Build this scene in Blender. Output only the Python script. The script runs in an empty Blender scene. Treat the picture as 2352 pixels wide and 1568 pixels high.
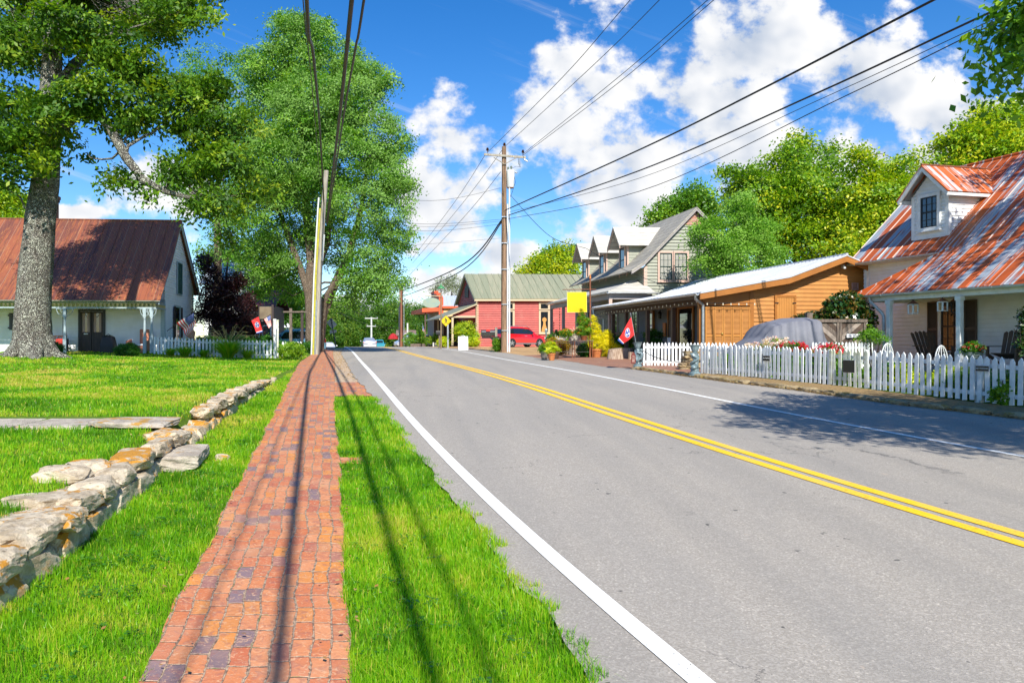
import bpy, math, random
import numpy as np
from mathutils import Vector, Matrix
C = bpy.context.scene.collection
SC = bpy.context.scene
R = math.radians
# ---- camera ----------------------------------------------------------------
EYE = 1.74
U0, V0, F = 940.0, 784.0, 1700.0      # optical axis and focal length on a 2352 px wide picture
cd = bpy.data.cameras.new('camera'); cam = bpy.data.objects.new('camera', cd); C.objects.link(cam)
cam.location = (0, 0, EYE); cam.rotation_euler = (R(90), 0, 0)
cd.sensor_width = 36; cd.lens = F/2352*36; cd.shift_x = (1176-U0)/2352
cd.clip_start = 0.05; cd.clip_end = 6000
SC.camera = cam
# ---- sun and sky -----------------------------------------------------------
SEL, SAZ = R(42), R(7.5)              # elevation; shadows run 7.5 degrees left of the view axis
SUN = Vector((math.sin(SAZ)*math.cos(SEL), -math.cos(SAZ)*math.cos(SEL), math.sin(SEL)))
ld = bpy.data.lights.new('sun', 'SUN'); ld.energy = 5.0; ld.angle = R(0.45); ld.color = (1, .95, .86)
sun = bpy.data.objects.new('sun', ld); C.objects.link(sun); sun.location = (20, -40, 50)
sun.rotation_euler = SUN.to_track_quat('Z', 'Y').to_euler()
SC.view_settings.view_transform = 'Standard'; SC.view_settings.look = 'None'
SC.view_settings.exposure = 0.60; SC.view_settings.gamma = 1
SC.cycles.max_bounces = 7; SC.cycles.transparent_max_bounces = 8
W = bpy.data.worlds.new('World'); SC.world = W; W.use_nodes = True

class NT:
    """small node-tree writer"""
    def __init__(s, tree):
        s.t = tree; s.n = tree.nodes; s.l = tree.links; s.n.clear()
    def a(s, typ, ins=None, **kw):
        n = s.n.new(typ)
        for k, v in kw.items(): setattr(n, k, v)
        for k, v in (ins or {}).items(): s.put(n.inputs[k], v)
        return n
    def put(s, sock, v):
        if isinstance(v, bpy.types.NodeSocket): s.l.new(v, sock)
        elif isinstance(v, bpy.types.Node): s.l.new(v.outputs[0], sock)
        else:
            if hasattr(sock.default_value, '__len__') and hasattr(v, '__len__') and len(v) == 3 and len(sock.default_value) == 4: v = (*v, 1)
            sock.default_value = v
    def m(s, op, a, b=0.0, c=0.0, clamp=False):
        n = s.n.new('ShaderNodeMath'); n.operation = op; n.use_clamp = clamp
        s.put(n.inputs[0], a); s.put(n.inputs[1], b); s.put(n.inputs[2], c); return n.outputs[0]
    def vm(s, op, a, b=(0, 0, 0)):
        n = s.n.new('ShaderNodeVectorMath'); n.operation = op
        s.put(n.inputs[0], a); s.put(n.inputs[1], b)
        return n.outputs['Value'] if op in ('DOT_PRODUCT', 'LENGTH', 'DISTANCE') else n.outputs[0]
    def mix(s, f, a, b, blend='MIX'):
        n = s.n.new('ShaderNodeMix'); n.data_type = 'RGBA'; n.blend_type = blend
        s.put(n.inputs[0], f); s.put(n.inputs[6], a); s.put(n.inputs[7], b); return n.outputs[2]
    def noise(s, vec, scale, detail=4, rough=.55, dist=0.0, out='Fac'):
        n = s.n.new('ShaderNodeTexNoise'); s.put(n.inputs['Vector'], vec)
        for k, v in (('Scale', scale), ('Detail', detail), ('Roughness', rough), ('Distortion', dist)): n.inputs[k].default_value = v
        return n.outputs[out]
    def ramp(s, f, lo, hi, a=0.0, b=1.0, smooth=True):
        n = s.n.new('ShaderNodeMapRange'); n.interpolation_type = 'SMOOTHSTEP' if smooth else 'LINEAR'
        for i, v in enumerate((f, lo, hi, a, b)): s.put(n.inputs[i], v)
        return n.outputs[0]
    def xyz(s, v):
        n = s.n.new('ShaderNodeSeparateXYZ'); s.put(n.inputs[0], v); return n.outputs
    def comb(s, x, y, z):
        n = s.n.new('ShaderNodeCombineXYZ')
        for i, v in enumerate((x, y, z)): s.put(n.inputs[i], v)
        return n.outputs[0]

def build_sky():
    n = NT(W.node_tree)
    sky = n.a('ShaderNodeTexSky', sky_type='NISHITA', sun_disc=False, sun_elevation=SEL, sun_rotation=math.pi-SAZ,
              air_density=1.0, dust_density=0.25, ozone_density=3.0, altitude=200)
    hs = n.a('ShaderNodeHueSaturation', {'Hue': .508, 'Saturation': 1.38, 'Value': .90, 'Color': sky.outputs[0]})
    d = n.vm('NORMALIZE', n.a('ShaderNodeTexCoord').outputs['Generated'])
    x, y, z = n.xyz(d)
    iy = n.m('DIVIDE', 1.0, n.m('MAXIMUM', y, .05))
    gx = n.m('MULTIPLY', x, iy); gz = n.m('MULTIPLY', z, iy)       # direction tangents
    # cloud cover: soft blobs in direction space, broken up by noise
    blobs = [ # centre tangent x, z, radius x, z, strength
        (.40,.37,.17,.20,1.1),(.28,.30,.16,.10,1.0),(.40,.25,.26,.07,1.0),(.20,.22,.12,.06,.7),
        (.52,.42,.10,.08,1.0),(.05,.20,.10,.08,1.0),(.42,.30,.12,.08,.9),(.62,.36,.12,.10,1.1),(.58,.30,.13,.09,1.0),(.60,.24,.24,.10,1.1),
        (.75,.30,.12,.11,1.0),(.34,.45,.09,.06,.9),(.14,.12,.07,.035,.95),(.08,.075,.13,.03,1.1),(.02,.13,.05,.02,.8),(.17,.165,.05,.03,.9),
        (-.03,.045,.10,.02,1.2),(.05,.27,.07,.07,1.1),(.10,.21,.09,.06,1.1),(.33,.17,.12,.05,.9),(-.30,.19,.10,.05,.35),(-.45,.174,.05,.010,.6),(-.05,.27,.05,.06,.8),
        (.25,.14,.12,.03,.8),(.47,.30,.12,.12,.9),(.35,.42,.05,.06,.9)]
    tot = None
    for bx, bz, rx, rz, st in blobs:
        ax = n.m('DIVIDE', n.m('SUBTRACT', gx, bx), rx); az = n.m('DIVIDE', n.m('SUBTRACT', gz, bz), rz)
        r2 = n.m('ADD', n.m('MULTIPLY', ax, ax), n.m('MULTIPLY', az, az))
        b = n.m('MULTIPLY', n.m('SUBTRACT', 1.0, r2), st)
        tot = b if tot is None else n.m('SMOOTH_MAX', tot, b, .3)
    v = n.comb(gx, n.m('MULTIPLY', gz, 1.15), 0.0)
    big = n.noise(v, 7.0, 8, .59, .0)
    dens = n.m('ADD', n.m('MULTIPLY', n.m('MAXIMUM', tot, -1.2), .55), n.m('MULTIPLY', n.m('SUBTRACT', big, .53), 4.0))
    al = n.ramp(dens, -.06, .36)
    # thin high streaks
    st = n.noise(n.comb(n.m('ADD', n.m('MULTIPLY', gx, 2.2), n.m('MULTIPLY', gz, 3.0)), n.m('ADD', n.m('MULTIPLY', gz, 16), n.m('MULTIPLY', gx, 6.0)), 3.1), 1.6, 6, .62, .6)
    wisp = n.m('MULTIPLY', n.ramp(st, .55, .80), .42)
    al = n.m('MAXIMUM', al, wisp)
    up = n.m('SUBTRACT', dens, n.m('ADD', n.m('MULTIPLY', n.m('SUBTRACT', n.noise(n.vm('ADD', v, (.012, -.03, 0)), 7.5, 3, .60, .0), .5), 3.2), n.m('MULTIPLY', n.m('MAXIMUM', tot, -1.2), .55)))
    light = n.ramp(n.m('ADD', n.m('MULTIPLY', up, .55), n.m('MULTIPLY', n.ramp(dens, .2, 1.5), -.42)), -.62, .22)
    ccol = n.mix(light, (.40, .49, .64), (1.0, .99, .98))
    back = n.ramp(y, -.1, .05)                                     # behind the camera: plain sky
    al = n.m('MULTIPLY', al, back)
    b1 = n.a('ShaderNodeBackground', {'Color': hs.outputs[0], 'Strength': .132})
    b2 = n.a('ShaderNodeBackground', {'Color': ccol, 'Strength': .72})
    mx = n.a('ShaderNodeMixShader', {0: al, 1: b1.outputs[0], 2: b2.outputs[0]})
    n.a('ShaderNodeOutputWorld', {0: mx.outputs[0]})
build_sky(); W.cycles.sampling_method = 'NONE'

# ---- terrain ---------------------------------------------------------------
_py = np.array([-60,-20,0,4,7.7,11.5,16,22,32.4,48,60,68,80,98,150,260,420,4000], float)
_ph = np.array([-2.2,-.95,0,.198,.382,.56,.735,.86,.945,1.085,1.18,1.215,1.05,.72,-.7,-3.5,-5,-5], float)
def hr(y):
    """height of the road along the view axis (monotone cubic)"""
    y = np.asarray(y, float); h = np.diff(_py); d = np.diff(_ph)/h
    m = np.zeros_like(_py); m[1:-1] = np.where(d[:-1]*d[1:] > 0, 2*d[:-1]*d[1:]/(d[:-1]+d[1:]+1e-12), 0); m[0] = d[0]
    i = np.clip(np.searchsorted(_py, y)-1, 0, len(h)-1); t = np.clip((y-_py[i])/h[i], 0, 1)
    return (2*t**3-3*t**2+1)*_ph[i]+(t**3-2*t**2+t)*h[i]*m[i]+(-2*t**3+3*t**2)*_ph[i+1]+(t**3-t**2)*h[i]*m[i+1]
def sst(a, b, x):
    t = np.clip((np.asarray(x, float)-a)/(b-a), 0, 1); return t*t*(3-2*t)
def groad(u, v):                      # picture point -> point on the road surface
    ys = np.concatenate([np.linspace(1.5, 30, 2000), np.linspace(30, 70, 2000)])
    f = hr(ys)-(EYE+(V0-v)/F*ys)
    i = np.argmax(f > 0) if (f > 0).any() else len(ys)-1
    return np.array([(u-U0)/F*ys[i], ys[i]])
def curve(pts, ext=None):             # smooth x(y) through picture points
    w = np.array(sorted([tuple(groad(*p)) for p in pts], key=lambda p: p[1]))
    return w
def xat(w, y):
    y = np.asarray(y, float)
    s0 = (w[1, 0]-w[0, 0])/(w[1, 1]-w[0, 1]); s1 = (w[-1, 0]-w[-2, 0])/(w[-1, 1]-w[-2, 1])
    return np.where(y < w[0, 1], w[0, 0]+s0*(y-w[0, 1]), np.where(y > w[-1, 1], w[-1, 0]+s1*(y-w[-1, 1]), np.interp(y, w[:, 1], w[:, 0])))
A1 = lambda x, y: (735+x*.41, 784+y*.41)
A3 = lambda x, y: (1163.7+x*.884, 784+y*.884)
def smooth(w):                        # resample and relax so the traced line runs like a painted one
    ys = np.concatenate([np.arange(1.5, 20, .5), np.arange(20, 70, 1.0)]); p = np.polyfit(np.sqrt(w[:, 1]), w[:, 0], 4)
    ys = ys[(ys >= w[0, 1]-.2) & (ys <= w[-1, 1]+.2)]
    return np.stack([np.polyval(p, np.sqrt(ys)), ys], 1)
WL = smooth(curve([A1(*p) for p in ((147,35),(215,100),(262,150),(300,200),(385,300),(472,400),(560,500),(645,600),(738,700),(840,800),(955,890))]+[(1590,1568)]))
WY = smooth(curve([A1(*p) for p in ((355,32),(480,65),(700,118),(950,190))]+[A3(*p) for p in ((0,108),(300,198),(500,262),(700,325),(900,392),(1100,455),(1344,532))]))
WR = smooth(curve([A1(*p) for p in ((560,29),(700,44),(1000,98))]+[A3(*p) for p in ((0,49),(250,96),(500,145),(750,195),(1000,243),(1344,307))]))
EL = curve([(1342,1568),(1312,1514),(1246,1412),(1184,1346),(1118,1251),(1046,1160),(976,1071),(938,1030),(896,964),(862,923),(832,887),(812,868),(801,846),(783,813),(790,799)])
ER = curve([(1168,812),(1241,824),(1287,828),(1378,843),(1440,848),(1588,868),(1669,880),(1763,891),(1898,909),(2067,934),(2229,952),(2352,967),(1080,803),(1000,798)])
SL = curve([(320,1568),(412,1383),(500,1209),(575,1059),(640,930),(690,832),(715,815),(748,799)])
SR = curve([(805,1568),(797,1380),(785,1150),(779,1035),(770,950),(768,890),(770,840),(764,812),(768,799)])
WALL = curve([(0,1400),(110,1318),(215,1232),(330,1130),(430,1040),(505,972),(560,930),(612,893)])
def wallh(y): return .29*(1-.55*sst(11, 16.5, y))*(1-sst(16.3, 19.5, y))
def H(x, y):
    x = np.asarray(x, float); y = np.asarray(y, float)
    z = hr(y)
    near = 1-sst(60, 85, y)
    d = xat(WALL, np.clip(y, -40, 22))-x
    z = z+wallh(y)*sst(.12, .42, d)*sst(-14, -8, y)
    z = z+near*.42*np.exp(-((x+15)**2/60+(y-24.5)**2/38))*sst(0, 3, d)
    z = z+near*.26*sst(4, 9, d)*sst(30, 37, y)
    z = z+near*sst(.2, 1.2, x-xat(ER, y))*.05
    return z
def gz(x, y): return float(H(x, y))
def pt(u, v, Y): return Vector(((u-U0)/F*Y, Y, EYE+(V0-v)/F*Y))
def px(u, Y): return (u-U0)/F*Y
def pz(v, Y): return EYE+(V0-v)/F*Y
def gp(u, v, n=6000, ymax=75.):       # picture point -> ground point
    ys = np.linspace(1.5, ymax, n); xs = (u-U0)/F*ys
    f = H(xs, ys)-(EYE+(V0-v)/F*ys); i = np.argmax(f > 0) if (f > 0).any() else n-1
    return Vector((xs[i], ys[i], gz(xs[i], ys[i])))

# ---- objects ---------------------------------------------------------------
def tag(o, label=None, cat=None, group=None, kind=None):
    if label: o['label'] = label
    if cat: o['category'] = cat
    if group: o['group'] = group
    if kind: o['kind'] = kind
    return o
def thing(name, label, cat, loc=(0, 0, 0), rz=0, group=None):
    o = bpy.data.objects.new(name, None); C.objects.link(o); o.location = loc; o.rotation_euler = (0, 0, rz)
    o.empty_display_size = .2
    return tag(o, label, cat, group)
def np_obj(name, v, f, mats, parent=None, midx=None, smooth=False, cols=None, nper=4):
    """v: Nx3, f: MxK int array (constant K) -> one mesh object"""
    me = bpy.data.meshes.new(name); v = np.asarray(v, np.float32); f = np.asarray(f, np.int32)
    me.vertices.add(len(v)); me.vertices.foreach_set('co', v.ravel())
    k = f.shape[1]; me.loops.add(f.size); me.loops.foreach_set('vertex_index', f.ravel())
    me.polygons.add(len(f)); me.polygons.foreach_set('loop_start', np.arange(0, f.size, k, dtype=np.int32)); me.polygons.foreach_set('loop_total', np.full(len(f), k, np.int32))
    for m_ in (mats if isinstance(mats, (list, tuple)) else [mats]): me.materials.append(m_)
    if midx is not None: me.polygons.foreach_set('material_index', np.asarray(midx, np.int32))
    me.polygons.foreach_set('use_smooth', np.full(len(f), smooth))
    if cols is not None:
        at = me.attributes.new('tint', 'FLOAT', 'POINT'); at.data.foreach_set('value', np.asarray(cols, np.float32))
    me.update(); me.validate()
    o = bpy.data.objects.new(name, me); C.objects.link(o)
    if parent: o.parent = parent
    return o
def copy_tree(o, parent=None):
    c = o.copy(); C.objects.link(c)
    if parent: c.parent = parent
    for ch in list(o.children): copy_tree(ch, c)
    return c
class MB:
    def __init__(s): s.v = []; s.f = []; s.m = []; s.cur = 0
    def add(s, vs, fs, M=None):
        b = len(s.v)
        s.v += [tuple(M @ Vector(p)) if M is not None else tuple(p) for p in vs]
        s.f += [[b+i for i in q] for q in fs]; s.m += [s.cur]*len(fs); return s
    def box(s, x0, x1, y0, y1, z0, z1, M=None):
        if x0 > x1: x0, x1 = x1, x0
        if y0 > y1: y0, y1 = y1, y0
        if z0 > z1: z0, z1 = z1, z0
        return s.add([(x0,y0,z0),(x1,y0,z0),(x1,y1,z0),(x0,y1,z0),(x0,y0,z1),(x1,y0,z1),(x1,y1,z1),(x0,y1,z1)],
              [(0,3,2,1),(4,5,6,7),(0,1,5,4),(1,2,6,5),(2,3,7,6),(3,0,4,7)], M)
    def poly(s, pts, M=None): return s.add(pts, [tuple(range(len(pts)))], M)
    def prism(s, pts, off, M=None):          # closed solid: polygon pts (3D) extruded by off
        n = len(pts); off = Vector(off); a = [Vector(p) for p in pts]; b = [p+off for p in a]
        return s.add(a+b, [tuple(range(n))[::-1], tuple(range(n, 2*n))]+[(i, (i+1) % n, n+(i+1) % n, n+i) for i in range(n)], M)
    def slab(s, pts, t, M=None):             # planar polygon given thickness along -normal
        a = [Vector(p) for p in pts]; nr = (a[1]-a[0]).cross(a[2]-a[0]).normalized()
        return s.prism(a, -nr*t, M)
    def tube(s, pts, r, n=8, M=None, cap=True, jit=0.0):
        P = [Vector(p) for p in pts]; rs = r if isinstance(r, (list, tuple)) else [r]*len(P)
        vs = []; fs = []; up = None
        for i, p in enumerate(P):
            t = (P[min(i+1, len(P)-1)]-P[max(i-1, 0)]).normalized()
            if up is None: up = Vector((0, 0, 1)) if abs(t.z) < .9 else Vector((1, 0, 0))
            a = t.cross(up).normalized(); b = a.cross(t).normalized(); up = b
            for k in range(n):
                w = 2*math.pi*k/n; rr = rs[i]*(1+jit*math.sin(k*2.3+i*1.7))
                vs.append(p+a*math.cos(w)*rr+b*math.sin(w)*rr)
        for i in range(len(P)-1):
            for k in range(n): fs.append((i*n+k, i*n+(k+1) % n, (i+1)*n+(k+1) % n, (i+1)*n+k))
        if cap: fs += [tuple(range(n))[::-1], tuple((len(P)-1)*n+k for k in range(n))]
        return s.add(vs, fs, M)
    def lathe(s, prof, n=20, M=None):        # prof: (radius, z)
        vs = []; fs = []
        for r_, z in prof:
            for k in range(n): vs.append((r_*math.cos(2*math.pi*k/n), r_*math.sin(2*math.pi*k/n), z))
        for i in range(len(prof)-1):
            for k in range(n): fs.append((i*n+k, i*n+(k+1) % n, (i+1)*n+(k+1) % n, (i+1)*n+k))
        fs += [tuple(range(n))[::-1], tuple((len(prof)-1)*n+k for k in range(n))]
        return s.add(vs, fs, M)
    def ball(s, c, r, n=12, sq=(1, 1, 1), M=None):
        pr = [(max(1e-3, math.sin(math.pi*i/(n//2))), -math.cos(math.pi*i/(n//2))) for i in range(n//2+1)]
        m = Matrix.Translation(Vector(c)) @ Matrix.Diagonal((r*sq[0], r*sq[1], r*sq[2], 1))
        return s.lathe(pr, n, (M @ m) if M is not None else m)
    def loft(s, rings, M=None, cap=True):    # rings of equal point count
        n = len(rings[0]); vs = [p for r_ in rings for p in r_]; fs = []
        for i in range(len(rings)-1):
            for k in range(n): fs.append((i*n+k, i*n+(k+1) % n, (i+1)*n+(k+1) % n, (i+1)*n+k))
        if cap: fs += [tuple(range(n))[::-1], tuple((len(rings)-1)*n+k for k in range(n))]
        return s.add(vs, fs, M)
    def build(s, name, mats, parent=None, smooth=False, bevel=0, label=None):
        me = bpy.data.meshes.new(name); me.from_pydata(s.v, [], s.f)
        for m_ in (mats if isinstance(mats, (list, tuple)) else [mats]): me.materials.append(m_)
        if max(s.m, default=0): me.polygons.foreach_set('material_index', s.m)
        if smooth: me.polygons.foreach_set('use_smooth', [True]*len(me.polygons))
        me.update()
        o = bpy.data.objects.new(name, me); C.objects.link(o)
        if parent: o.parent = parent
        if smooth:
            try: me.set_sharp_from_angle(angle=R(38))
            except Exception: pass
        if bevel:
            b = o.modifiers.new('bevel', 'BEVEL'); b.width = bevel; b.segments = 2; b.limit_method = 'ANGLE'; b.angle_limit = R(40)
        if label: o['label'] = label
        return o
def clip(poly, a, b, c):                     # keep a*x+b*y<=c
    out = []
    for i, p in enumerate(poly):
        q = poly[(i+1) % len(poly)]; dp = a*p[0]+b*p[1]-c; dq = a*q[0]+b*q[1]-c
        if dp <= 0: out.append(p)
        if dp*dq < 0: t = dp/(dp-dq); out.append((p[0]+t*(q[0]-p[0]), p[1]+t*(q[1]-p[1])))
    return out
def lap(mb, polys, M, course=.12, lip=.016):
    """lapped boards on a wall: polys = convex (x,z) outlines in the plane y=0 of M, outside is -y"""
    for poly in polys:
        z0 = math.floor(min(p[1] for p in poly)/course)*course; z1 = max(p[1] for p in poly)
        z = z0
        while z < z1-1e-4:
            q = clip(clip(poly, 0, -1, -z), 0, 1, z+course)
            if len(q) > 2:
                gr = min(.016, course*.12); back = clip(q, 0, 1, z+gr)
                if lip > .02 and len(back) > 2: mb.poly([(p[0], -.001, p[1]) for p in back], M)
                gr = gr if lip > .02 else 0; q = clip(q, 0, -1, -z-gr)
                if len(q) < 3: z += course; continue
                mb.poly([(p[0], -(lip*(1-(p[1]-z)/course)+.004), p[1]) for p in q], M)
                lo = [p for p in q if abs(p[1]-z-gr) < 1e-5]
                if len(lo) >= 2:
                    xa, xb = min(p[0] for p in lo), max(p[0] for p in lo)
                    if xb-xa > 1e-3: mb.poly([(xa, -.001, z+gr), (xb, -.001, z+gr), (xb, -lip*(1-gr/course)-.004, z+gr), (xa, -lip*(1-gr/course)-.004, z+gr)], M)
            z += course
    return mb
T = Matrix.Translation
def RZ(a): return Matrix.Rotation(a, 4, 'Z')
def RX(a): return Matrix.Rotation(a, 4, 'X')
def RY(a): return Matrix.Rotation(a, 4, 'Y')
# ---- materials -------------------------------------------------------------
def mat(name, col, col2=None, rough=.7, metal=0.0, ns=6.0, amt=1.0, bump=0.0, bs=40.0, spec=.5, stretch=(1, 1, 1), lo=.35, hi=.65, coat=0.0, dirt=None, ds=1.5, dlo=.55, dhi=.75):
    m = bpy.data.materials.new(name); m.use_nodes = True; n = NT(m.node_tree)
    co = n.a('ShaderNodeTexCoord').outputs['Object']
    v = n.vm('MULTIPLY', co, stretch)
    c = n.mix(0.0, col, col)
    if col2: c = n.mix(n.m('MULTIPLY', n.ramp(n.noise(v, ns, 5, .6), lo, hi), amt), col, col2)
    if dirt: c = n.mix(n.ramp(n.noise(co, ds, 6, .65), dlo, dhi), c, dirt)
    p = n.a('ShaderNodeBsdfPrincipled', {'Base Color': c, 'Roughness': rough, 'Metallic': metal})
    p.inputs['Specular IOR Level'].default_value = spec; p.inputs['Coat Weight'].default_value = coat; p.inputs['Coat Roughness'].default_value = .05
    if bump:
        b = n.a('ShaderNodeBump', {'Strength': bump, 'Distance': .02, 'Height': n.noise(v, bs, 4, .6)}); n.put(p.inputs['Normal'], b.outputs[0])
    n.a('ShaderNodeOutputMaterial', {0: p.outputs[0]}); return m
def leafmat(name, cols, back=None, trans=.35, rough=.45, spec=.4):
    """leaf: tint attribute picks between colours, light passes through"""
    m = bpy.data.materials.new(name); m.use_nodes = True; n = NT(m.node_tree)
    t = n.a('ShaderNodeAttribute', attribute_name='tint').outputs['Fac']
    r_ = n.a('ShaderNodeValToRGB', {0: t}); e = r_.color_ramp.elements
    for i, c in enumerate(cols):
        el = e[i] if i < 2 else e.new(0); el.position = i/(len(cols)-1) if len(cols) > 1 else 0; el.color = (*c, 1)
    for i in range(len(cols)): pass
    c = r_.outputs[0]
    cb = n.mix(n.a('ShaderNodeNewGeometry').outputs['Backfacing'], c, back) if back else c
    p = n.a('ShaderNodeBsdfPrincipled', {'Base Color': cb, 'Roughness': rough}); p.inputs['Specular IOR Level'].default_value = spec
    tr = n.a('ShaderNodeBsdfTranslucent', {'Color': n.mix(.55, c, (.55, .75, .05), 'MULTIPLY') if False else n.mix(1.0, c, (1.9, 2.0, .8), 'MULTIPLY')})
    n.a('ShaderNodeOutputMaterial', {0: n.a('ShaderNodeMixShader', {0: trans, 1: p.outputs[0], 2: tr.outputs[0]}).outputs[0]})
    return m
def fix_ramp(m, cols):
    for nd in m.node_tree.nodes:
        if nd.type == 'VALTORGB':
            e = nd.color_ramp.elements
            while len(e) > 1: e.remove(e[-1])
            e[0].position = 0; e[0].color = (*cols[0], 1)
            for i in range(1, len(cols)): el = e.new(i/(len(cols)-1)); el.color = (*cols[i], 1)
    return m
def LM(name, cols, **k): return fix_ramp(leafmat(name, cols, **k), cols)

def m_asphalt():
    m = bpy.data.materials.new('asphalt'); m.use_nodes = True; n = NT(m.node_tree)
    co = n.a('ShaderNodeTexCoord').outputs['Object']
    fine = n.noise(co, 110, 3, .7); v = n.a('ShaderNodeTexVoronoi', {'Vector': co, 'Scale': 95.0})
    agg = n.xyz(v.outputs['Color'])[0]
    big = n.noise(n.vm('MULTIPLY', co, (1.2, .25, 1)), 1.1, 4, .6)
    c = n.mix(n.ramp(agg, .15, .95), (.292, .262, .222), (.385, .350, .302))
    c = n.mix(n.ramp(agg, .95, .99), c, (.50, .45, .38)); c = n.mix(n.ramp(fine, .58, .74), c, (.12, .118, .115))
    c = n.mix(n.m('MULTIPLY', n.ramp(big, .35, .7), .35), c, (.235, .225, .21))
    lane = n.noise(n.vm('MULTIPLY', co, (1.1, .05, 0)), 1.4, 3, .5); c = n.mix(n.m('MULTIPLY', n.ramp(lane, .42, .66), .28), c, (.19, .183, .172))
    cr = n.a('ShaderNodeTexVoronoi', {'Vector': n.vm('ADD', co, n.vm('MULTIPLY', n.noise(co, 2.5, 5, .7, 0, 'Color'), (.9, .9, 0))), 'Scale': .42}, feature='DISTANCE_TO_EDGE').outputs['Distance']
    c = n.mix(n.m('MULTIPLY', n.m('MULTIPLY', n.m('LESS_THAN', cr, .0030), n.ramp(n.noise(co, .35, 3, .5), .5, .6)), .6), c, (.07, .068, .065))
    sp = n.noise(co, 7.5, 2, .5); c = n.mix(n.m('MULTIPLY', n.ramp(sp, .735, .76), .75), c, (.035, .035, .035))
    sp2 = n.noise(n.vm('ADD', co, (9, 3, 0)), 9, 2, .5); c = n.mix(n.m('MULTIPLY', n.ramp(sp2, .74, .77), .6), c, (.42, .34, .27))
    p = n.a('ShaderNodeBsdfPrincipled', {'Base Color': c, 'Roughness': .82}); p.inputs['Specular IOR Level'].default_value = .35
    h = n.m('ADD', n.m('MULTIPLY', agg, .5), fine)
    n.put(p.inputs['Normal'], n.a('ShaderNodeBump', {'Strength': .5, 'Distance': .006, 'Height': h}).outputs[0])
    n.a('ShaderNodeOutputMaterial', {0: p.outputs[0]}); return m
def m_paint(name, col):
    m = bpy.data.materials.new(name); m.use_nodes = True; n = NT(m.node_tree)
    co = n.a('ShaderNodeTexCoord').outputs['Object']; f = n.noise(co, 70, 4, .7); g = n.noise(co, 3, 4, .6)
    c = n.mix(n.ramp(f, .6, .78), col, tuple(x*.55 for x in col)); c = n.mix(n.m('MULTIPLY', n.ramp(g, .4, .7), .2), c, (.4, .38, .33))
    p = n.a('ShaderNodeBsdfPrincipled', {'Base Color': c, 'Roughness': .6})
    n.put(p.inputs['Normal'], n.a('ShaderNodeBump', {'Strength': .35, 'Distance': .004, 'Height': f}).outputs[0])
    wear = n.m('GREATER_THAN', n.m('ADD', n.noise(co, 38, 4, .7), n.m('MULTIPLY', n.noise(co, 1.2, 2, .5), .30)), .825)
    tr = n.a('ShaderNodeBsdfTransparent')
    n.a('ShaderNodeOutputMaterial', {0: n.a('ShaderNodeMixShader', {0: wear, 1: p.outputs[0], 2: tr.outputs[0]}).outputs[0]}); return m
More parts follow.
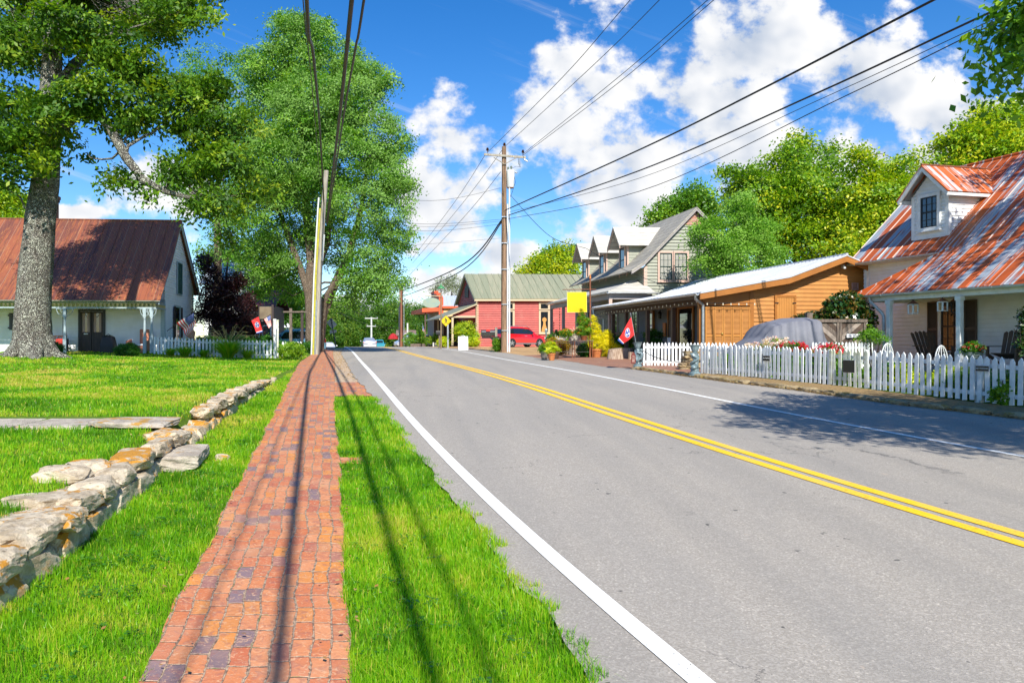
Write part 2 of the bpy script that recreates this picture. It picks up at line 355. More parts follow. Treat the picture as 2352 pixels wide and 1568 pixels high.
def m_brick():                         # uv x: across (m), y: along (m)
    m = bpy.data.materials.new('old_brick_paving'); m.use_nodes = True; n = NT(m.node_tree)
    uv = n.a('ShaderNodeTexCoord').outputs['UV']; x, y, _ = n.xyz(uv)
    wob = n.noise(uv, 2.3, 3, .5, 0, 'Color'); w = n.vm('MULTIPLY', n.vm('SUBTRACT', wob, (.5, .5, .5)), (.045, .07, 0))
    fx = n.noise(uv, 18, 3, .6, 0, 'Color'); w2 = n.vm('MULTIPLY', n.vm('SUBTRACT', fx, (.5, .5, .5)), (.020, .022, 0))
    x, y, _ = n.xyz(n.vm('ADD', n.vm('ADD', uv, w), w2))
    BW, BL = .098, .195
    cx = n.m('DIVIDE', x, BW); ix = n.m('FLOOR', cx); fxx = n.m('FRACT', cx)
    off = n.a('ShaderNodeTexWhiteNoise', {'W': ix}, noise_dimensions='1D').outputs['Value']
    cy = n.m('ADD', n.m('DIVIDE', y, BL), n.m('MULTIPLY', off, 1.0)); iy = n.m('FLOOR', cy); fyy = n.m('FRACT', cy)
    ex = n.m('MULTIPLY', n.m('MINIMUM', fxx, n.m('SUBTRACT', 1.0, fxx)), BW); ey = n.m('MULTIPLY', n.m('MINIMUM', fyy, n.m('SUBTRACT', 1.0, fyy)), BL)
    e = n.m('MINIMUM', ex, ey)
    wn = n.a('ShaderNodeTexWhiteNoise', {'Vector': n.comb(ix, iy, 0.0)}, noise_dimensions='3D'); r1, r2, r3 = n.xyz(wn.outputs['Color'])
    rr = n.a('ShaderNodeValToRGB', {0: r1}); el = rr.color_ramp.elements; el[0].position = 0; el[0].color = (.40, .115, .065, 1); el[1].position = 1; el[1].color = (.18, .12, .125, 1)
    for p_, c_ in ((.2, (.52, .17, .065)), (.42, (.57, .24, .11)), (.62, (.46, .125, .055)), (.76, (.60, .23, .05)), (.90, (.38, .15, .10)), (.945, (.22, .15, .16))):
        q = el.new(p_); q.color = (*c_, 1)
    sh = n.vm('ADD', uv, n.vm('SCALE', wn.outputs['Color'], (0, 0, 0)))
    pn = n.noise(n.vm('ADD', uv, wn.outputs['Color']), 14, 5, .65, 1.0)
    c = n.mix(n.m('MULTIPLY', n.ramp(pn, .50, .64), .55), rr.outputs[0], (.28, .115, .09)); c = n.mix(n.m('MULTIPLY', n.ramp(n.noise(n.vm('ADD', uv, wn.outputs['Color']), 24, 6, .75, 1.5), .53, .63), .7), c, (.62, .38, .22))
    sand = n.noise(uv, 1.7, 4, .6); c = n.mix(n.m('MULTIPLY', n.ramp(sand, .5, .75), .5), c, (.52, .29, .18))
    edge = n.m('ADD', .0050, n.m('MULTIPLY', n.ramp(n.noise(uv, 9, 4, .7), .4, .75), .010))
    j = n.ramp(e, n.m('MULTIPLY', edge, .5), edge); jc = n.mix(n.ramp(n.noise(uv, 30, 4, .7), .42, .6), (.50, .36, .24), (.20, .12, .08)); jc = n.mix(n.ramp(n.noise(uv, 5, 3, .6), .62, .72), jc, (.10, .17, .03))
    c = n.mix(j, jc, c)
    p = n.a('ShaderNodeBsdfPrincipled', {'Base Color': c, 'Roughness': .68}); p.inputs['Specular IOR Level'].default_value = .4
    h = n.m('ADD', n.m('MULTIPLY', n.ramp(e, 0.001, .007), .8), n.m('ADD', n.m('MULTIPLY', pn, .9), n.m('MULTIPLY', r2, .3)))
    n.put(p.inputs['Normal'], n.a('ShaderNodeBump', {'Strength': .8, 'Distance': .010, 'Height': h}).outputs[0])
    n.a('ShaderNodeOutputMaterial', {0: p.outputs[0]}); return m
def m_gravel(name, a, b, c3):
    m = bpy.data.materials.new(name); m.use_nodes = True; n = NT(m.node_tree)
    co = n.a('ShaderNodeTexCoord').outputs['Object']; v = n.a('ShaderNodeTexVoronoi', {'Vector': co, 'Scale': 38.0}); r_ = n.xyz(v.outputs['Color'])[0]
    c = n.mix(r_, a, b); c = n.mix(n.ramp(n.noise(co, 1.5, 5, .65), .45, .65), c, c3)
    p = n.a('ShaderNodeBsdfPrincipled', {'Base Color': c, 'Roughness': .9})
    n.put(p.inputs['Normal'], n.a('ShaderNodeBump', {'Strength': .8, 'Distance': .015, 'Height': v.outputs['Distance']}).outputs[0])
    n.a('ShaderNodeOutputMaterial', {0: p.outputs[0]}); return m
def m_ground():
    m = bpy.data.materials.new('turf_soil'); m.use_nodes = True; n = NT(m.node_tree)
    co = n.a('ShaderNodeTexCoord').outputs['Object']
    c = n.mix(n.ramp(n.noise(co, 9, 5, .7), .4, .65), (.075, .15, .012), (.13, .22, .02)); c = n.mix(n.ramp(n.noise(co, .9, 4, .6), .5, .75), c, (.15, .2, .03))
    c = n.mix(n.ramp(n.noise(co, 45, 3, .7), .5, .8), c, (.05, .07, .012))
    p = n.a('ShaderNodeBsdfPrincipled', {'Base Color': c, 'Roughness': .95}); p.inputs['Specular IOR Level'].default_value = .1
    n.put(p.inputs['Normal'], n.a('ShaderNodeBump', {'Strength': .6, 'Distance': .03, 'Height': n.noise(co, 60, 3, .7)}).outputs[0])
    n.a('ShaderNodeOutputMaterial', {0: p.outputs[0]}); return m
def m_stone(name, base, light, lich, amt=.56, sc=1.0):
    m = bpy.data.materials.new(name); m.use_nodes = True; n = NT(m.node_tree)
    co = n.a('ShaderNodeTexCoord').outputs['Object']; oi = n.a('ShaderNodeObjectInfo').outputs['Random']
    v = n.vm('ADD', co, n.comb(n.m('MULTIPLY', oi, 37.0), n.m('MULTIPLY', oi, 11.0), 0.0))
    c = n.mix(n.ramp(n.noise(v, 5*sc, 6, .7), .35, .65), base, light)
    c = n.mix(n.ramp(n.noise(n.vm('MULTIPLY', v, (1, 1, 3)), 16*sc, 5, .7), .55, .7), c, tuple(x*.45 for x in base))
    up = n.xyz(n.a('ShaderNodeNewGeometry').outputs['Normal'])[2]
    lf = n.m('MULTIPLY', n.ramp(n.m('ADD', n.noise(v, 4.5*sc, 5, .7), n.m('MULTIPLY', n.m('SUBTRACT', oi, .5), .22)), amt, amt+.06), n.ramp(up, -.1, .5))
    c = n.mix(lf, c, n.mix(n.noise(v, 25, 3, .6), lich, tuple(x*.7 for x in lich)))
    p = n.a('ShaderNodeBsdfPrincipled', {'Base Color': c, 'Roughness': .88})
    n.put(p.inputs['Normal'], n.a('ShaderNodeBump', {'Strength': .9, 'Distance': .03, 'Height': n.noise(v, 14*sc, 7, .72)}).outputs[0])
    n.a('ShaderNodeOutputMaterial', {0: p.outputs[0]}); return m
def m_bark(name, dark, light, lich=None, sc=9.0, la=.5):
    m = bpy.data.materials.new(name); m.use_nodes = True; n = NT(m.node_tree)
    co = n.a('ShaderNodeTexCoord').outputs['Object']
    d = n.vm('ADD', n.vm('MULTIPLY', co, (1, 1, .38)), n.vm('SCALE', n.noise(co, 4, 3, .6, 0, 'Color'), (0, 0, 0)))
    v = n.a('ShaderNodeTexVoronoi', {'Vector': n.vm('ADD', d, n.vm('MULTIPLY', n.noise(co, 7, 3, .6, 0, 'Color'), (.12, .12, .08))), 'Scale': sc*2}, feature='DISTANCE_TO_EDGE')
    e = n.ramp(v.outputs['Distance'], .02, .22)
    c = n.mix(e, dark, light); c = n.mix(n.m('MULTIPLY', n.ramp(n.noise(co, 14, 4, .7), .5, .7), .6), c, tuple(x*.55 for x in light))
    if lich: c = n.mix(n.m('MULTIPLY', n.m('MULTIPLY', n.ramp(n.noise(co, 3.2, 5, .7), la-.08, la+.1), n.ramp(n.noise(co, 22, 3, .7), .35, .55)), n.m('MULTIPLY', e, .9)), c, lich)
    p = n.a('ShaderNodeBsdfPrincipled', {'Base Color': c, 'Roughness': .93}); p.inputs['Specular IOR Level'].default_value = .2
    n.put(p.inputs['Normal'], n.a('ShaderNodeBump', {'Strength': 1.0, 'Distance': .05, 'Height': n.m('ADD', e, n.m('MULTIPLY', n.noise(co, 30, 4, .7), .5))}).outputs[0])
    n.a('ShaderNodeOutputMaterial', {0: p.outputs[0]}); return m
def m_roof(name, a, b, axis, width, c3=None, seam=.05, seamcol=(.5, .52, .52), thr=(.42, .58), rough=.5, metal=.0, lap_=0, rmix=1.0, sy=.35):
    """sheet-metal roof: panels of given width along 'axis' (0 x, 1 y), each with its own amount of rust"""
    m = bpy.data.materials.new(name); m.use_nodes = True; n = NT(m.node_tree)
    co = n.a('ShaderNodeTexCoord').outputs['Object']; c_ = n.xyz(co)
    s = n.m('DIVIDE', c_[axis], width); i = n.m('FLOOR', s); f = n.m('FRACT', s)
    rnd = n.a('ShaderNodeTexWhiteNoise', {'W': i}, noise_dimensions='1D').outputs['Value']
    st = (3.2, sy, sy) if axis == 0 else (sy, 3.2, sy)
    nz = n.noise(n.vm('MULTIPLY', co, st), 2.2, 6, .62)
    big = n.noise(co, .8, 3, .6)
    fac = n.ramp(n.m('ADD', n.m('ADD', nz, n.m('MULTIPLY', n.m('SUBTRACT', rnd, .5), .34)), n.m('MULTIPLY', n.m('SUBTRACT', big, .5), .3)), thr[0], thr[1])
    c = n.mix(n.m('MULTIPLY', fac, rmix), a, b)
    if c3: c = n.mix(n.ramp(n.noise(n.vm('MULTIPLY', co, st), 6, 5, .7), .52, .72), c, c3)
    c = n.mix(n.m('LESS_THAN', f, seam), c, n.mix(.6, c, seamcol))
    p = n.a('ShaderNodeBsdfPrincipled', {'Base Color': c, 'Roughness': rough, 'Metallic': metal})
    if lap_:
        w = n.m('SINE', n.m('MULTIPLY', c_[axis], 2*math.pi/lap_)); n.put(p.inputs['Normal'], n.a('ShaderNodeBump', {'Strength': .6, 'Distance': .012, 'Height': w}).outputs[0])
    n.a('ShaderNodeOutputMaterial', {0: p.outputs[0]}); return m
def m_shingle(name, a, b, row=.22):
    m = bpy.data.materials.new(name); m.use_nodes = True; n = NT(m.node_tree)
    co = n.a('ShaderNodeTexCoord').outputs['Object']; x, y, z = n.xyz(co)
    r_ = n.m('DIVIDE', z, row); f = n.m('FRACT', r_); i = n.m('FLOOR', r_)
    rn = n.a('ShaderNodeTexWhiteNoise', {'W': i}, noise_dimensions='1D').outputs['Value']
    cx = n.m('FLOOR', n.m('ADD', n.m('MULTIPLY', n.m('ADD', x, y), 3.0), n.m('MULTIPLY', rn, 5.0)))
    w = n.a('ShaderNodeTexWhiteNoise', {'Vector': n.comb(cx, i, 0.0)}).outputs['Value']
    c = n.mix(w, a, b); c = n.mix(n.m('MULTIPLY', n.ramp(n.noise(co, 2.0, 4, .6), .4, .7), .5), c, tuple(q*.75 for q in a)); c = n.mix(n.m('LESS_THAN', f, .1), c, tuple(q*.5 for q in a))
    p = n.a('ShaderNodeBsdfPrincipled', {'Base Color': c, 'Roughness': .85})
    n.put(p.inputs['Normal'], n.a('ShaderNodeBump', {'Strength': .4, 'Distance': .012, 'Height': f}).outputs[0])
    n.a('ShaderNodeOutputMaterial', {0: p.outputs[0]}); return m
def m_glass(name, col=(.012, .016, .02), rough=.03):
    m = bpy.data.materials.new(name); m.use_nodes = True; n = NT(m.node_tree)
    p = n.a('ShaderNodeBsdfPrincipled', {'Base Color': col, 'Roughness': rough}); p.inputs['Specular IOR Level'].default_value = .9; p.inputs['Coat Weight'].default_value = .3; p.inputs['Coat Roughness'].default_value = .02
    n.a('ShaderNodeOutputMaterial', {0: p.outputs[0]}); return m
def m_flat(name, col, rough=.6, **k): return mat(name, col, rough=rough, **k)

ASPH = m_asphalt(); PW = m_paint('road_paint_white', (.82, .82, .78)); PY = m_paint('road_paint_yellow', (.86, .50, .002))
BRICK = m_brick(); TURF = m_ground()
GRAV = m_gravel('pea_gravel', (.55, .36, .16), (.30, .17, .08), (.50, .30, .12)); GRAV2 = m_gravel('tan_gravel', (.62, .46, .30), (.34, .24, .15), (.45, .34, .24))
BRICKPLAZA = mat('worn_brick_paving', (.32, .15, .09), (.24, .12, .075), rough=.85, ns=14, bump=.5, bs=30, dirt=(.36, .25, .16), ds=2.2)
STONE = m_stone('rough_limestone', (.36, .28, .18), (.62, .53, .39), (.58, .26, .02), .525)
SLAB = m_stone('limestone_slab', (.34, .29, .23), (.52, .46, .37), (.50, .27, .05), .60)
KERB = m_stone('kerb_stone', (.20, .15, .09), (.42, .32, .17), (.28, .2, .05), .60)
WHITE = mat('white_paint', (.80, .81, .80), (.68, .69, .67), ns=5, rough=.5, dirt=(.50, .49, .43), ds=3, dlo=.62, dhi=.8, bump=.08)
PICKET = mat('weathered_white_paint', (.78, .80, .80), (.66, .68, .66), ns=9, rough=.55, dirt=(.24, .20, .14), ds=8, dlo=.655, dhi=.71, bump=.15)
PICKETG = mat('algae_stained_white_paint', (.74, .76, .72), (.50, .52, .34), ns=5, rough=.6, dirt=(.30, .33, .10), ds=6, dlo=.55, dhi=.68, bump=.15)
CREAM = mat('cream_paint', (.60, .47, .29), (.54, .42, .26), ns=4, rough=.55)
TRIMG = mat('blue_grey_paint', (.36, .44, .46), (.30, .38, .40), ns=4, rough=.55)
GREEN = mat('green_shutter_paint', (.035, .12, .10), (.025, .09, .08), ns=6, rough=.5)
BLACK = mat('black_paint', (.018, .018, .02), rough=.45); DKWOOD = mat('dark_stained_wood', (.055, .035, .03), (.03, .02, .018), ns=20, stretch=(1, 1, .15), rough=.6, bump=.2)
GLASS = m_glass('window_glass'); GLASSB = m_glass('sky_lit_glass', (.03, .05, .08))
GALV = mat('galvanised_steel', (.55, .58, .60), (.42, .45, .47), ns=8, rough=.38, metal=.75)
GUT = mat('white_gutter_enamel', (.62, .64, .64), (.5, .5, .48), ns=5, rough=.35, dirt=(.32, .28, .22), ds=4, dlo=.6, dhi=.75)
WOODG = mat('weathered_grey_wood', (.20, .155, .12), (.09, .07, .058), ns=8, stretch=(4, 4, .5), rough=.85, bump=.4, bs=30)
POLEW = mat('utility_pole_wood', (.30, .19, .115), (.16, .095, .055), ns=9, stretch=(3, 3, .18), rough=.85, bump=.5, bs=26)
POLEG = mat('grey_pole_wood', (.40, .37, .30), (.25, .22, .17), ns=9, stretch=(3, 3, .2), rough=.85, bump=.4, bs=26)
RUST = mat('rusted_iron', (.28, .09, .035), (.14, .05, .025), ns=18, rough=.8, bump=.2); TERRA = mat('terracotta', (.58, .21, .065), (.46, .155, .05), ns=9, rough=.75, bump=.1)
SIGNY = mat('yellow_sign_enamel', (.66, .50, .0), (.62, .46, .0), ns=2, rough=.35); WIRE = mat('black_cable', (.012, .012, .013), rough=.5)
WIREB = mat('old_cable_sheath', (.055, .032, .018), (.03, .02, .014), ns=3, rough=.55)
# ---- ground sheets ---------------------------------------------------------
rng = np.random.default_rng(7); random.seed(7)
YS = np.unique(np.round(np.concatenate([np.arange(-30, 0, 3), np.arange(0, 20, .25), np.arange(20, 40, .5), np.arange(40, 110, 1.5), np.geomspace(110, 3500, 36)]), 3))
def grid_obj(name, X, Y, Z, m, uv=None, kind='structure', smooth=True):
    ny, nx = X.shape; v = np.stack([X, Y, Z], -1).reshape(-1, 3); i = np.arange(ny*nx).reshape(ny, nx)
    f = np.stack([i[:-1, :-1], i[:-1, 1:], i[1:, 1:], i[1:, :-1]], -1).reshape(-1, 4)
    o = np_obj(name, v, f, m, smooth=smooth)
    if uv is not None:
        l = o.data.uv_layers.new(name='uv'); l.data.foreach_set('uv', uv.reshape(-1, 2)[f.ravel()].astype(np.float32).ravel())
    if kind: o['kind'] = kind
    return o
def build_ground():
    off = np.concatenate([-np.geomspace(900, 16, 12), -np.arange(15, 1.1, -.7), [-1, -.7, -.5, -.42, -.35, -.28, -.2, -.12, 0, .15, .4, .8], np.arange(1.2, 14, .6), np.geomspace(14.5, 900, 16)])
    X = xat(WALL, np.clip(YS, -40, 22))[:, None]+off[None, :]; Y = np.repeat(YS[:, None], len(off), 1)
    grid_obj('ground', X, Y, H(X, Y), TURF)
def ribbon(name, xl, xr, ys, dz, m, nx=2, uvs=None, kind='structure', flat=True):
    ys = np.asarray(ys, float); t = np.linspace(0, 1, nx)[None, :]; a = xl(ys)[:, None]; b = xr(ys)[:, None]
    X = a+(b-a)*t; Y = np.repeat(ys[:, None], nx, 1); Z = (hr(Y) if flat else H(X, Y))+dz
    uv = None
    if uvs: s = np.concatenate([[0], np.cumsum(np.hypot(np.diff(b[:, 0]), np.diff(ys)))]); uv = np.stack([X-b, np.repeat(s[:, None], nx, 1)], -1)
    return grid_obj(name, X, Y, Z, m, uv, kind)
def yr(a, b): return np.concatenate([[a], YS[(YS > a+1e-6) & (YS < b-1e-6)], [b]])
def wig(y, a=.03, k=1.0, s=0): y = np.asarray(y); return a*(np.sin(y*3.1*k+s)+.6*np.sin(y*7.3*k+1.3*s)+.4*np.sin(y*17.7*k+s))
EDGE_FAR = lambda y: np.where(y > 60, (y-60)*.0, 0)
xEL = lambda y: xat(EL, y)+wig(y, .025, 1, 2); xER = lambda y: xat(ER, y)+wig(y, .03, .8, 1)
xSL = lambda y: xat(SL, y)+wig(y, .012, 1, 4); xSR = lambda y: xat(SR, y)+wig(y, .01, 1, 3)
build_ground()
def fine(a, b, s=.08): return np.unique(np.concatenate([np.arange(a, min(b, 24), s), yr(a, b)]))
ribbon('road', xEL, xER, yr(-12, 130), .03, ASPH, 8)
def mark(name, w, half, m, off=0.0, a=-4, b=None, dz=.036):
    b = b or 120; f = lambda s: (lambda y: xat(w, y)+off+s*half*1.01)
    o = ribbon(name, f(-1), f(1), yr(a, b), dz, m, 2)
    return o
mark('road_edge_line', WL, .062, PW); mark('road_far_edge_line', WR, .055, PW)
mark('centre_line', WY, .066, PY, -.115); mark('second_centre_line', WY, .066, PY, .115)
ribbon('sidewalk', xSL, xSR, fine(-2, 66), .026, BRICK, 6, uvs=True, flat=True)
# small brick crossings and gravel between walk and road
gA, gB = 14.6, 21.5
ribbon('gravel_verge', xSR, lambda y: xEL(y)+.06, fine(17.3, 60, .2), .016, GRAV2, 4)
ribbon('brick_crossing', xSR, xEL, fine(14.2, 17.3), .022, BRICK, 5, uvs=True)
ribbon('brick_stub', xSR, lambda y: xSR(y)+(xEL(y)-xSR(y))*.33, fine(8.02, 8.36, .06), .020, BRICK, 4, uvs=True)
ribbon('plaza_paving', xER, lambda y: xER(y)+2.6+5*sst(24, 30, y), yr(20.3, 38), .034, BRICKPLAZA, 14, flat=False)
ribbon('gravel_lot', xER, lambda y: xER(y)+30, yr(38, 110), .03, GRAV, 20, flat=False)
ribbon('kerb_soil', lambda y: xER(y)-.05, lambda y: xER(y)+1.25, yr(-2, 21.2), .03, mat('leaf_littered_soil', (.17, .11, .05), (.34, .22, .08), ns=25, rough=.95, bump=.6), 5, flat=False)
# garden path slabs across the lawn
def lawn_path():
    a, b = gp(0, 950), gp(455, 957); c, d = gp(0, 961), gp(418, 984)
    mb = MB(); xs = [-14, -11.5, -9.3, -7.4, -5.9, -4.6, -3.75]
    for i in range(len(xs)-1):
        x0, x1 = xs[i]+.02, xs[i+1]-.02
        if i == len(xs)-2: x1 = min(x1, float(xat(WALL, 8.8))-.02)
        y0, y1 = 8.55+random.uniform(-.04, .04), 9.55+random.uniform(-.05, .05); z = gz(min(x0, -4.6), 9)+.022
        z2 = z
        mb.prism([(x0, y0, z2-.1), (x1, y0+random.uniform(-.05, .05), z2-.1), (x1+.0, y1, z2-.1), (x0, y1+random.uniform(-.05, .05), z2-.1)], (0, 0, .1))
    o = mb.build('path', SLAB, bevel=.012); tag(o, kind='structure')
lawn_path()
# ---- grass -----------------------------------------------------------------
GRASS = LM('grass_blades', [(.07, .20, .006), (.13, .34, .008), (.22, .44, .010), (.36, .46, .02), (.55, .46, .10)], trans=.45, rough=.42, spec=.35)
def n2(x, y, s, seed=0):
    """cheap smooth value noise"""
    x = x*s+seed*13.1; y = y*s+seed*7.7; xi = np.floor(x); yi = np.floor(y); fx = x-xi; fy = y-yi; fx = fx*fx*(3-2*fx); fy = fy*fy*(3-2*fy)
    h = lambda a, b: np.modf(np.abs(np.sin(a*127.1+b*311.7+seed)*43758.5453))[0]
    return (h(xi, yi)*(1-fx)+h(xi+1, yi)*fx)*(1-fy)+(h(xi, yi+1)*(1-fx)+h(xi+1, yi+1)*fx)*fy
def blades(bands, xl, xr, hfun=None, skip=None, dz=0.0, yel=0.0, lean=.45):
    P = []
    for y0, y1, dens, w, h in bands:
        ym = np.linspace(y0, y1, 30); wid = np.maximum(xr(ym)-xl(ym), 0); n = int(dens*wid.mean()*(y1-y0))
        if n < 1: continue
        y = rng.uniform(y0, y1, n*2); a = xl(y); b = xr(y); wm = wid.max(); keep = rng.uniform(0, wm, n*2) < (b-a); y = y[keep][:n]
        a = xl(y); b = xr(y); x = a+(b-a)*rng.uniform(0, 1, len(y))
        if skip is not None: k = ~skip(x, y); x = x[k]; y = y[k]
        P.append(np.stack([x, y, np.full_like(x, w), np.full_like(x, h)], 1))
    P = np.concatenate(P); x, y, w, h = P.T; n = len(x); z = H(x, y)+dz-.004
    h = h*rng.uniform(.5, 1.3, n)*(.55+.9*n2(x, y, 3.0, 1)); w = w*rng.uniform(.7, 1.3, n)
    th = rng.uniform(0, 2*np.pi, n); la = rng.uniform(0, 2*np.pi, n); le = np.abs(rng.normal(0, lean, n))
    sx, sy = np.cos(th)*w/2, np.sin(th)*w/2; lx, ly = np.cos(la)*le*h, np.sin(la)*le*h
    b0 = np.stack([x-sx, y-sy, z], 1); b1 = np.stack([x+sx, y+sy, z], 1)
    m0 = np.stack([x-sx*.8+lx*.35, y-sy*.8+ly*.35, z+h*.6], 1); m1 = np.stack([x+sx*.8+lx*.35, y+sy*.8+ly*.35, z+h*.6], 1)
    tip = np.stack([x+lx, y+ly, z+h*np.sqrt(np.clip(1-le**2*.6, .15, 1))], 1)
    v = np.stack([b0, b1, m1, m0, tip], 1).reshape(-1, 3); i = np.arange(n)[:, None]*5
    f = np.concatenate([i+np.array([[0, 1, 2]]), i+np.array([[0, 2, 3]]), i+np.array([[3, 2, 4]])], 0)
    t = .33+.6*(n2(x, y, 1.3, 2)-.5)+.5*(n2(x, y, 5, 3)-.5)+rng.normal(0, .16, n)+yel*sst(.45, .8, n2(x, y, .8, 5))
    t = np.where(rng.uniform(0, 1, n) < .06, rng.uniform(.75, 1, n), t)
    o = np_obj('grass', v, f, GRASS, cols=np.repeat(np.clip(t, 0, 1), 5)); tag(o, kind='stuff'); return o
def tagg(o, l): o['label'] = l; o['category'] = 'grass'
NB = [(2.2, 4, 8500, .0045, .062), (4, 6, 6600, .0055, .062), (6, 9, 4000, .0075, .062), (9, 14, 1900, .011, .07), (14, 22, 900, .018, .065), (22, 34, 350, .03, .06)]
o = blades(NB, lambda y: xat(WALL, np.clip(y, -40, 22))-.02, lambda y: xSL(y)+.015, yel=.28); tagg(o, 'bright green mown grass strip between the low stone wall and the brick walk')
sk = lambda x, y: (y > 14.35) | ((y > 8.06+.05*np.sin(x*19)) & (y < 8.33+.04*np.sin(x*23)) & (x < xSR(y)+(xEL(y)-xSR(y))*.28))
o = blades([(a, b, d*1.15, w, h*1.2) for a, b, d, w, h in NB if a < 14], lambda y: xSR(y)-.01, lambda y: xEL(y)+.05+wig(y, .05, 2.3, 1), skip=sk, yel=.22); tagg(o, 'long bright grass verge between the brick walk and the asphalt road')
pathskip = lambda x, y: (y > 8.5) & (y < 9.6)
LB = [(3.2, 6, 3600, .0065, .06), (6, 9, 2400, .009, .06), (9, 13, 1300, .012, .055), (13, 19, 620, .019, .055), (19, 27, 290, .03, .055), (27, 37, 130, .045, .055)]
o = blades(LB, lambda y: np.maximum(-940/1700*y-.6, -22+0*y), lambda y: np.minimum(xat(WALL, np.clip(y, -40, 22))-.30, xSL(y)-.1), skip=pathskip, yel=.45); tagg(o, 'lawn grass above the low stone wall in front of the old tree')
o = blades([(36, 66, 40, .05, .09)], lambda y: xSL(y)-9, lambda y: xSL(y)-.3); tagg(o, 'grass beside the far end of the brick walk')
# ---- stones ----------------------------------------------------------------
def stone_mesh(name, sx, sy, sz, seed, m, rough=.12, n=7):
    r_ = np.random.default_rng(seed); g = np.linspace(-1, 1, n); V = []; Fq = []
    idx = {}
    def vid(p):
        k = tuple(np.round(p, 4))
        if k not in idx: idx[k] = len(V); V.append(p)
        return idx[k]
    for ax in range(3):
        for sg in (-1, 1):
            for i in range(n-1):
                for j in range(n-1):
                    q = []
                    for a, b in ((i, j), (i+1, j), (i+1, j+1), (i, j+1)):
                        p = np.zeros(3); p[ax] = sg; p[(ax+1) % 3] = g[a]; p[(ax+2) % 3] = g[b]; q.append(vid(p))
                    Fq.append(q if sg > 0 else q[::-1])
    V = np.array(V); pl = r_.normal(0, 1, (20, 3)); pl /= np.linalg.norm(pl, axis=1)[:, None]; d = r_.uniform(.98, 1.35, 20)
    for a, b in zip(pl, d):                # break the corners off with random planes
        e = V @ a-b; V = V-np.maximum(e, 0)[:, None]*a
    k = V*3.1+seed; V = V+rough*.28*np.stack([np.sin(k[:, 1]*1.7+k[:, 2]*2.3), np.sin(k[:, 0]*2.1+k[:, 2]*1.3), np.sin(k[:, 0]*1.9+k[:, 1]*2.7)], 1)+r_.normal(0, rough*.20, V.shape)
    V = V*np.array([sx, sy, sz])/2
    return np_obj(name, V, np.array(Fq), m)
def build_wall():
    w = thing('dry_stone_wall', 'low dry-stone retaining wall of lichen-stained limestone edging the lawn', 'stone wall', (float(xat(WALL, 9)), 9, 0))
    def at(y, inset): return Vector((float(xat(WALL, y))-inset, y, 0))
    k = 0
    for row, (zf, hf, lmin, lmax, dep, ins) in enumerate(((0.0, .62, .36, .75, .26, .10), (.58, .38, .32, .74, .30, .13))):
        y = 3.1
        while y < 17.2:
            L = random.uniform(lmin, lmax)*(1 if y < 11 else .9); wh = max(wallh(y+L/2), .1)+.02
            if row == 1 and (y > 16 or 8.2 < y < 9.5): y += L; continue
            h = hf*float(wh)*random.uniform(1.0, 1.25)+.02; ym = y+L/2
            a, b = at(y, 0), at(y+L, 0); ang = math.atan2(b.y-a.y, b.x-a.x)
            s = stone_mesh('stone', L*1.0, dep*random.uniform(.8, 1.2), h, 100+k, STONE, .10, 9); s.parent = w
            z = hr(ym)+zf*float(wh)+h*.42-(.06 if row == 0 else 0)
            p = at(ym, ins+random.uniform(-.04, .04)); s.location = (p.x-w.location.x, p.y-w.location.y, z)
            s.rotation_euler = (random.uniform(-.07, .07), random.uniform(-.05, .05), ang+random.uniform(-.1, .1)); y += L*.95; k += 1
    return w
build_wall()
def single_stone(name, u0, u1, v, hgt, dep, label, cat, m, seed, dz=0, rough=.06, n=7):
    a, b = gp(u0, v), gp(u1, v); s = stone_mesh(name, (b-a).length, dep, hgt, seed, m, rough, n)
    c = (a+b)/2; s.location = (c.x, c.y+dep/2, min(a.z, b.z)+hgt/2-.02+dz); s.rotation_euler = (0, 0, .05); return tag(s, label, cat)
s = stone_mesh('stone_step', .78, .95, .17, 5, SLAB, .05); s.location = (-2.62, 8.05, hr(8.0)+.09); s.rotation_euler = (0.02, 0, .12); tag(s, 'thick grey limestone slab step in the grass below the stone wall', 'stone step')
s = stone_mesh('wall_cap_slab', 1.0, .9, .09, 8, SLAB, .03); s.location = (-3.35, 9.02, gz(-4.3, 9)+.02); tag(s, 'flat grey slab where the lawn path meets the stone wall', 'stone slab')
s = stone_mesh('small_stone', .16, .16, .1, 15, STONE, .1); s.location = (-2.08, 8.25, hr(8.2)+.03); tag(s, 'small pale stone at the right end of the slab step', 'stone')
for k, (u, v, s_) in enumerate(((150, 1098, .42), (205, 1083, .36), (100, 1168, .45), (165, 1152, .42), (280, 1070, .5), (228, 1093, .3), (40, 1215, .6), (355, 1012, .42))):
    p = gp(u, v); s = stone_mesh('loose_stone', s_, .34, .17, 60+k, STONE, .13); s.location = (p.x, p.y, p.z+.03); s.scale = (1, 1, .8); s.rotation_euler = (.05, .04, .6*k)
    tag(s, ['pale wedge stone lying loose on the wall top beside the lawn', 'lichen-capped loose stone on the wall top, nearest the pale wedge', 'long brown loose stone on the wall top above the grass strip', 'rounded white loose stone resting on the wall top', 'broad orange-lichened loose stone on the wall top', 'smallest loose stone among those on the wall top', 'big loose orange-topped stone near the left picture edge', 'flat pale loose stone just below the path slab'][k], 'stone', 'loose stones on the lawn wall')
o = single_stone('small_stone', 622, 634, 876, .12, .15, 'small white stone in the grass beyond the far end of the stone wall', 'stone', STONE, 33)
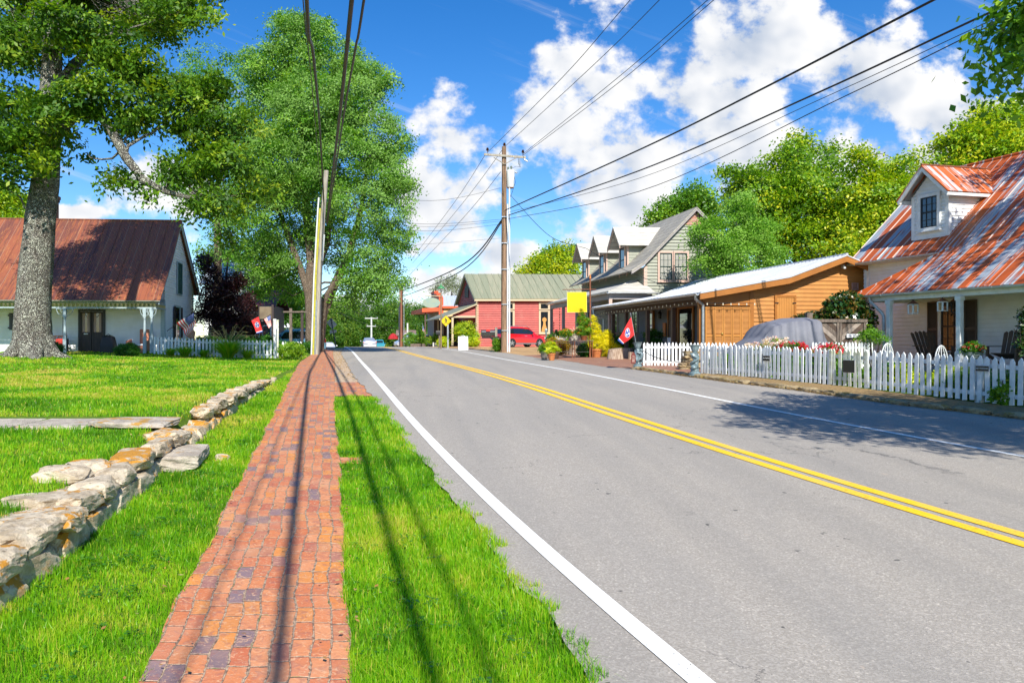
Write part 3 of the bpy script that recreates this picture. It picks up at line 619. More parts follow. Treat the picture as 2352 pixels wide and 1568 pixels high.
# ---- buildings -------------------------------------------------------------
def rebase(o, z):
    o.location.z += z
    for c in o.children: c.location.z -= z
    return o
def LAPM(x, y, z=0): return T((x, y, z))                 # wall facing the camera (outside = -y)
def MROAD(x, y=0): return T((x, y, 0)) @ RZ(R(-90))      # wall facing left / the road; a = -y
LIP = {}
def MRIGHT(x, y=0): return T((x, y, 0)) @ RZ(R(90))      # wall facing right; a = +y
def frame_box(mb, x0, x1, z0, z1, w, d0, d1, M): # rectangular ring standing proud from -d0 to -d1
    mb.box(x0-w, x0, -d1, -d0, z0-w, z1+w, M); mb.box(x1, x1+w, -d1, -d0, z0-w, z1+w, M)
    mb.box(x0+.0005, x1-.0005, -d1+.003, -d0, z1, z1+w, M); mb.box(x0+.0005, x1-.0005, -d1+.003, -d0, z0-w, z0, M)
def window(par, M, x0, x1, z0, z1, cols=2, rows=4, case=.1, cmat=WHITE, smat=BLACK, glass=GLASS, sill=True, blinds=None, mid=True, name='window'):
    M = M @ T((0, -.045, 0)); mb = MB(); frame_box(mb, x0, x1, z0, z1, case, -.04, .05, M)
    w = mb.build(name, cmat, par)
    if sill: MB().box(x0-case-.03, x1+case+.03, -.09, -.004, z0-case-.035, z0-case, M).build('sill', cmat, w)
    MB().box(x0+.002, x1-.002, -.014, -.002, z0+.002, z1-.002, M).build('pane', glass, w)
    mb = MB(); frame_box(mb, x0+.04, x1-.04, z0+.04, z1-.04, .036, .015, .036, M)
    if mid: mb.box(x0+.04, x1-.04, -.040, -.015, (z0+z1)/2-.022, (z0+z1)/2+.022, M)
    for i in range(1, cols): x = x0+(x1-x0)*i/cols; mb.box(x-.010, x+.010, -.031, -.015, z0+.04, z1-.04, M)
    for j in range(1, rows):
        z = z0+(z1-z0)*j/rows
        if mid and abs(z-(z0+z1)/2) < .03: continue
        mb.box(x0+.04, x1-.04, -.029, -.015, z-.009, z+.009, M)
    mb.build('sash', smat, w)
    if blinds:
        mb = MB(); z = z0+.06
        while z < z1-.05: mb.box(x0+.05, x1-.05, -.0148, -.0142, z, z+.028, M); z += .055
        mb.build('blind', blinds, w)
    return w
def shutter(par, M, x0, x1, z0, z1, m):
    M = M @ T((0, -.03, 0))
    mb = MB(); frame_box(mb, x0+.04, x1-.04, z0+.04, z1-.04, .04, .012, .045, M); zm = (z0+z1)/2; mb.box(x0+.04, x1-.04, -.044, -.012, zm-.035, zm+.035, M)
    z = z0+.05
    while z < z1-.06:
        if abs(z-zm) > .05: mb.prism([((M @ Vector((x0+.04, -.016, z+.03)))), (M @ Vector((x0+.04, -.038, z))), (M @ Vector((x0+.04, -.030, z))), (M @ Vector((x0+.04, -.012, z+.024)))], (M.to_3x3() @ Vector((x1-x0-.08, 0, 0))))
        z += .042
    mb.box(x0+.04, x1-.04, -.013, -.010, z0+.04, z1-.04, M)
    return mb.build('shutter', m, par)
def gutter(par, pts, r=.065, m=GUT, name='gutter'):
    a, b = Vector(pts[0]), Vector(pts[1]); t = (b-a).normalized(); s = t.cross(Vector((0, 0, 1))).normalized(); mb = MB(); prof = []
    for k in range(9): w = math.pi*k/8; prof.append((math.cos(w)*r, -math.sin(w)*r*1.05))
    prof += [(-r*.82, 0.0)]+[(-math.cos(math.pi*k/8)*r*.82*-1*-1, -math.sin(math.pi*k/8)*r*.85) for k in range(1, 8)]+[(r*.82, 0)]
    mb.loft([[p+s*q[0]+Vector((0, 0, q[1])) for q in prof] for p in (a, b)])
    L = (b-a).length; k = .4
    while k < L: p = a+t*k; mb.loft([[p+t*e+s*q[0]*1.12+Vector((0, 0, q[1]*1.12)) for q in prof] for e in (0, .025)]); k += .85
    return mb.build(name, m, par)
def downspout(par, pts, r=.042, m=GUT): return MB().tube(pts, r, 10).build('downspout', m, par, smooth=True)

SIDEW = mat('white_lap_siding', (.82, .83, .83), (.76, .77, .76), ns=3, rough=.55, dirt=(.47, .46, .42), ds=1.2, dlo=.62, dhi=.85, bump=.05)
def roofmb(polys, t=.045):
    mb = MB()
    for p in polys: mb.slab(p, t)
    return mb
# .. white house on the right ................................................
def white_house():
    h = thing('white_house', 'white clapboard house with rust-striped metal roof, dormer and porch behind the picket fence', 'house', (px(1975, 23.5), 23.5, 0), R(13.2))
    ROOF = m_roof('rust_striped_metal', (.44, .085, .010), (.30, .36, .41), 1, .30, (.33, .06, .012), .10, (.66, .64, .58), (.52, .62), rough=.55, sy=.22)
    xw = 2.0; M = MROAD(xw); g = .85
    w = lap(MB(), [[(-1.75, g), (12, g), (12, 4.45), (-1.75, 4.45)]], M, .125, .030).build('wall', SIDEW, h)
    MB().box(xw+.02, 8.0, -12, 1.73, g, 4.4).build('house_core', SIDEW, h)
    lap(MB(), [[(0, g), (6.2, g), (6.2, 4.4), (3.3, 7.5), (0, 4.4)]], T((8.1, 1.75, 0)) @ RZ(R(180)), .125, .03).build('gable_wall', SIDEW, h)
    MB().box(xw-.035, xw+.1, 1.62, 1.79, g, 4.5).build('corner_board', WHITE, h)
    # main roof (front slope and back slope)
    e, rg = (1.6, 4.47), (5.0, 7.72); fr = 2.15; nr = -12
    roofmb([[(e[0], fr, e[1]), (e[0], nr, e[1]), (rg[0], nr, rg[1]), (rg[0], fr, rg[1])], [(rg[0], fr, rg[1]), (rg[0], nr, rg[1]), (8.4, nr, 4.47), (8.4, fr, 4.47)]]).build('roof', ROOF, h)
    mb = MB()
    nrm = Vector((-(rg[1]-e[1]), 0, rg[0]-e[0])).normalized(); sl = Vector((rg[0]-e[0], 0, rg[1]-e[1]))
    y = fr-.02
    while y > -11.9:
        if not (-1.25 < y < .2): mb.tube([Vector((e[0], y, e[1]))+nrm*.006, Vector((e[0], y, e[1]))+sl+nrm*.006], .014, 4, cap=False)
        y -= .60
    mb.tube([(rg[0], fr, rg[1]+.01), (rg[0], nr, rg[1]+.01)], .05, 8)
    mb.build('roof_seam', ROOF, h)
    mb = MB(); mb.prism([(e[0], fr-.02, e[1]-.16), (e[0], fr-.02, e[1]-.04), (rg[0], fr-.02, rg[1]-.04), (rg[0], fr-.02, rg[1]-.18)], (0, .03, 0)); mb.box(e[0]+.01, xw, -1.7, fr-.03, e[1]-.10, e[1]-.06); mb.build('rake_board', WHITE, h)
    gutter(h, [(e[0]-.05, fr+.05, e[1]-.03), (e[0]-.05, -1.72, e[1]-.02)])
    downspout(h, [(e[0]-.02, -1.35, e[1]-.05), (e[0]+.0, -1.35, e[1]-.30), (e[0]+.06, -1.38, e[1]-.42)], .05)
    # dormer
    d = MB(); yc = -.49; hw = .62; xf = 2.2; zr = lambda x: e[1]+(x-e[0])*(rg[1]-e[1])/(rg[0]-e[0])
    MD = MROAD(xf)
    lap(d, [[(-yc-hw, zr(xf)), (-yc+hw, zr(xf)), (-yc+hw, 6.42), (-yc, 7.10), (-yc-hw, 6.42)]], MD, .115, .026)
    for sg, Ms in ((1, T((0, yc-hw, 0))),):
        lap(d, [[(xf, zr(xf)-.02), (3.9, zr(3.9)), (3.9, 6.45), (xf, 6.45)]], Ms, .115, .026)
    lap(d, [[(0, zr(3.9)), (3.9-xf, zr(xf)-.02), (3.9-xf, 6.45), (0, 6.45)]], T((3.9, yc+hw, 0)) @ RZ(R(180)), .115, .026)
    dm = d.build('dormer', SIDEW, h)
    mb = MB(); mb.box(xf-.03, xf+.08, yc-hw-.03, yc-hw+.09, zr(xf)-.02, 6.42); mb.box(xf-.03, xf+.08, yc+hw-.09, yc+hw+.03, zr(xf)-.02, 6.42)
    mb.box(xf-.036, xf+.05, yc-hw+.09, yc+hw-.09, zr(xf)-.05, zr(xf)+.05)
    for s_ in (1, -1): mb.prism([(xf-.34, yc+s_*.86, 6.20), (xf-.34, yc, 7.12), (xf-.34, yc, 7.30), (xf-.34, yc+s_*.90, 6.36)], (.05, 0, 0))
    for s_ in (1, -1): mb.box(xf-.33, 3.6, yc+s_*.80, yc+s_*.88, 6.22, 6.34)
    mb.build('dormer_trim', WHITE, dm)
    pk = 7.32; xb = e[0]+(pk-e[1])*(rg[0]-e[0])/(rg[1]-e[1]); xe = e[0]+(6.36-e[1])*(rg[0]-e[0])/(rg[1]-e[1])
    RD = m_roof('rust_dormer_metal', (.46, .10, .015), (.42, .44, .45), 0, .34, (.34, .07, .02), .07, (.62, .64, .62), (.56, .68), rough=.55, sy=.25)
    roofmb([[(xf-.36, yc-.92, 6.34), (xe+.1, yc-.92, 6.34), (xb+.1, yc, pk), (xf-.36, yc, pk)], [(xf-.36, yc, pk), (xb+.1, yc, pk), (xe+.1, yc+.92, 6.34), (xf-.36, yc+.92, 6.34)]], .035).build('dormer_roof', RD, dm)
    MB().tube([(xf-.36, yc, pk+.02), (xb+.12, yc, pk+.02)], .03, 6).build('ridge_cap', RUST, dm)
    window(dm, MD, -yc-.27, -yc+.30, 5.36, 6.33, 3, 4, .1, WHITE, BLACK, GLASSB, sill=True)
    # porch roof, ceiling, posts
    roofmb([[(-.06, .2, 3.20), (-.06, -12, 3.20), (1.62, -12, 4.56), (1.62, -1.72, 4.56)], [(-.06, .2, 3.20), (1.62, -1.72, 4.56), (1.99, -1.72, 4.56), (1.99, .2, 3.20)]], .04).build('porch_roof', ROOF, h)
    mb = MB(); y = .1
    pn = Vector((-1.36, 0, 1.68)).normalized()
    while y > -11.9:
        t0 = 0 if y < -1.72 else 1; x1 = 1.62 if y < -1.72 else max(.02, (.2-y)/1.92*1.68-.06); z1 = 3.2+(x1+.06)*.8095
        mb.tube([Vector((-.06, y, 3.2))+pn*.008, Vector((x1, y, z1))+pn*.008], .013, 4, cap=False); y -= .52
    mb.tube([(-.06, .2, 3.215), (1.62, -1.72, 4.575)], .028, 6); mb.build('roof_seam', ROOF, h)
    MB().box(.1, 1.95, -12, .0, 3.13, 3.155).build('porch_ceiling', WHITE, h)
    mb = MB(); mb.box(.02, .10, -12, .02, 2.98, 3.16); mb.box(.10, 1.96, -.06, .02, 2.98, 3.16); mb.build('porch_beam', WHITE, h)
    gutter(h, [(-.10, .34, 3.18), (-.10, -12, 3.18)], .07)
    for y in (-1.08, -3.32, -5.8, -8.3):
        mb = MB(); mb.box(-.055, .075, y-.065, y+.065, 1.05, 2.97); mb.box(-.075, .095, y-.085, y+.085, 1.05, 1.45); mb.box(-.075, .095, y-.085, y+.085, 2.86, 2.975); mb.build('porch_post', WHITE, h, bevel=.012)
    downspout(h, [(-.08, -.42, 3.14), (-.06, -.45, 2.98), (.02, -.80, 2.62), (.03, -.86, 2.50), (.03, -.87, .95)], .045)
    mb = MB(); mb.box(-.15, 1.97, -12, .05, .82, 1.05); mb.build('porch_floor', mat('grey_porch_floor', (.24, .25, .25), rough=.6), h)
    window(h, M, 1.10, 1.72, 1.45, 2.95, 3, 4, .1, WHITE, BLACK, GLASS)
    for a, b in ((.62, .98), (1.84, 2.22)): shutter(h, M, a, b, 1.25, 2.98, mat('brown_shutter_paint', (.075, .06, .05), rough=.5))
    window(h, M, 4.6, 5.4, 1.45, 2.95, 3, 4, .1, WHITE, BLACK, GLASS)
    return rebase(h, .9)
WH = white_house()
def hang_lantern(T0, x, y, ztop, s, m, label):
    """square lantern hanging by a ring under the porch eave; arched openings, peaked cap, candle"""
    p = T0 @ Vector((x, y, 0)); t = thing('hanging_lantern', label, 'lantern', (p.x, p.y, ztop-s*2.5), WH.rotation_euler.z, 'lanterns hanging on the white porch')
    mb = MB(); a = s*.5; mb.box(-a, a, -a, a, 0, s*.12)
    for sx in (-1, 1):
        for sy in (-1, 1): mb.box(sx*a, sx*(a-s*.14), sy*a, sy*(a-s*.14), s*.12, s*1.5)
    mb.box(-a, a, -a, a, s*1.38, s*1.52); mb.build('cage', m, t)
    mb = MB(); q = a*1.12
    mb.add([(-q, -q, s*1.52), (q, -q, s*1.52), (q, q, s*1.52), (-q, q, s*1.52), (0, 0, s*2.1)], [(0, 1, 4), (1, 2, 4), (2, 3, 4), (3, 0, 4), (3, 2, 1, 0)]); mb.build('cap', RUST, t)
    mb = MB(); mb.tube([(0, 0, s*2.05), (0, 0, s*2.5)], s*.03, 6); mb.ball((0, 0, s*2.15), s*.1, 8); mb.build('hook', BLACK, t)
    MB().lathe([(s*.16, s*.12), (s*.16, s*.8), (s*.02, s*.82)], 12).build('candle', mat('wax', (.75, .68, .55), rough=.5), t, smooth=True)
    return t
MWH = T(WH.location) @ RZ(R(13.2)); MWH0 = T((WH.location.x, WH.location.y, 0)) @ RZ(R(13.2))
hang_lantern(MWH0, .05, -1.85, 3.02, .19, WHITE, 'white arched lantern hanging alone against the white siding, left of the window')
hang_lantern(MWH0, .05, -2.78, 3.04, .18, WHITE, 'white arched lantern hanging in front of the brown shutter and window')
hang_lantern(MWH0, .95, -2.45, 3.12, .22, BLACK, 'dark wire-framed lantern hanging from the porch ceiling at the window')

# .. orange-brown workshop ....................................................
OW = mat('orange_brown_siding', (.48, .205, .045), (.41, .17, .035), ns=2.2, rough=.5, bump=.05, dirt=(.56, .26, .06), ds=1.6, dlo=.5, dhi=.8); OWT = mat('orange_brown_trim', (.36, .135, .022), (.31, .115, .02), ns=3, rough=.5)
BROWN = mat('dark_brown_paint', (.10, .06, .042), (.08, .048, .035), ns=5, rough=.55); GREYS = mat('dark_grey_siding', (.145, .155, .17), (.12, .13, .145), ns=3, rough=.6)
def orange_building():
    h = thing('orange_workshop', 'low orange-brown clapboard building with white metal roof and a shaded porch on the road side', 'building', (px(1607, 25.5), 25.5, 0), R(4.4))
    g = .85; M = LAPM(0, 0)
    lap(MB(), [[(1.86, g), (10, g), (10, 2.9), (8.4, 3.55), (5.1, 4.60), (3.0, 3.80), (1.86, 3.55)]], M, .142, .026).build('gable_wall', OW, h)
    MB().box(1.9, 9.9, .01, 9.9, g, 3.2).build('building_core', OW, h)
    lap(MB(), [[(-9.9, g), (0, g), (0, 3.3), (-9.9, 3.3)]], MROAD(1.8), .142, .026).build('shop_wall', GREYS, h)
    mb = MB(); mb.box(1.78, 1.92, -.04, .08, g, 3.56); mb.box(-.02, .12, -.02, .12, g, 3.2); mb.prism([(-.02, -.022, 2.98), (1.78, -.022, 2.98), (1.78, -.022, 3.54), (-.02, -.022, 3.22)], (0, .06, 0)); mb.build('corner_board', OWT, h)
    RM = m_roof('white_ribbed_metal', (.58, .60, .63), (.42, .45, .49), 1, .23, None, .16, (.22, .25, .30), (.5, .8), rough=.35, metal=.25, rmix=.8)
    e = -.18; y0, y1 = -.42, 10.9
    prof = [(e, 3.40), (3.0, 3.96), (5.05, 4.72), (9.6, 2.95)]
    roofmb([[(prof[i][0], y1, prof[i][1]), (prof[i][0], y0, prof[i][1]), (prof[i+1][0], y0, prof[i+1][1]), (prof[i+1][0], y1, prof[i+1][1])] for i in range(3)], .035).build('roof', RM, h)
    mb = MB(); y = y0+.02
    while y < y1: mb.tube([(e, y, 3.412), (3.0, y, 3.972), (5.05, y, 4.732)], .017, 4, cap=False); y += .23
    mb.tube([(5.05, y0, 4.735), (5.05, y1, 4.735)], .05, 6); mb.build('roof_rib', RM, h)
    mb = MB()
    for i in range(3): a, b = prof[i], prof[i+1]; mb.prism([(a[0], y0+.02, a[1]-.24), (b[0], y0+.02, b[1]-.24), (b[0], y0+.02, b[1]-.038), (a[0], y0+.02, a[1]-.038)], (0, .035, 0))
    mb.build('rake_board', OWT, h)
    mb = MB()
    for i in range(3): a, b = prof[i], prof[i+1]; mb.prism([(a[0]+.02, y0+.06, a[1]-.075), (b[0], y0+.06, b[1]-.075), (b[0], y0+.06, b[1]-.05), (a[0]+.02, y0+.06, a[1]-.05)], (0, 10.9, 0))
    mb.build('soffit', BROWN, h)
    mb = MB(); mb.box(.22, .36, .0, 10.2, 3.02, 3.26); mb.box(e+.03, e+.06, y0+.04, y1-.1, 3.20, 3.36); mb.build('porch_beam', BROWN, h)
    gutter(h, [(e-.07, y1, 3.37), (e-.07, y0+.05, 3.37)], .065)
    downspout(h, [(e-.06, y0+.22, 3.33), (e-.05, y0+.22, 3.18), (.06, y0+.30, 3.0), (.07, y0+.31, 2.9), (.07, y0+.31, .9)], .05, GALV)
    downspout(h, [(e-.06, y1-.3, 3.33), (e-.05, y1-.35, 3.05), (.25, y1-.4, 2.85), (.26, y1-.4, .9)], .045, GALV)
    for y in (9.3, 7.6, 5.2, 2.75): MB().box(.22, .36, y-.07, y+.07, .9, 3.02).build('porch_post', BROWN, h)
    MB().box(-.05, 1.8, .1, 10.2, .7, .93).build('porch_floor', mat('brown_deck', (.12, .08, .055), rough=.8), h)
    # folding louvred doors in the gable
    for k in range(5):
        x0 = .17+k*.322; sh = shutter(h, LAPM(0, 0), x0, x0+.312, .95, 2.93, OW); sh.name = 'folding_door'
    MB().ball((.76, -.085, 2.0), .035, 8, (1, 1, 1.6)).build('door_handle', mat('brass', (.6, .42, .12), rough=.3, metal=1), h)
    M = LAPM(0, -.03); mb = MB(); frame_box(mb, 2.74, 3.36, 1.0, 3.27, .075, -.025, .045, M)
    d = MB(); x = 2.745
    while x < 3.35: d.box(x, x+.083, -.026, -.002, 1.0, 3.265, M); x += .088
    dd = d.build('plank_door', OW, h); mb.build('door_frame', OWT, dd); [MB().box(a, a+.13, -.09, -.076, 3.06, 3.09).build('hinge', BLACK, dd) for a in (2.66, 3.30)]
    mb = MB(); frame_box(mb, 5.5, 5.68, 3.56, 3.76, .025, .002, .05, M)
    for k in range(4): mb.box(5.5, 5.68, -.04, -.02, 3.575+k*.048, 3.60+k*.048, M)
    mb.build('wall_vent', mat('vent_tan', (.40, .25, .2), rough=.6), h)
    mb = MB(); mb.box(5.12, 5.18, -.12, -.02, 4.28, 4.40); mb.ball((5.1, -.2, 4.30), .055, 8); mb.build('floodlight', WHITE, h)
    MR = MROAD(1.8) @ T((0, -.035, 0))
    window(h, MR, -8.62, -8.1, 1.9, 3.05, 1, 2, .09, OWT, BLACK, GLASS)
    mb = MB(); frame_box(mb, -5.45, -4.2, 1.02, 3.08, .11, .004, .06, MR); dr = mb.build('shop_door', OWT, h); MB().box(-5.44, -4.21, -.02, -.003, 1.0, 3.07, MR).build('pane', GLASS, dr)
    mb = MB(); frame_box(mb, -6.5, -5.8, .98, 3.08, .09, .004, .05, MR); dr = mb.build('porch_door', OWT, h); MB().box(-6.5, -5.8, -.02, -.003, 1.0, 3.08, MR).build('door_panel', BROWN, dr)
    MB().box(-6.98, -6.72, -.07, -.022, 1.95, 2.55, MR).build('notice_box', mat('orange_box', (.62, .20, .05), rough=.6), h)
    return rebase(h, .85)
OB = orange_building()
MOB = T((OB.location.x, OB.location.y, 0)) @ RZ(R(4.4))
# .. grey-green house .........................................................
def grey_house():
    SG = mat('sage_lap_siding', (.30, .31, .24), (.26, .27, .215), ns=3, rough=.6); TP = mat('pinkish_tan_trim', (.58, .40, .32), (.52, .36, .29), ns=4, rough=.55)
    SH = m_shingle('pale_fibre_shingles', (.52, .50, .45), (.42, .40, .35)); SH2 = m_shingle('grey_slate_shingles', (.40, .37, .31), (.30, .275, .23)); TG = mat('grey_taupe_trim', (.30, .27, .26), rough=.6)
    h = thing('grey_green_house', 'sage-grey clapboard house with steep shingle roof, three pale dormers and a hipped porch', 'house', (px(1480, 38), 38, 0), R(4))
    g = .95
    lap(MB(), [[(0, g), (5.3, g), (5.3, 5.6), (2.65, 8.42), (0, 5.6)]], LAPM(0, 0), .17, .045).build('gable_wall', SG, h)
    lap(MB(), [[(-10.6, g), (0, g), (0, 5.55), (-10.6, 5.55)]], MROAD(0), .17, .045).build('wall', SG, h)
    MB().box(.02, 5.28, .02, 10.6, g, 5.5).build('house_core', SG, h)
    y0, y1 = -.3, 10.9; pr = [(-.78, 5.36), (-.12, 5.80), (2.65, 8.64), (5.5, 5.75)]
    roofmb([[(pr[i][0], y1, pr[i][1]), (pr[i][0], y0, pr[i][1]), (pr[i+1][0], y0, pr[i+1][1]), (pr[i+1][0], y1, pr[i+1][1])] for i in range(3)], .06).build('roof', SH2, h)
    mb = MB()
    for i in range(3): a, b = pr[i], pr[i+1]; mb.prism([(a[0], y0+.02, a[1]-.2), (b[0], y0+.02, b[1]-.2), (b[0], y0+.02, b[1]-.06), (a[0], y0+.02, a[1]-.06)], (0, .04, 0))
    mb.build('rake_board', TG, h)
    mb = MB(); mb.box(-.03, .14, -.035, .02, g, 5.6); mb.box(-.03, .01, -.03, .14, g, 5.5); mb.build('corner_board', TP, h)
    mb = MB(); mb.prism([(2.0, -.03, 7.72), (3.3, -.03, 7.72), (2.65, -.03, 8.38)], (0, .02, 0)); z = 7.76
    while z < 8.3: hw = (8.42-z)*.93; mb.box(2.65-hw, 2.65+hw, -.06, -.03, z, z+.03); z += .07
    mb.build('gable_vent', mat('salmon_louvre', (.62, .33, .24), rough=.6), h)
    BL = mat('window_blinds', (.62, .60, .52), rough=.7)
    for a, b in ((.78, 1.43), (1.57, 2.22)): window(h, LAPM(0, 0), a, b, 4.90, 6.28, 3, 4, .1, TP, mat('dark_green_sash', (.02, .05, .045), rough=.4), GLASS, True, BL)
    for yc in (2.94, 6.35, 9.75):
        M = MROAD(-.02); mb = MB(); a = -yc
        lap(mb, [[(a-.62, 5.25), (a+.62, 5.25), (a+.62, 6.95), (a, 7.75), (a-.62, 6.95)]], M, .15)
        lap(mb, [[(-.02, 5.7), (1.1, 6.95), (-.02, 6.95)]], T((0, yc-.62, 0)), .15); lap(mb, [[(-1.1, 6.95), (.02, 5.7), (.02, 6.95)]], T((0, yc+.62, 0)) @ RZ(R(180)), .15)
        d = mb.build('dormer', SG, h)
        pk = 8.06; ev = 6.93; xb = 2.1; xe = 1.05; ww = 1.0
        roofmb([[(-.62, yc-ww, ev), (xe, yc-ww, ev), (xb, yc, pk), (-.62, yc, pk)], [(-.62, yc, pk), (xb, yc, pk), (xe, yc+ww, ev), (-.62, yc+ww, ev)]], .05).build('dormer_roof', SH, d)
        mb = MB()
        for s_ in (1, -1): mb.prism([(-.60, yc+s_*(ww-.02), ev-.16), (-.60, yc, pk-.2), (-.60, yc, pk-.05), (-.60, yc+s_*(ww-.02), ev-.03)], (.04, 0, 0)); mb.box(-.045, .03, yc+s_*.5, yc+s_*.65, 5.3, 6.93)
        mb.build('dormer_trim', TP, d)
        window(d, M, a-.34, a+.34, 5.55, 6.9, 1, 2, .08, TP, BLACK, GLASSB)
    # porch
    roofmb([[(-2.25, -1.05, 4.20), (0, .9, 4.95), (0, 9.0, 4.95), (-2.25, 10.7, 4.20)][::-1], [(-2.25, -1.05, 4.20), (.15, -1.05, 4.20), (.15, .9, 4.95), (-.4, .9, 4.95)]], .05).build('porch_roof', SH, h)
    mb = MB(); mb.box(-2.15, -2.0, -.9, 10.5, 3.85, 4.12); mb.box(-2.0, .05, -.9, -.75, 3.85, 4.12); mb.build('porch_beam', TG, h)
    gutter(h, [(-2.3, 10.8, 4.18), (-2.3, -1.1, 4.18)], .06); gutter(h, [(-2.25, -1.12, 4.18), (.3, -1.12, 4.18)], .06)
    for x, y in ((-2.08, -.82), (-2.08, 2.0), (-2.08, 4.8), (-2.08, 7.6), (-2.08, 10.4), (-.05, -.82)): MB().box(x-.08, x+.08, y-.08, y+.08, .95, 3.86).build('porch_post', TP if y < 0 else TG, h)
    MB().box(-2.2, 0, -.95, 10.6, .9, 1.35).build('porch_floor', mat('grey_deck', (.2, .19, .18), rough=.8), h)
    mb = MB(); mb.box(-2.11, -2.05, -.7, 10.3, 2.12, 2.2); mb.box(-2.1, -2.06, -.7, 10.3, 1.5, 1.56); mb.box(-2.0, -.1, -.85, -.79, 2.12, 2.2); mb.box(-2.0, -.1, -.84, -.80, 1.5, 1.56)
    y = -.6
    while y < 10.3: mb.box(-2.095, -2.065, y-.015, y+.015, 1.56, 2.12); y += .14
    x = -1.9
    while x < -.1: mb.box(x-.015, x+.015, -.835, -.805, 1.56, 2.12); x += .13
    mb.build('railing', TP, h)
    for y in (1.2, 4.2, 8.6): window(h, MROAD(0), -y-.4, -y+.4, 1.9, 3.6, 2, 2, .1, TG, BLACK, GLASS)
    return rebase(h, .95)
GH = grey_house()
# .. red shop .................................................................
def red_shop():
    RS = mat('red_lap_siding', (.45, .062, .045), (.37, .05, .038), ns=3, rough=.6, dirt=(.50, .12, .09), ds=1.4, dlo=.5, dhi=.8); TN = mat('tan_trim', (.52, .42, .27), rough=.55)
    RG = m_roof('green_standing_seam', (.21, .225, .15), (.27, .265, .18), 0, .62, (.25, .26, .17), .035, (.10, .12, .07), (.4, .7), rough=.55)
    h = thing('red_shop', 'red clapboard shop with green standing-seam roof and a lean-to porch on its left', 'shop', (px(1096, 66), 66, 0))
    g = 1.25; k = -.155; D = 7.6
    lap(MB(), [[(0, g), (11, g), (11, 5.5), (0, 5.5)]], LAPM(0, 0), .20, .055).build('front_wall', RS, h)
    MB().prism([(.02, .02, g), (10.98, .02, g), (10.98+k*D, D, g), (.02+k*D, D, g)], (0, 0, 4.2)).build('building_core', RS, h)
    L = math.hypot(D, k*D); MS = Matrix.Translation((k*D, D, 0)) @ RZ(math.atan2(-D, -k*D))
    lap(MB(), [[(0, g), (L, g), (L, 5.45), (L/2, 8.0), (0, 5.45)]], MS, .20, .055).build('gable_wall', RS, h)
    rx = k*3.8
    e0, e1 = (-.28, -.32, 5.54), (11.2, -.32, 5.54); r0, r1 = (rx-.3, 3.8, 8.12), (11+rx, 3.8, 8.05); b0, b1 = (k*8-.35, 8.0, 5.4), (11+k*8, 8.0, 5.4)
    roofmb([[e0, e1, r1, r0], [r0, r1, b1, b0]], .07).build('roof', RG, h)
    mb = MB(); x = -.2
    while x < 11.2: mb.tube([(x, -.32, 5.555), (x+rx, 3.8, 8.13)], .022, 4, cap=False); x += .62
    mb.build('roof_seam', RG, h)
    mb = MB(); mb.box(-.26, 11.2, -.33, -.29, 5.32, 5.49); mb.box(-.03, .12, -.04, .02, g, 5.4); mb.build('eave_board', TN, h)
    mb = MB(); mb.prism([(-.27, -.3, 5.28), (-.27, -.3, 5.46), (rx-.29, 3.8, 8.04), (rx-.29, 3.8, 7.86)], (.05, 0, 0)); mb.prism([(rx-.29, 3.8, 7.86), (rx-.29, 3.8, 8.04), (k*8-.34, 8, 5.34), (k*8-.34, 8, 5.16)], (.05, 0, 0)); mb.build('rake_board', TN, h)
    downspout(h, [(-.05, -.3, 5.35), (-.08, -.12, 5.1), (-.08, -.1, 1.6), (-.3, -.12, 1.35)], .07, TN)
    for a, b in ((2.35, 3.2), (5.62, 6.34)):
        w = window(h, LAPM(0, 0), a, b, 2.55, 4.42, 1, 1, .13, TN, TN, GLASS, True, None, False); window(h, LAPM(0, 0), a, b, 4.62, 5.12, 1, 1, .13, TN, TN, GLASS, False, None, False, 'transom_window')
    # carved wood cutout standing in the right window
    pts = [(5.72, 2.6), (6.24, 2.6), (6.20, 2.9), (6.10, 3.2), (6.07, 3.45), (6.17, 3.62), (6.15, 3.80), (5.98, 3.90), (5.81, 3.80), (5.79, 3.62), (5.89, 3.45), (5.86, 3.2), (5.76, 2.9)]
    MB().prism([(x, -.095, z) for x, z in pts], (0, .014, 0)).build('window_display', mat('carved_wood', (.50, .25, .06), rough=.5), h)
    mb = MB(); mb.prism([MS @ Vector((L*.52+x, -.05, z)) for x, z in ((-.9, 5.95), (.55, 5.8), (.75, 6.9), (-.1, 7.05), (-.8, 6.8))], (-.04, 0, 0)); mb.build('gable_board', DKWOOD, h)
    # lean-to porch on the left
    roofmb([[(-3.4, -.35, 3.80), (-.05, -.35, 5.15), (k*D-.05, D, 5.15), (k*D-3.4, D, 3.80)]], .07).build('porch_roof', RG, h)
    lap(MB(), [[(-2.2, 4.02), (-.06, 4.02), (-.06, 5.0), (-2.2, 4.12)]], LAPM(0, .01), .20, .055).build('porch_gable', RS, h)
    mb = MB(); mb.box(-2.3, -.05, -.05, .06, 3.86, 4.02); mb.prism([(-3.4, -.34, 3.62), (-.02, -.34, 5.0), (-.02, -.34, 5.09), (-3.4, -.34, 3.76)], (0, .05, 0)); mb.prism([(-2.3, .06, 3.86), (-2.14, .06, 3.86), (k*D-2.14, D-.2, 3.86), (k*D-2.3, D-.2, 3.86)], (0, 0, .14)); mb.build('porch_beam', TN, h)
    for x, y in ((-2.2, 0), (-2.5, 2.4), (-2.85, 4.8), (-3.2, 7.2)): MB().box(x-.09, x+.09, y-.09, y+.09, g-.05, 3.86).build('porch_post', TN, h)
    MB().box(-3.6, 0, D-.1, D, g, 4.1).build('porch_back_wall', BROWN, h)
    return rebase(h, 1.2)
RSH = red_shop()
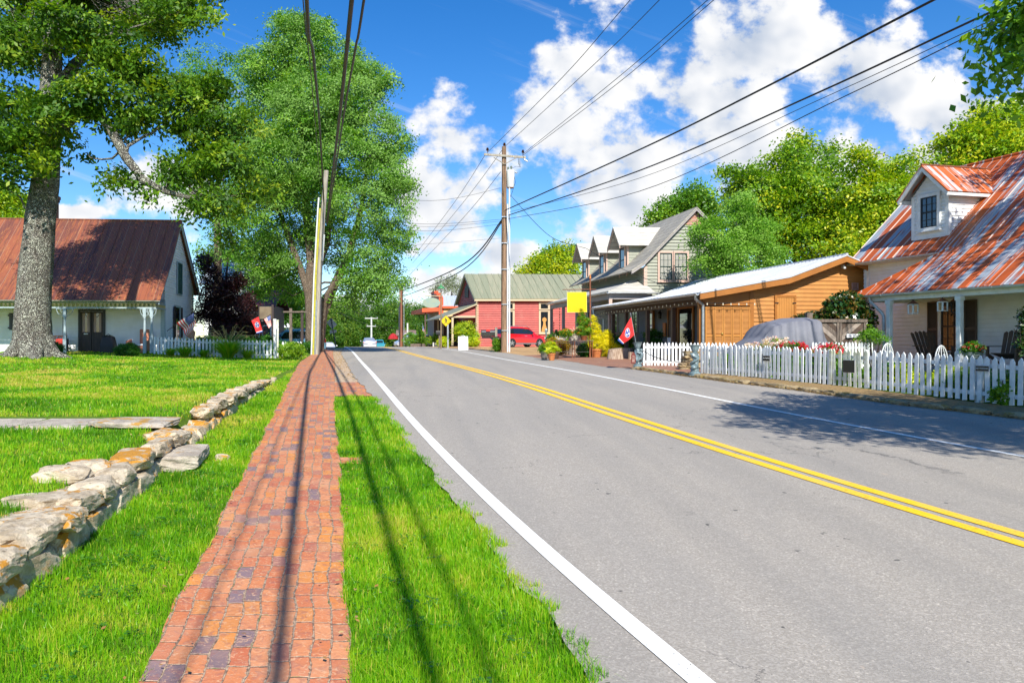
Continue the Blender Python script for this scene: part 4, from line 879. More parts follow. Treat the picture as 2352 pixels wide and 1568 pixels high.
# .. yellow false-front shop ..................................................
def parapet_shop():
    YS_ = mat('yellow_lap_siding', (.66, .42, .15), (.58, .37, .14), ns=3, rough=.6); OR = mat('orange_red_trim', (.60, .10, .03), rough=.5); GS = mat('grey_board', (.22, .22, .22), rough=.6)
    Y = 84.; X = px(1018, Y); h = thing('false_front_shop', 'yellow clapboard shop with stepped orange-edged parapet and flat awning', 'shop', (X, Y, 0)); g = 1.0; k = -.12
    z = lambda v: pz(v, Y); x = lambda u: px(u, Y)-X
    lap(MB(), [[(-.2, g), (6, g), (6, z(705)), (-.2, z(705))]], LAPM(0, 0), .24, .07).build('side_wall', YS_, h)
    MB().box(0, 6, .05, 7, g, z(705)).build('building_core', YS_, h)
    RM = m_roof('pale_seam_metal', (.55, .60, .63), (.45, .5, .55), 0, .5, None, .06, (.3, .33, .36), (.5, .8), rough=.4, metal=.2)
    roofmb([[(-.1, -.3, z(703)), (6.2, -.3, z(703)), (6.0, 4, z(674)), (-.3, 4, z(674))]], .08).build('roof', RM, h)
    MB().box(-.1, 6.2, -.34, -.28, z(708), z(703)).build('eave_board', OR, h)
    # false front seen edge-on: three steps
    mb = MB()
    for i, (a, b, zt) in enumerate(((0, 1.6, 683), (1.6, 3.2, 675), (3.2, 6.2, 667.5), (6.2, 7.8, 675), (7.8, 9.4, 683))):
        mb.prism([(k*a-.12, a, g), (k*b-.12, b, g), (k*b-.12, b, z(zt)), (k*a-.12, a, z(zt))], (-.3, 0, 0))
    mb.build('parapet', GS, h)
    mb = MB()
    for i, (a, b, zt) in enumerate(((0, 1.6, 683), (1.6, 3.2, 675), (3.2, 6.2, 667.5))):
        mb.prism([(k*a-.06, a-.14, z(zt)), (k*b-.06, b+.02, z(zt)), (k*b-.52, b+.02, z(zt)), (k*a-.52, a-.14, z(zt))], (0, 0, .18)); mb.box(k*a-.5, k*a+.02, a-.08, a-.02, z(zt)-.8 if i else z(zt)-2.0, z(zt))
    mb.build('parapet_cap', OR, h)
    mb = MB(); mb.prism([(-.45, 0, z(715)), (-2.4, -.2, z(717)), (-3.6, 8, z(717)), (-1.4, 8, z(715))], (0, 0, .45)); mb.build('awning', OR, h)
    MB().prism([(-.5, .3, g), (-.5, 1.5, g), (-.5, 1.5, z(722)), (-.5, .3, z(722))], (-.06, 0, 0)).build('door', mat('dark_red_door', (.22, .02, .015), rough=.5), h)
    MB().box(-2.1, -1.95, .2, .35, g, z(718)).build('awning_post', BROWN, h)
    return rebase(h, 1.0)
parapet_shop()
# .. old white cottage on the left ............................................
def cottage():
    th = 4; Y = 36.5; h = thing('old_white_cottage', 'old white clapboard cottage with rusty tin roof and front porch behind the big tree', 'house', (px(377, Y), Y, 0), R(th))
    RO = m_roof('old_rusty_tin', (.27, .08, .035), (.15, .05, .034), 0, .80, (.42, .18, .05), .02, (.4, .3, .2), (.40, .62), rough=.55, lap_=.068, sy=.3)
    g = 1.05; D = 6.4; RY_, RZ_ = 2.7, 8.12; E = (-2.05, 3.66); B = (D+.5, 4.45)
    zf = lambda y: RZ_+(y-RY_)*((RZ_-E[1])/(RY_-E[0])) if y < RY_ else RZ_-(y-RY_)*((RZ_-B[1])/(B[0]-RY_))
    sag = lambda x, y: 0
    lap(MB(), [[(-11.5, g), (0, g), (0, 3.62), (-11.5, 3.62)]], LAPM(0, 0), .135, .036).build('front_wall', SIDEW, h)
    MB().box(-11.5, -.02, .02, D-.02, g, 4.2).build('house_core', SIDEW, h)
    lap(MB(), [[(0, g), (D, g), (D, zf(D)-.1), (RY_, RZ_-.12), (0, zf(0)-.1)]], MRIGHT(0), .135, .036).build('gable_wall', SIDEW, h)
    x0, x1 = -12.5, .34
    roofmb([[(x0, E[0], E[1]), (x1, E[0], E[1]), (x1-.02, 0.3, zf(.3)-.10), (x0, 0.3, zf(.3)-.10)], [(x0, .3, zf(.3)-.10), (x1-.02, .3, zf(.3)-.10), (x1-.1, RY_, RZ_), (x0, RY_, RZ_)], [(x0, RY_, RZ_), (x1-.1, RY_, RZ_), (x1, B[0], B[1]), (x0, B[0], B[1])]], .03).build('roof', RO, h)
    mb = MB(); x = x0+.1
    nn = Vector((0, -(RZ_-E[1]), RY_-E[0])).normalized()*.012
    while x < x1: mb.tube([Vector((x, E[0], E[1]))+nn, Vector((x-.0, .3, zf(.3)-.10))+nn, Vector((x-.04, RY_, RZ_))+nn], .010, 4, cap=False); x += .80
    mb.tube([(x0, RY_, RZ_+.01), (x1-.1, RY_, RZ_+.01)], .05, 6); mb.build('roof_seam', RO, h)
    mb = MB()
    mb.prism([(x1-.03, E[0], E[1]-.2), (x1-.03, E[0], E[1]-.03), (x1-.05, .3, zf(.3)-.13), (x1-.13, RY_, RZ_-.03), (x1-.13, RY_, RZ_-.26), (x1-.05, .3, zf(.3)-.36)], (-.05, 0, 0)); mb.prism([(x1-.13, RY_, RZ_-.26), (x1-.13, RY_, RZ_-.03), (x1-.03, B[0], B[1]-.03), (x1-.03, B[0], B[1]-.28)], (-.05, 0, 0)); mb.build('rake_board', TRIMG, h)
    mb = MB(); mb.box(-.16, .035, -.035, .12, g, 3.8); mb.box(-.05, .035, D-.14, D+.03, g, zf(D)-.12); mb.build('corner_board', TRIMG, h)
    gutter(h, [(x0, E[0]-.05, E[1]-.02), (x1-.02, E[0]-.05, E[1]-.02)], .06, mat('old_gutter', (.36, .34, .28), rough=.6))
    # porch: posts with brackets, frieze of slats, beam
    mb = MB(); mb.box(-11.5, .1, -1.88, -1.80, 3.28, 3.34); mb.box(-11.5, .1, -1.86, -1.82, 3.52, 3.60); mb.box(.02, .1, -1.8, 0, 3.28, 3.34); mb.box(.03, .08, -1.8, 0, 3.5, 3.56)
    mb.build('porch_beam', TRIMG, h)
    FRM = mat('yellowed_frieze', (.55, .45, .20), (.45, .38, .18), ns=8, rough=.6); fz = MB().box(-11.5, .05, -1.845, -1.835, 3.5, 3.52).build('frieze', FRM, h); x = -11.4
    while x < 0: MB().box(x, x+.09, -1.85, -1.83, 3.34, 3.50).build('slat', FRM, fz); x += .19
    y = -1.75
    while y < -.05: MB().box(.045, .065, y, y+.05, 3.34, 3.50).build('slat', FRM, fz); y += .13
    for x in (-8.6, -4.05, -.42, -.10):
        mb = MB(); mb.box(x-.07, x+.07, -1.91, -1.77, 1.15, 1.95); mb.lathe([(.075, 1.95), (.05, 2.0), (.065, 2.1), (.055, 2.5), (.045, 2.75), (.07, 2.82), (.05, 2.87)], 12, T((x, -1.84, 0))); mb.box(x-.07, x+.07, -1.91, -1.77, 2.87, 3.3)
        for s_ in (-1, 1):
            k_ = .55 if x > -.5 else 1
            mb.tube([(x+s_*k_*(.06+.32*math.sin(a)), -1.84, 3.27-.34*math.cos(a)) for a in [q*.262 for q in range(7)]], .016, 5); mb.tube([(x+s_*k_*.06, -1.84, 3.08), (x+s_*k_*.17, -1.84, 3.12), (x+s_*k_*.20, -1.84, 3.26)], .014, 5); mb.box(x+s_*.05, x+s_*k_*.40, -1.86, -1.83, 3.24, 3.28)
        mb.build('porch_post', TRIMG, h)
    MB().box(-11.5, .05, -2.0, 0, .9, 1.15).build('porch_floor', mat('grey_porch_boards', (.2, .2, .19), rough=.7), h)
    MB().box(-11.5, .0, -1.95, -.0, 3.60, 3.62).build('porch_ceiling', CREAM, h)
    M0 = LAPM(0, -.045)
    d = MB(); frame_box(d, -4.0, -2.9, 1.18, 3.22, .09, .004, .05, M0); dr = d.build('double_door', BLACK, h)
    mb = MB()
    for a, b in ((-3.99, -3.46), (-3.44, -2.91)):
        frame_box(mb, a+.08, b-.08, 2.2, 3.12, .075, .02, .05, M0); frame_box(mb, a+.08, b-.08, 1.3, 2.05, .075, .02, .05, M0); mb.box(a+.08, b-.08, -.03, -.01, 1.3, 2.05, M0)
        for i in range(4):
            for j in range(5): mb.ball((a+.13+i*.09, -.035, 1.38+j*.14), .022, 6)
    mb.build('door_leaf', DKWOOD, dr)
    mb = MB()
    for a in (-3.90, -3.66, -3.36, -3.10): mb.box(a, a+.12, -.018, -.012, 2.2, 3.12, M0)
    mb.build('curtain', mat('pinkish_curtain', (.42, .30, .26), rough=.9), dr)
    MB().box(-3.98, -2.92, -.011, -.004, 1.2, 3.2, M0).build('pane', GLASS, dr)
    MB().box(-3.82, -3.62, -.065, -.05, 2.08, 2.14, M0).build('door_plaque', WHITE, dr)
    # batten shutter closed over the left window
    mb = MB(); x = -7.35
    while x < -6.35: mb.box(x, x+.13, -.035, -.005, 2.3, 3.12, M0); x += .14
    mb.box(-7.4, -6.3, -.06, -.035, 2.96, 3.04, M0); mb.box(-7.4, -6.3, -.06, -.035, 2.36, 2.44, M0); mb.build('batten_shutter', mat('dark_slate_paint', (.055, .055, .065), rough=.5), h)
    MR = MRIGHT(0) @ T((0, -.045, 0))
    w = MB(); frame_box(w, 2.0, 2.95, 1.6, 3.52, .1, .004, .05, MR); wd = w.build('window', TRIMG, h); MB().box(2.0, 2.95, -.02, -.003, 1.6, 3.52, MR).build('pane', GLASS, wd)
    shutter(wd, MR, 1.62, 1.92, 1.6, 3.55, DKWOOD); shutter(wd, MR, 3.05, 3.4, 1.6, 3.55, DKWOOD)
    frame = MB(); frame_box(frame, 2.45, 3.35, 4.25, 5.9, .06, .004, .05, MR); at = frame.build('attic_window', TRIMG, h); shutter(at, MR, 2.46, 2.9, 4.27, 5.88, GREEN); shutter(at, MR, 2.9, 3.34, 4.27, 5.88, GREEN)
    mb = MB(); bx = -6.45
    mb.box(bx-.24, bx+.24, RY_-.3, RY_+.3, 7.2, 9.05); mb.box(bx-.28, bx+.28, RY_-.35, RY_+.35, 9.05, 9.2); mb.box(bx-.31, bx+.31, RY_-.39, RY_+.39, 9.2, 9.36)
    mb.build('chimney', mat('dark_brick', (.20, .085, .06), (.12, .06, .05), ns=16, rough=.9, bump=.5), h)
    return rebase(h, 1.1)
CT = cottage()
MCT = T((CT.location.x, CT.location.y, 0)) @ RZ(R(4))
# ---- trees and shrubs ------------------------------------------------------
BARK_OLD = m_bark('plated_grey_bark', (.055, .045, .038), (.40, .365, .31), (.60, .62, .50), 5.5, .46); BARK_MAPLE = m_bark('maple_bark', (.17, .12, .085), (.36, .28, .21), (.42, .42, .34), 5, .6); BARK_DK = m_bark('dark_bark', (.04, .03, .025), (.13, .10, .08), None, 6)
LF_OAK = LM('hickory_leaves', [(.022, .07, .006), (.055, .14, .008), (.12, .24, .010), (.28, .36, .02)], trans=.28, rough=.52, spec=.3)
LF_MAPLE = LM('silver_maple_leaves', [(.045, .15, .010), (.08, .24, .014), (.15, .34, .022), (.28, .44, .05)], back=(.17, .31, .06), trans=.26, rough=.5, spec=.25)
LF_YEL = LM('yellow_green_leaves', [(.05, .14, .006), (.13, .27, .008), (.30, .42, .010), (.54, .52, .015)], trans=.30, rough=.45)
LF_MID = LM('mid_green_leaves', [(.035, .12, .006), (.075, .20, .008), (.15, .31, .012), (.28, .42, .02)], trans=.28, rough=.45)
LF_BIRCH = LM('light_birch_leaves', [(.07, .19, .015), (.12, .28, .02), (.20, .40, .035), (.34, .48, .07)], back=(.20, .36, .05), trans=.30, rough=.5, spec=.25)
LF_FAR = LM('far_wood_leaves', [(.025, .085, .010), (.05, .14, .012), (.10, .21, .014), (.22, .28, .03)], trans=.35, rough=.6)
LF_PURPLE = LM('purple_maple_leaves', [(.012, .006, .009), (.03, .010, .014), (.06, .018, .02), (.12, .03, .02)], trans=.25, rough=.45)
LF_DARK = LM('dark_glossy_leaves', [(.010, .035, .008), (.02, .065, .012), (.04, .10, .012), (.16, .09, .015)], trans=.12, rough=.25, spec=.7)
LF_PALE = LM('pale_sparse_leaves', [(.16, .20, .13), (.26, .30, .20), (.34, .38, .26)], trans=.3, rough=.6)
def leaf_cards(C_, N_, size, rg, up=.35, asp=.55, droop=.25):
    """one bent diamond per leaf: centres C_, unit outward directions N_"""
    n = len(C_); nr = rg.normal(0, .40, (n, 3))+N_; nr[:, 2] += up*.5; nr /= np.linalg.norm(nr, axis=1)[:, None]
    a = rg.normal(0, 1, (n, 3)); a[:, 2] -= droop; a -= (a*nr).sum(1)[:, None]*nr; a /= np.linalg.norm(a, axis=1)[:, None]; b = np.cross(nr, a)
    s = (size*rg.uniform(.65, 1.3, n))[:, None]
    v = np.stack([C_-a*s*.5, C_+b*s*asp*.5-a*s*.05-nr*s*.05, C_+a*s*.5-nr*s*.12, C_-b*s*asp*.5-a*s*.05-nr*s*.05], 1).reshape(-1, 3)
    return v, np.arange(n*4).reshape(-1, 4)
def crown(name, lobes, ncl, rcl, nlf, size, m, seed, parent=None, up=.35, shell=.45, flat=.6, asp=.55, tint=.5, tsp=.12, clump=.2, droop=.25):
    rg = np.random.default_rng(seed); L = np.array(lobes, float); vol = (L[:, 3]*L[:, 4]*L[:, 5])**.72; pick = rg.choice(len(L), ncl, p=vol/vol.sum())
    d = rg.normal(0, 1, (ncl, 3)); d /= np.linalg.norm(d, axis=1)[:, None]; rr = shell+(1-shell)*rg.uniform(0, 1, ncl)**.6
    cc = L[pick, :3]+d*rr[:, None]*L[pick, 3:6]
    cr = rcl*rg.uniform(.55, 1.35, ncl); k = rg.poisson(nlf*(cr/rcl)**2)+1; idx = np.repeat(np.arange(ncl), k); n = len(idx)
    o = rg.normal(0, .55, (n, 3))*cr[idx][:, None]; o[:, 2] *= flat; o[:, 2] -= .25*(o[:, 0]**2+o[:, 1]**2)/cr[idx]
    cn = rg.normal(0, .75, (ncl, 3))+d*.6; cn[:, 2] += up; cn /= np.linalg.norm(cn, axis=1)[:, None]; ci = cn[idx]
    o -= ci*((o*ci).sum(1)*.45)[:, None]
    P = cc[idx]+o; v, f = leaf_cards(P, ci*1.1, size, rg, up, asp, droop)
    t = tint+rg.normal(0, clump, ncl)[idx]+rg.normal(0, tsp, n)
    ob = np_obj(name, v, f, m, parent, cols=np.repeat(np.clip(t, 0, 1), 4)); return ob, cc
def wob(a, b, n, amp, rg): # wobbly limb between points
    a = np.array(a, float); b = np.array(b, float); t = np.linspace(0, 1, n)[:, None]; p = a+(b-a)*t
    ln = np.linalg.norm(b-a); q = rg.normal(0, amp*ln, (n, 3)); q[0] = q[-1] = 0
    p = p+q; p[:, 2] -= (np.sin(np.pi*t)[:, 0])*ln*.06; return [tuple(x) for x in p]
def tree(name, label, base, stems, lobes, ncl, rcl, nlf, size, lm, bark, seed, group=None, nlimb=10, ntwig=60, limb_r=.12, part='crown', stem_n=14, cat='tree', **kw):
    t = thing(name, label, cat, base, 0, group); rg = np.random.default_rng(seed+999); mb = MB()
    sub_ = kw.pop('sub', 3); sr = kw.pop('sr', 1.0); main = list(lobes)
    for l in main:                      # smaller boughs breaking the outline
        for _ in range(sub_):
            d = rg.normal(0, 1, 3); d /= np.linalg.norm(d); q = rg.uniform(.28, .5)*sr; lobes = lobes+[(l[0]+d[0]*l[3]*.95, l[1]+d[1]*l[4]*.95, l[2]+d[2]*l[5]*.95, l[3]*q, l[4]*q, l[5]*q*.8)]
    for st in stems: mb.tube([(p[0], p[1], p[2]) for p in st], [p[3] for p in st], stem_n, jit=.06)
    cr, cc = crown(part, lobes, ncl, rcl, nlf, size, lm, seed, t, **kw)
    tops = [p for st in stems for p in st[len(st)//2:]]; hubs = []
    for l in lobes[:nlimb]:
        c = np.array(l[:3]); s = min(tops, key=lambda p: np.linalg.norm(np.array(p[:3])-c)+max(0, p[2]-c[2])*1.5)
        w = wob(s[:3], c, 6, .05, rg); r0 = min(limb_r*max(.5, l[3]/1.8), s[3]*.75); mb.tube(w, [r0*(1-.14*i) for i in range(6)], 7); hubs.append((c, r0*.35)); hubs += [(np.array(w[3]), r0*.5), (np.array(w[4]), r0*.4)]
    if hubs:
        for k in rg.choice(len(cc), min(ntwig, len(cc)), replace=False):
            h = min(hubs, key=lambda q: np.linalg.norm(q[0]-cc[k])); mb.tube(wob(h[0], cc[k], 4, .08, rg), [h[1]*.5, h[1]*.35, h[1]*.22, h[1]*.12], 4, cap=False)
    mb.build('trunk', bark, t, smooth=True); return t
def LP(base, lst, dY=0, ky=1.0, kz=1.0):
    """lobes from picture measures: (u, v, depth, radius in px)"""
    out = []
    for q in lst:
        u, v, Y, r = q[:4]; p = pt(u, v, Y); rm = r*Y/F; out.append((p.x-base[0], p.y-base[1], p.z-base[2], rm, rm*(q[4] if len(q) > 4 else ky), rm*kz*(q[5] if len(q) > 5 else 1)))
    return out
# .. the old tree on the lawn
b1 = (px(76, 24), 24.0, gz(px(76, 24), 24)-.1)
def sp(b, u, v, Y, r): p = pt(u, v, Y); return (p.x-b[0], p.y-b[1], p.z-b[2], r)
tr = [(0, 0, -.2, .86), (.0, 0, .12, .70), sp(b1, 75, 775, 24, .585), sp(b1, 75, 750, 24, .56), sp(b1, 76, 700, 24, .53), sp(b1, 84, 600, 24, .485), sp(b1, 93, 500, 24, .45), sp(b1, 104, 420, 24, .42), sp(b1, 112, 300, 24, .37), sp(b1, 118, 180, 24, .31), sp(b1, 122, 60, 24, .26), sp(b1, 130, -120, 24.5, .20), sp(b1, 150, -300, 25, .1)]
br = [sp(b1, 112, 330, 24, .18), sp(b1, 175, 262, 23.6, .17), sp(b1, 228, 262, 23.3, .16), sp(b1, 256, 300, 23.2, .15), sp(b1, 288, 360, 23, .14), sp(b1, 330, 415, 23, .12), sp(b1, 380, 440, 23, .09), sp(b1, 440, 455, 23.2, .06)]
br2 = [sp(b1, 116, 230, 24, .2), sp(b1, 170, 150, 24.5, .17), sp(b1, 240, 90, 25, .13), sp(b1, 320, 60, 26, .09)]
L1 = [(60,110,24,85),(150,60,23,80),(255,110,23.5,90),(30,240,24,75),(190,215,23,75),(330,175,24,80),(330,40,25,75),(415,25,24,55),(400,250,24,80),(300,280,23.5,55),(480,300,24.5,75),(450,385,23.5,65),(545,370,24,65),(590,440,24,48),(500,465,23.5,55),(535,540,24,38),(395,395,23.5,45),(265,405,23,38),(55,330,23.5,45),(10,380,23,40),(120,360,23,30),(60,320,23,50),(150,310,23.5,40),(95,250,23,45),(200,350,23.5,30),(20,420,23,28),(40,300,22.5,48),(115,255,22.3,42),(62,375,22.4,32),(0,330,22.5,50),(240,200,23,60),(480,200,25,55),(560,280,25,55),(0,60,25,90),(330,440,23,28),(440,490,23,30),
      (100,-120,26,150,1.5),(300,-140,27,150,1.5),(-60,-60,26,120,1.3),(200,-300,27,150,1.4),(430,-60,27,90,1.2),(-100,200,24,90),(330,-20,29,120,1.2),(180,20,29,110,1.2)]
t1 = tree('old_hickory_tree', 'huge old tree with plated lichened trunk on the lawn, branches spreading over the tin roof', b1, [tr, br, br2], LP(b1, L1, kz=.62), 2900, .48, 50, .175, LF_OAK, BARK_OLD, 11, nlimb=26, ntwig=260, limb_r=.10, stem_n=28, shell=.25, tint=.48, tsp=.12, clump=.27, up=.5, droop=.5, asp=.48)
mb = MB()
for k in range(9):
    a = k*.70+.3*math.sin(k*2.1); L_ = 1.0+.25*math.sin(k*3.7); mb.tube([(math.cos(a)*.34, math.sin(a)*.34, .75), (math.cos(a)*.52, math.sin(a)*.52, .36), (math.cos(a)*.80, math.sin(a)*.80, .12), (math.cos(a+.1)*L_*1.15, math.sin(a+.1)*L_*1.15, .0), (math.cos(a+.15)*L_*1.5, math.sin(a+.15)*L_*1.5, -.12)], [.26, .22, .17, .11, .05], 10, jit=.08)
mb.build('root_flare', BARK_OLD, t1, smooth=True)
MB().lathe([(1.2, -.1), (1.05, .0), (.85, .05), (.5, .06)], 24, T((0, 0, 0.05))).build('root_mound', mat('mossy_soil', (.10, .08, .04), (.07, .12, .02), ns=8, rough=.95, bump=.5), t1, smooth=True)
# .. silver maple by the pole
b2 = (px(716, 46), 46.0, gz(px(716, 46), 46)-.1)
s1 = [(0, 0, -.2, .55), (0, 0, .4, .42), sp(b2, 716, 740, 46, .36), sp(b2, 712, 670, 46, .34), sp(b2, 715, 600, 46, .30), sp(b2, 705, 500, 46, .26), sp(b2, 700, 380, 46, .2), sp(b2, 695, 200, 46, .12), sp(b2, 700, 80, 46, .05)]
s2 = [(.35, .4, -.2, .40), (.4, .3, .6, .34), sp(b2, 742, 720, 46, .30), sp(b2, 770, 650, 46, .27), sp(b2, 800, 590, 46, .22), sp(b2, 830, 480, 46, .15), sp(b2, 850, 330, 46, .07)]
s3 = [sp(b2, 712, 690, 46, .26), sp(b2, 698, 640, 46, .22), sp(b2, 676, 580, 46, .19), sp(b2, 640, 480, 46, .13), sp(b2, 620, 350, 46, .06)]
s4 = [(.4, .2, .5, .30), sp(b2, 745, 690, 45.5, .24), sp(b2, 775, 640, 45, .18), sp(b2, 830, 660, 44.5, .10), sp(b2, 880, 640, 44, .05)]
s5 = [sp(b2, 718, 640, 46, .22), sp(b2, 752, 560, 46, .18), sp(b2, 765, 420, 46, .13), sp(b2, 775, 240, 46, .05)]
L2 = [(692,95,46,72),(632,150,46.5,62),(752,130,46,70),(815,215,45.5,72),(700,250,45,95),(610,255,46.5,70),(862,310,45,68),(790,350,44.5,95),(650,380,45,95),(878,400,44.5,58),(585,360,46,65),(890,490,44.5,50),(820,480,44,80),(720,450,46,78),(610,480,45,75),(888,580,45,48),(840,600,44,62),(760,560,47,60),(650,570,47.5,72),(600,590,46,55),(858,655,44,40),(800,668,44.5,34),(655,650,48.5,46),(590,650,48,36),(905,640,45,30),(660,75,46,45),(720,60,46,40),(580,150,46.5,40),(850,180,45.5,45),(800,140,46,45),(900,330,45,45),(915,430,44.5,40),(905,540,44.5,42),(560,300,46,45),(570,430,45.5,50),(690,350,44,95),(740,250,44,85)]
tree('silver_maple_tree', 'tall silver maple with several pale stems behind the utility pole beside the brick walk', b2, [s1, s2, s3, s4, s5], LP(b2, L2, kz=.95), 4300, .60, 62, .145, LF_MAPLE, BARK_MAPLE, 21, nlimb=25, ntwig=250, limb_r=.10, shell=.5, tint=.55, tsp=.12, clump=.27, up=.25)
b3 = (px(500, 56), 56.0, 1.1)
tree('maple_tree', 'pale green maple crown rising behind the old tree, left of the silver maple', b3, [[(0, 0, -.2, .4), (0, 0, 6, .3), (0, 0, 12, .2), (.5, 0, 20, .06)]], LP(b3, [(480,150,56,55),(540,215,56,65),(450,260,57,70),(540,330,57,80),(480,420,57,80),(560,470,56,70),(430,400,57,60),(530,560,56,60),(470,200,56,60)]), 620, .8, 55, .18, LF_MAPLE, BARK_MAPLE, 31, nlimb=9, ntwig=60, tint=.5)
# .. right hand trees
def bgtree(name, label, u, Y, lobes, lm, seed , ncl, size=.2, rcl=.8, nlf=55, z0=None, group=None, bark=BARK_DK, h=.55, **kw):
    b = (px(u, Y), Y, (gz(px(u, Y), min(Y, 90)) if z0 is None else z0)-.1); L = LP(b, [(q[0], q[1]+q[3]*.12, q[2], q[3]*.84) for q in lobes]); top = max(l[2] for l in L)
    st = [[(0, 0, -.2, .02*top+.08), (.1, 0, top*.3, .016*top+.06), (-.1, .1, top*.65, .010*top+.04), (.1, 0, top, .03)]]
    return tree(name, label, b, st, L, ncl, rcl, nlf, size, lm, bark, seed, group, nlimb=len(L), ntwig=70, **dict(dict(sub=6, sr=.85, shell=.35), **kw))
bgtree('birch_tree', 'light green birch between the sage-grey house and the orange building', 1690, 35, [(1700,480,35,42),(1650,530,34.5,45),(1740,530,35,48),(1690,580,34.5,50),(1620,585,35,38),(1765,585,35.5,40),(1660,625,35,35),(1730,640,35,38),(1600,540,35.5,26),(1785,620,36,26)], LF_BIRCH, 41, 620, .11, .42, 60, bark=mat('pale_birch_bark', (.50, .44, .36), (.3, .25, .2), ns=8, rough=.8), shell=.3)
G5 = 'trees behind the shops on the right'
bgtree('shade_tree', 'broad tree behind the orange building with the tallest crown there', 1830, 50, [(1800,400,50,85),(1880,370,51,60),(1730,440,49,70),(1850,470,49,100),(1760,520,49,75),(1920,480,50,80),(1840,570,49,90),(1910,580,50,70),(1700,410,50,45),(1830,340,51,40)], LF_YEL, 51, 950, .22, .85, 62, group=G5, tint=.36, tsp=.13)
bgtree('shade_tree', 'thin-topped yellow-green tree just left of the white house dormer', 2010, 47, [(1990,390,47,45),(2050,385,46,40),(2020,450,46,70),(1960,470,47,55),(2080,430,46,50),(1990,530,46,70),(2060,520,46,65),(1950,560,46,55),(2100,370,48,30),(1970,350,47,22)], LF_YEL, 52, 760, .2, .75, 48, group=G5, tint=.55, shell=.2, clump=.22)
bgtree('shade_tree', 'round green tree behind the ridge of the sage-grey house', 1560, 60, [(1560,470,60,50),(1520,500,60,38),(1600,450,60,42),(1625,490,60,40),(1500,520,60,22),(1570,520,60,45)], LF_MID, 53, 330, .24, .95, 55, group=G5, tint=.5)
bgtree('shade_tree', 'tall yellow-green tree beyond the right end of the white house roof', 2270, 34, [(2290,290,34,55),(2230,320,34,48),(2200,370,34,40),(2340,260,34,45),(2330,340,33,60),(2260,370,34,50),(2170,330,35,25),(2250,255,34,25)], LF_YEL, 54, 480, .17, .6, 52, group=G5, tint=.62, shell=.3)
bgtree('shade_tree', 'yellowing round tree behind the red shop roof', 1270, 92, [(1265,600,92,42),(1300,620,92,38),(1230,610,92,34),(1320,590,92,26),(1205,620,92,20),(1270,640,92,45),(1290,575,92,26)], LF_YEL, 55, 360, .30, 1.2, 55, z0=1, group=G5, tint=.68, shell=.3)
bgtree('sparse_tree', 'thin pale almost leafless tree above the false-front shop', 1038, 100, [(1020,650,100,24),(1050,655,100,22),(1038,640,100,16),(1000,660,100,12)], LF_PALE, 56, 190, .2, .7, 14, z0=1, tint=.5, shell=.1)
bgtree('yard_tree', 'yellow-green tree behind the left end of the cottage roof', 25, 60, [(20,440,60,30),(0,470,60,40),(45,465,60,26),(30,500,60,34),(-30,450,60,40)], LF_YEL, 57, 330, .24, .8, 55, tint=.5)
bgtree('yard_tree', 'dark tree crowns between the cottage gable and the silver maple', 560, 66, [(560,640,66,60),(620,620,66,50),(500,600,66,45),(600,700,66,50),(660,680,66,40)], LF_MID, 58, 420, .26, 1.1, 55, tint=.3)
bgtree('purple_maple_tree', 'dark purple-leaved maple standing beside the cottage gable', 520, 42, [(505,665,42,40),(550,700,42,38),(480,625,42,26),(475,710,42,28),(570,750,42,30),(520,740,42,40),(535,640,42,24),(470,590,42,15)], LF_PURPLE, 59, 420, .13, .5, 60, tint=.42)
# .. trees whose crowns hang in from beyond the right edge; they shade the road and the white house
b9 = (11.6, 3.6, gz(11.6, 3.6)-.1)
L9 = [(6.35,7.5,4.7,.5,.6,.3),(6.75,7.2,5.3,.8,.8,.5),(7.6,6.6,5.8,1.2,1.2,.8),(9,6,6.5,1.7,1.6,1.2),(11,5.5,7.2,2.2,2,1.6),(13,4.5,7.5,2.2,2.2,1.8),(11,2.5,8.5,2.6,2.4,1.6),(9.2,3.6,7.0,1.6,1.6,1.2),(13.5,7.5,7.0,2.0,1.8,1.4),(15,2,8,2.2,2.2,2),(7.6,4.4,6.6,1.1,1.2,.7),(8.3,8.0,5.7,1.1,1.0,.6)]
tree('roadside_maple_tree', 'maple whose leafy low branch hangs into the upper right corner over the road', b9, [[(0, 0, -.2, .5), (0, 0, 1.5, .38), (.1, .2, 4, .3), (0, .6, 6.5, .2), (-.2, .8, 9, .08)]], [(a-b9[0], b-b9[1], c-b9[2], d, e, f) for a, b, c, d, e, f in L9+[(9.2,1.2,7.2,1.5,1.5,1),(10.5,-.5,8,2,2,1.5),(8.2,2.6,6.6,.9,.9,.6),(6.6,3.4,7,1.2,1.3,.8),(8,2,7.5,1.6,1.4,1),(7,5,6.3,1,.9,.5),(9.5,4.5,7.5,1.8,1.6,1.2),(6.4,7.5,4.9,.5,.6,.3),(6.5,7.3,5.2,.6,.7,.4),(6.3,7.4,4.45,.4,.5,.2)]], 2100, .34, 40, .105, LF_MID, BARK_DK, 61, nlimb=12, ntwig=120, sub=1, shell=.2, tint=.38, tsp=.13)
b10 = (20.5, 5.5, .8)
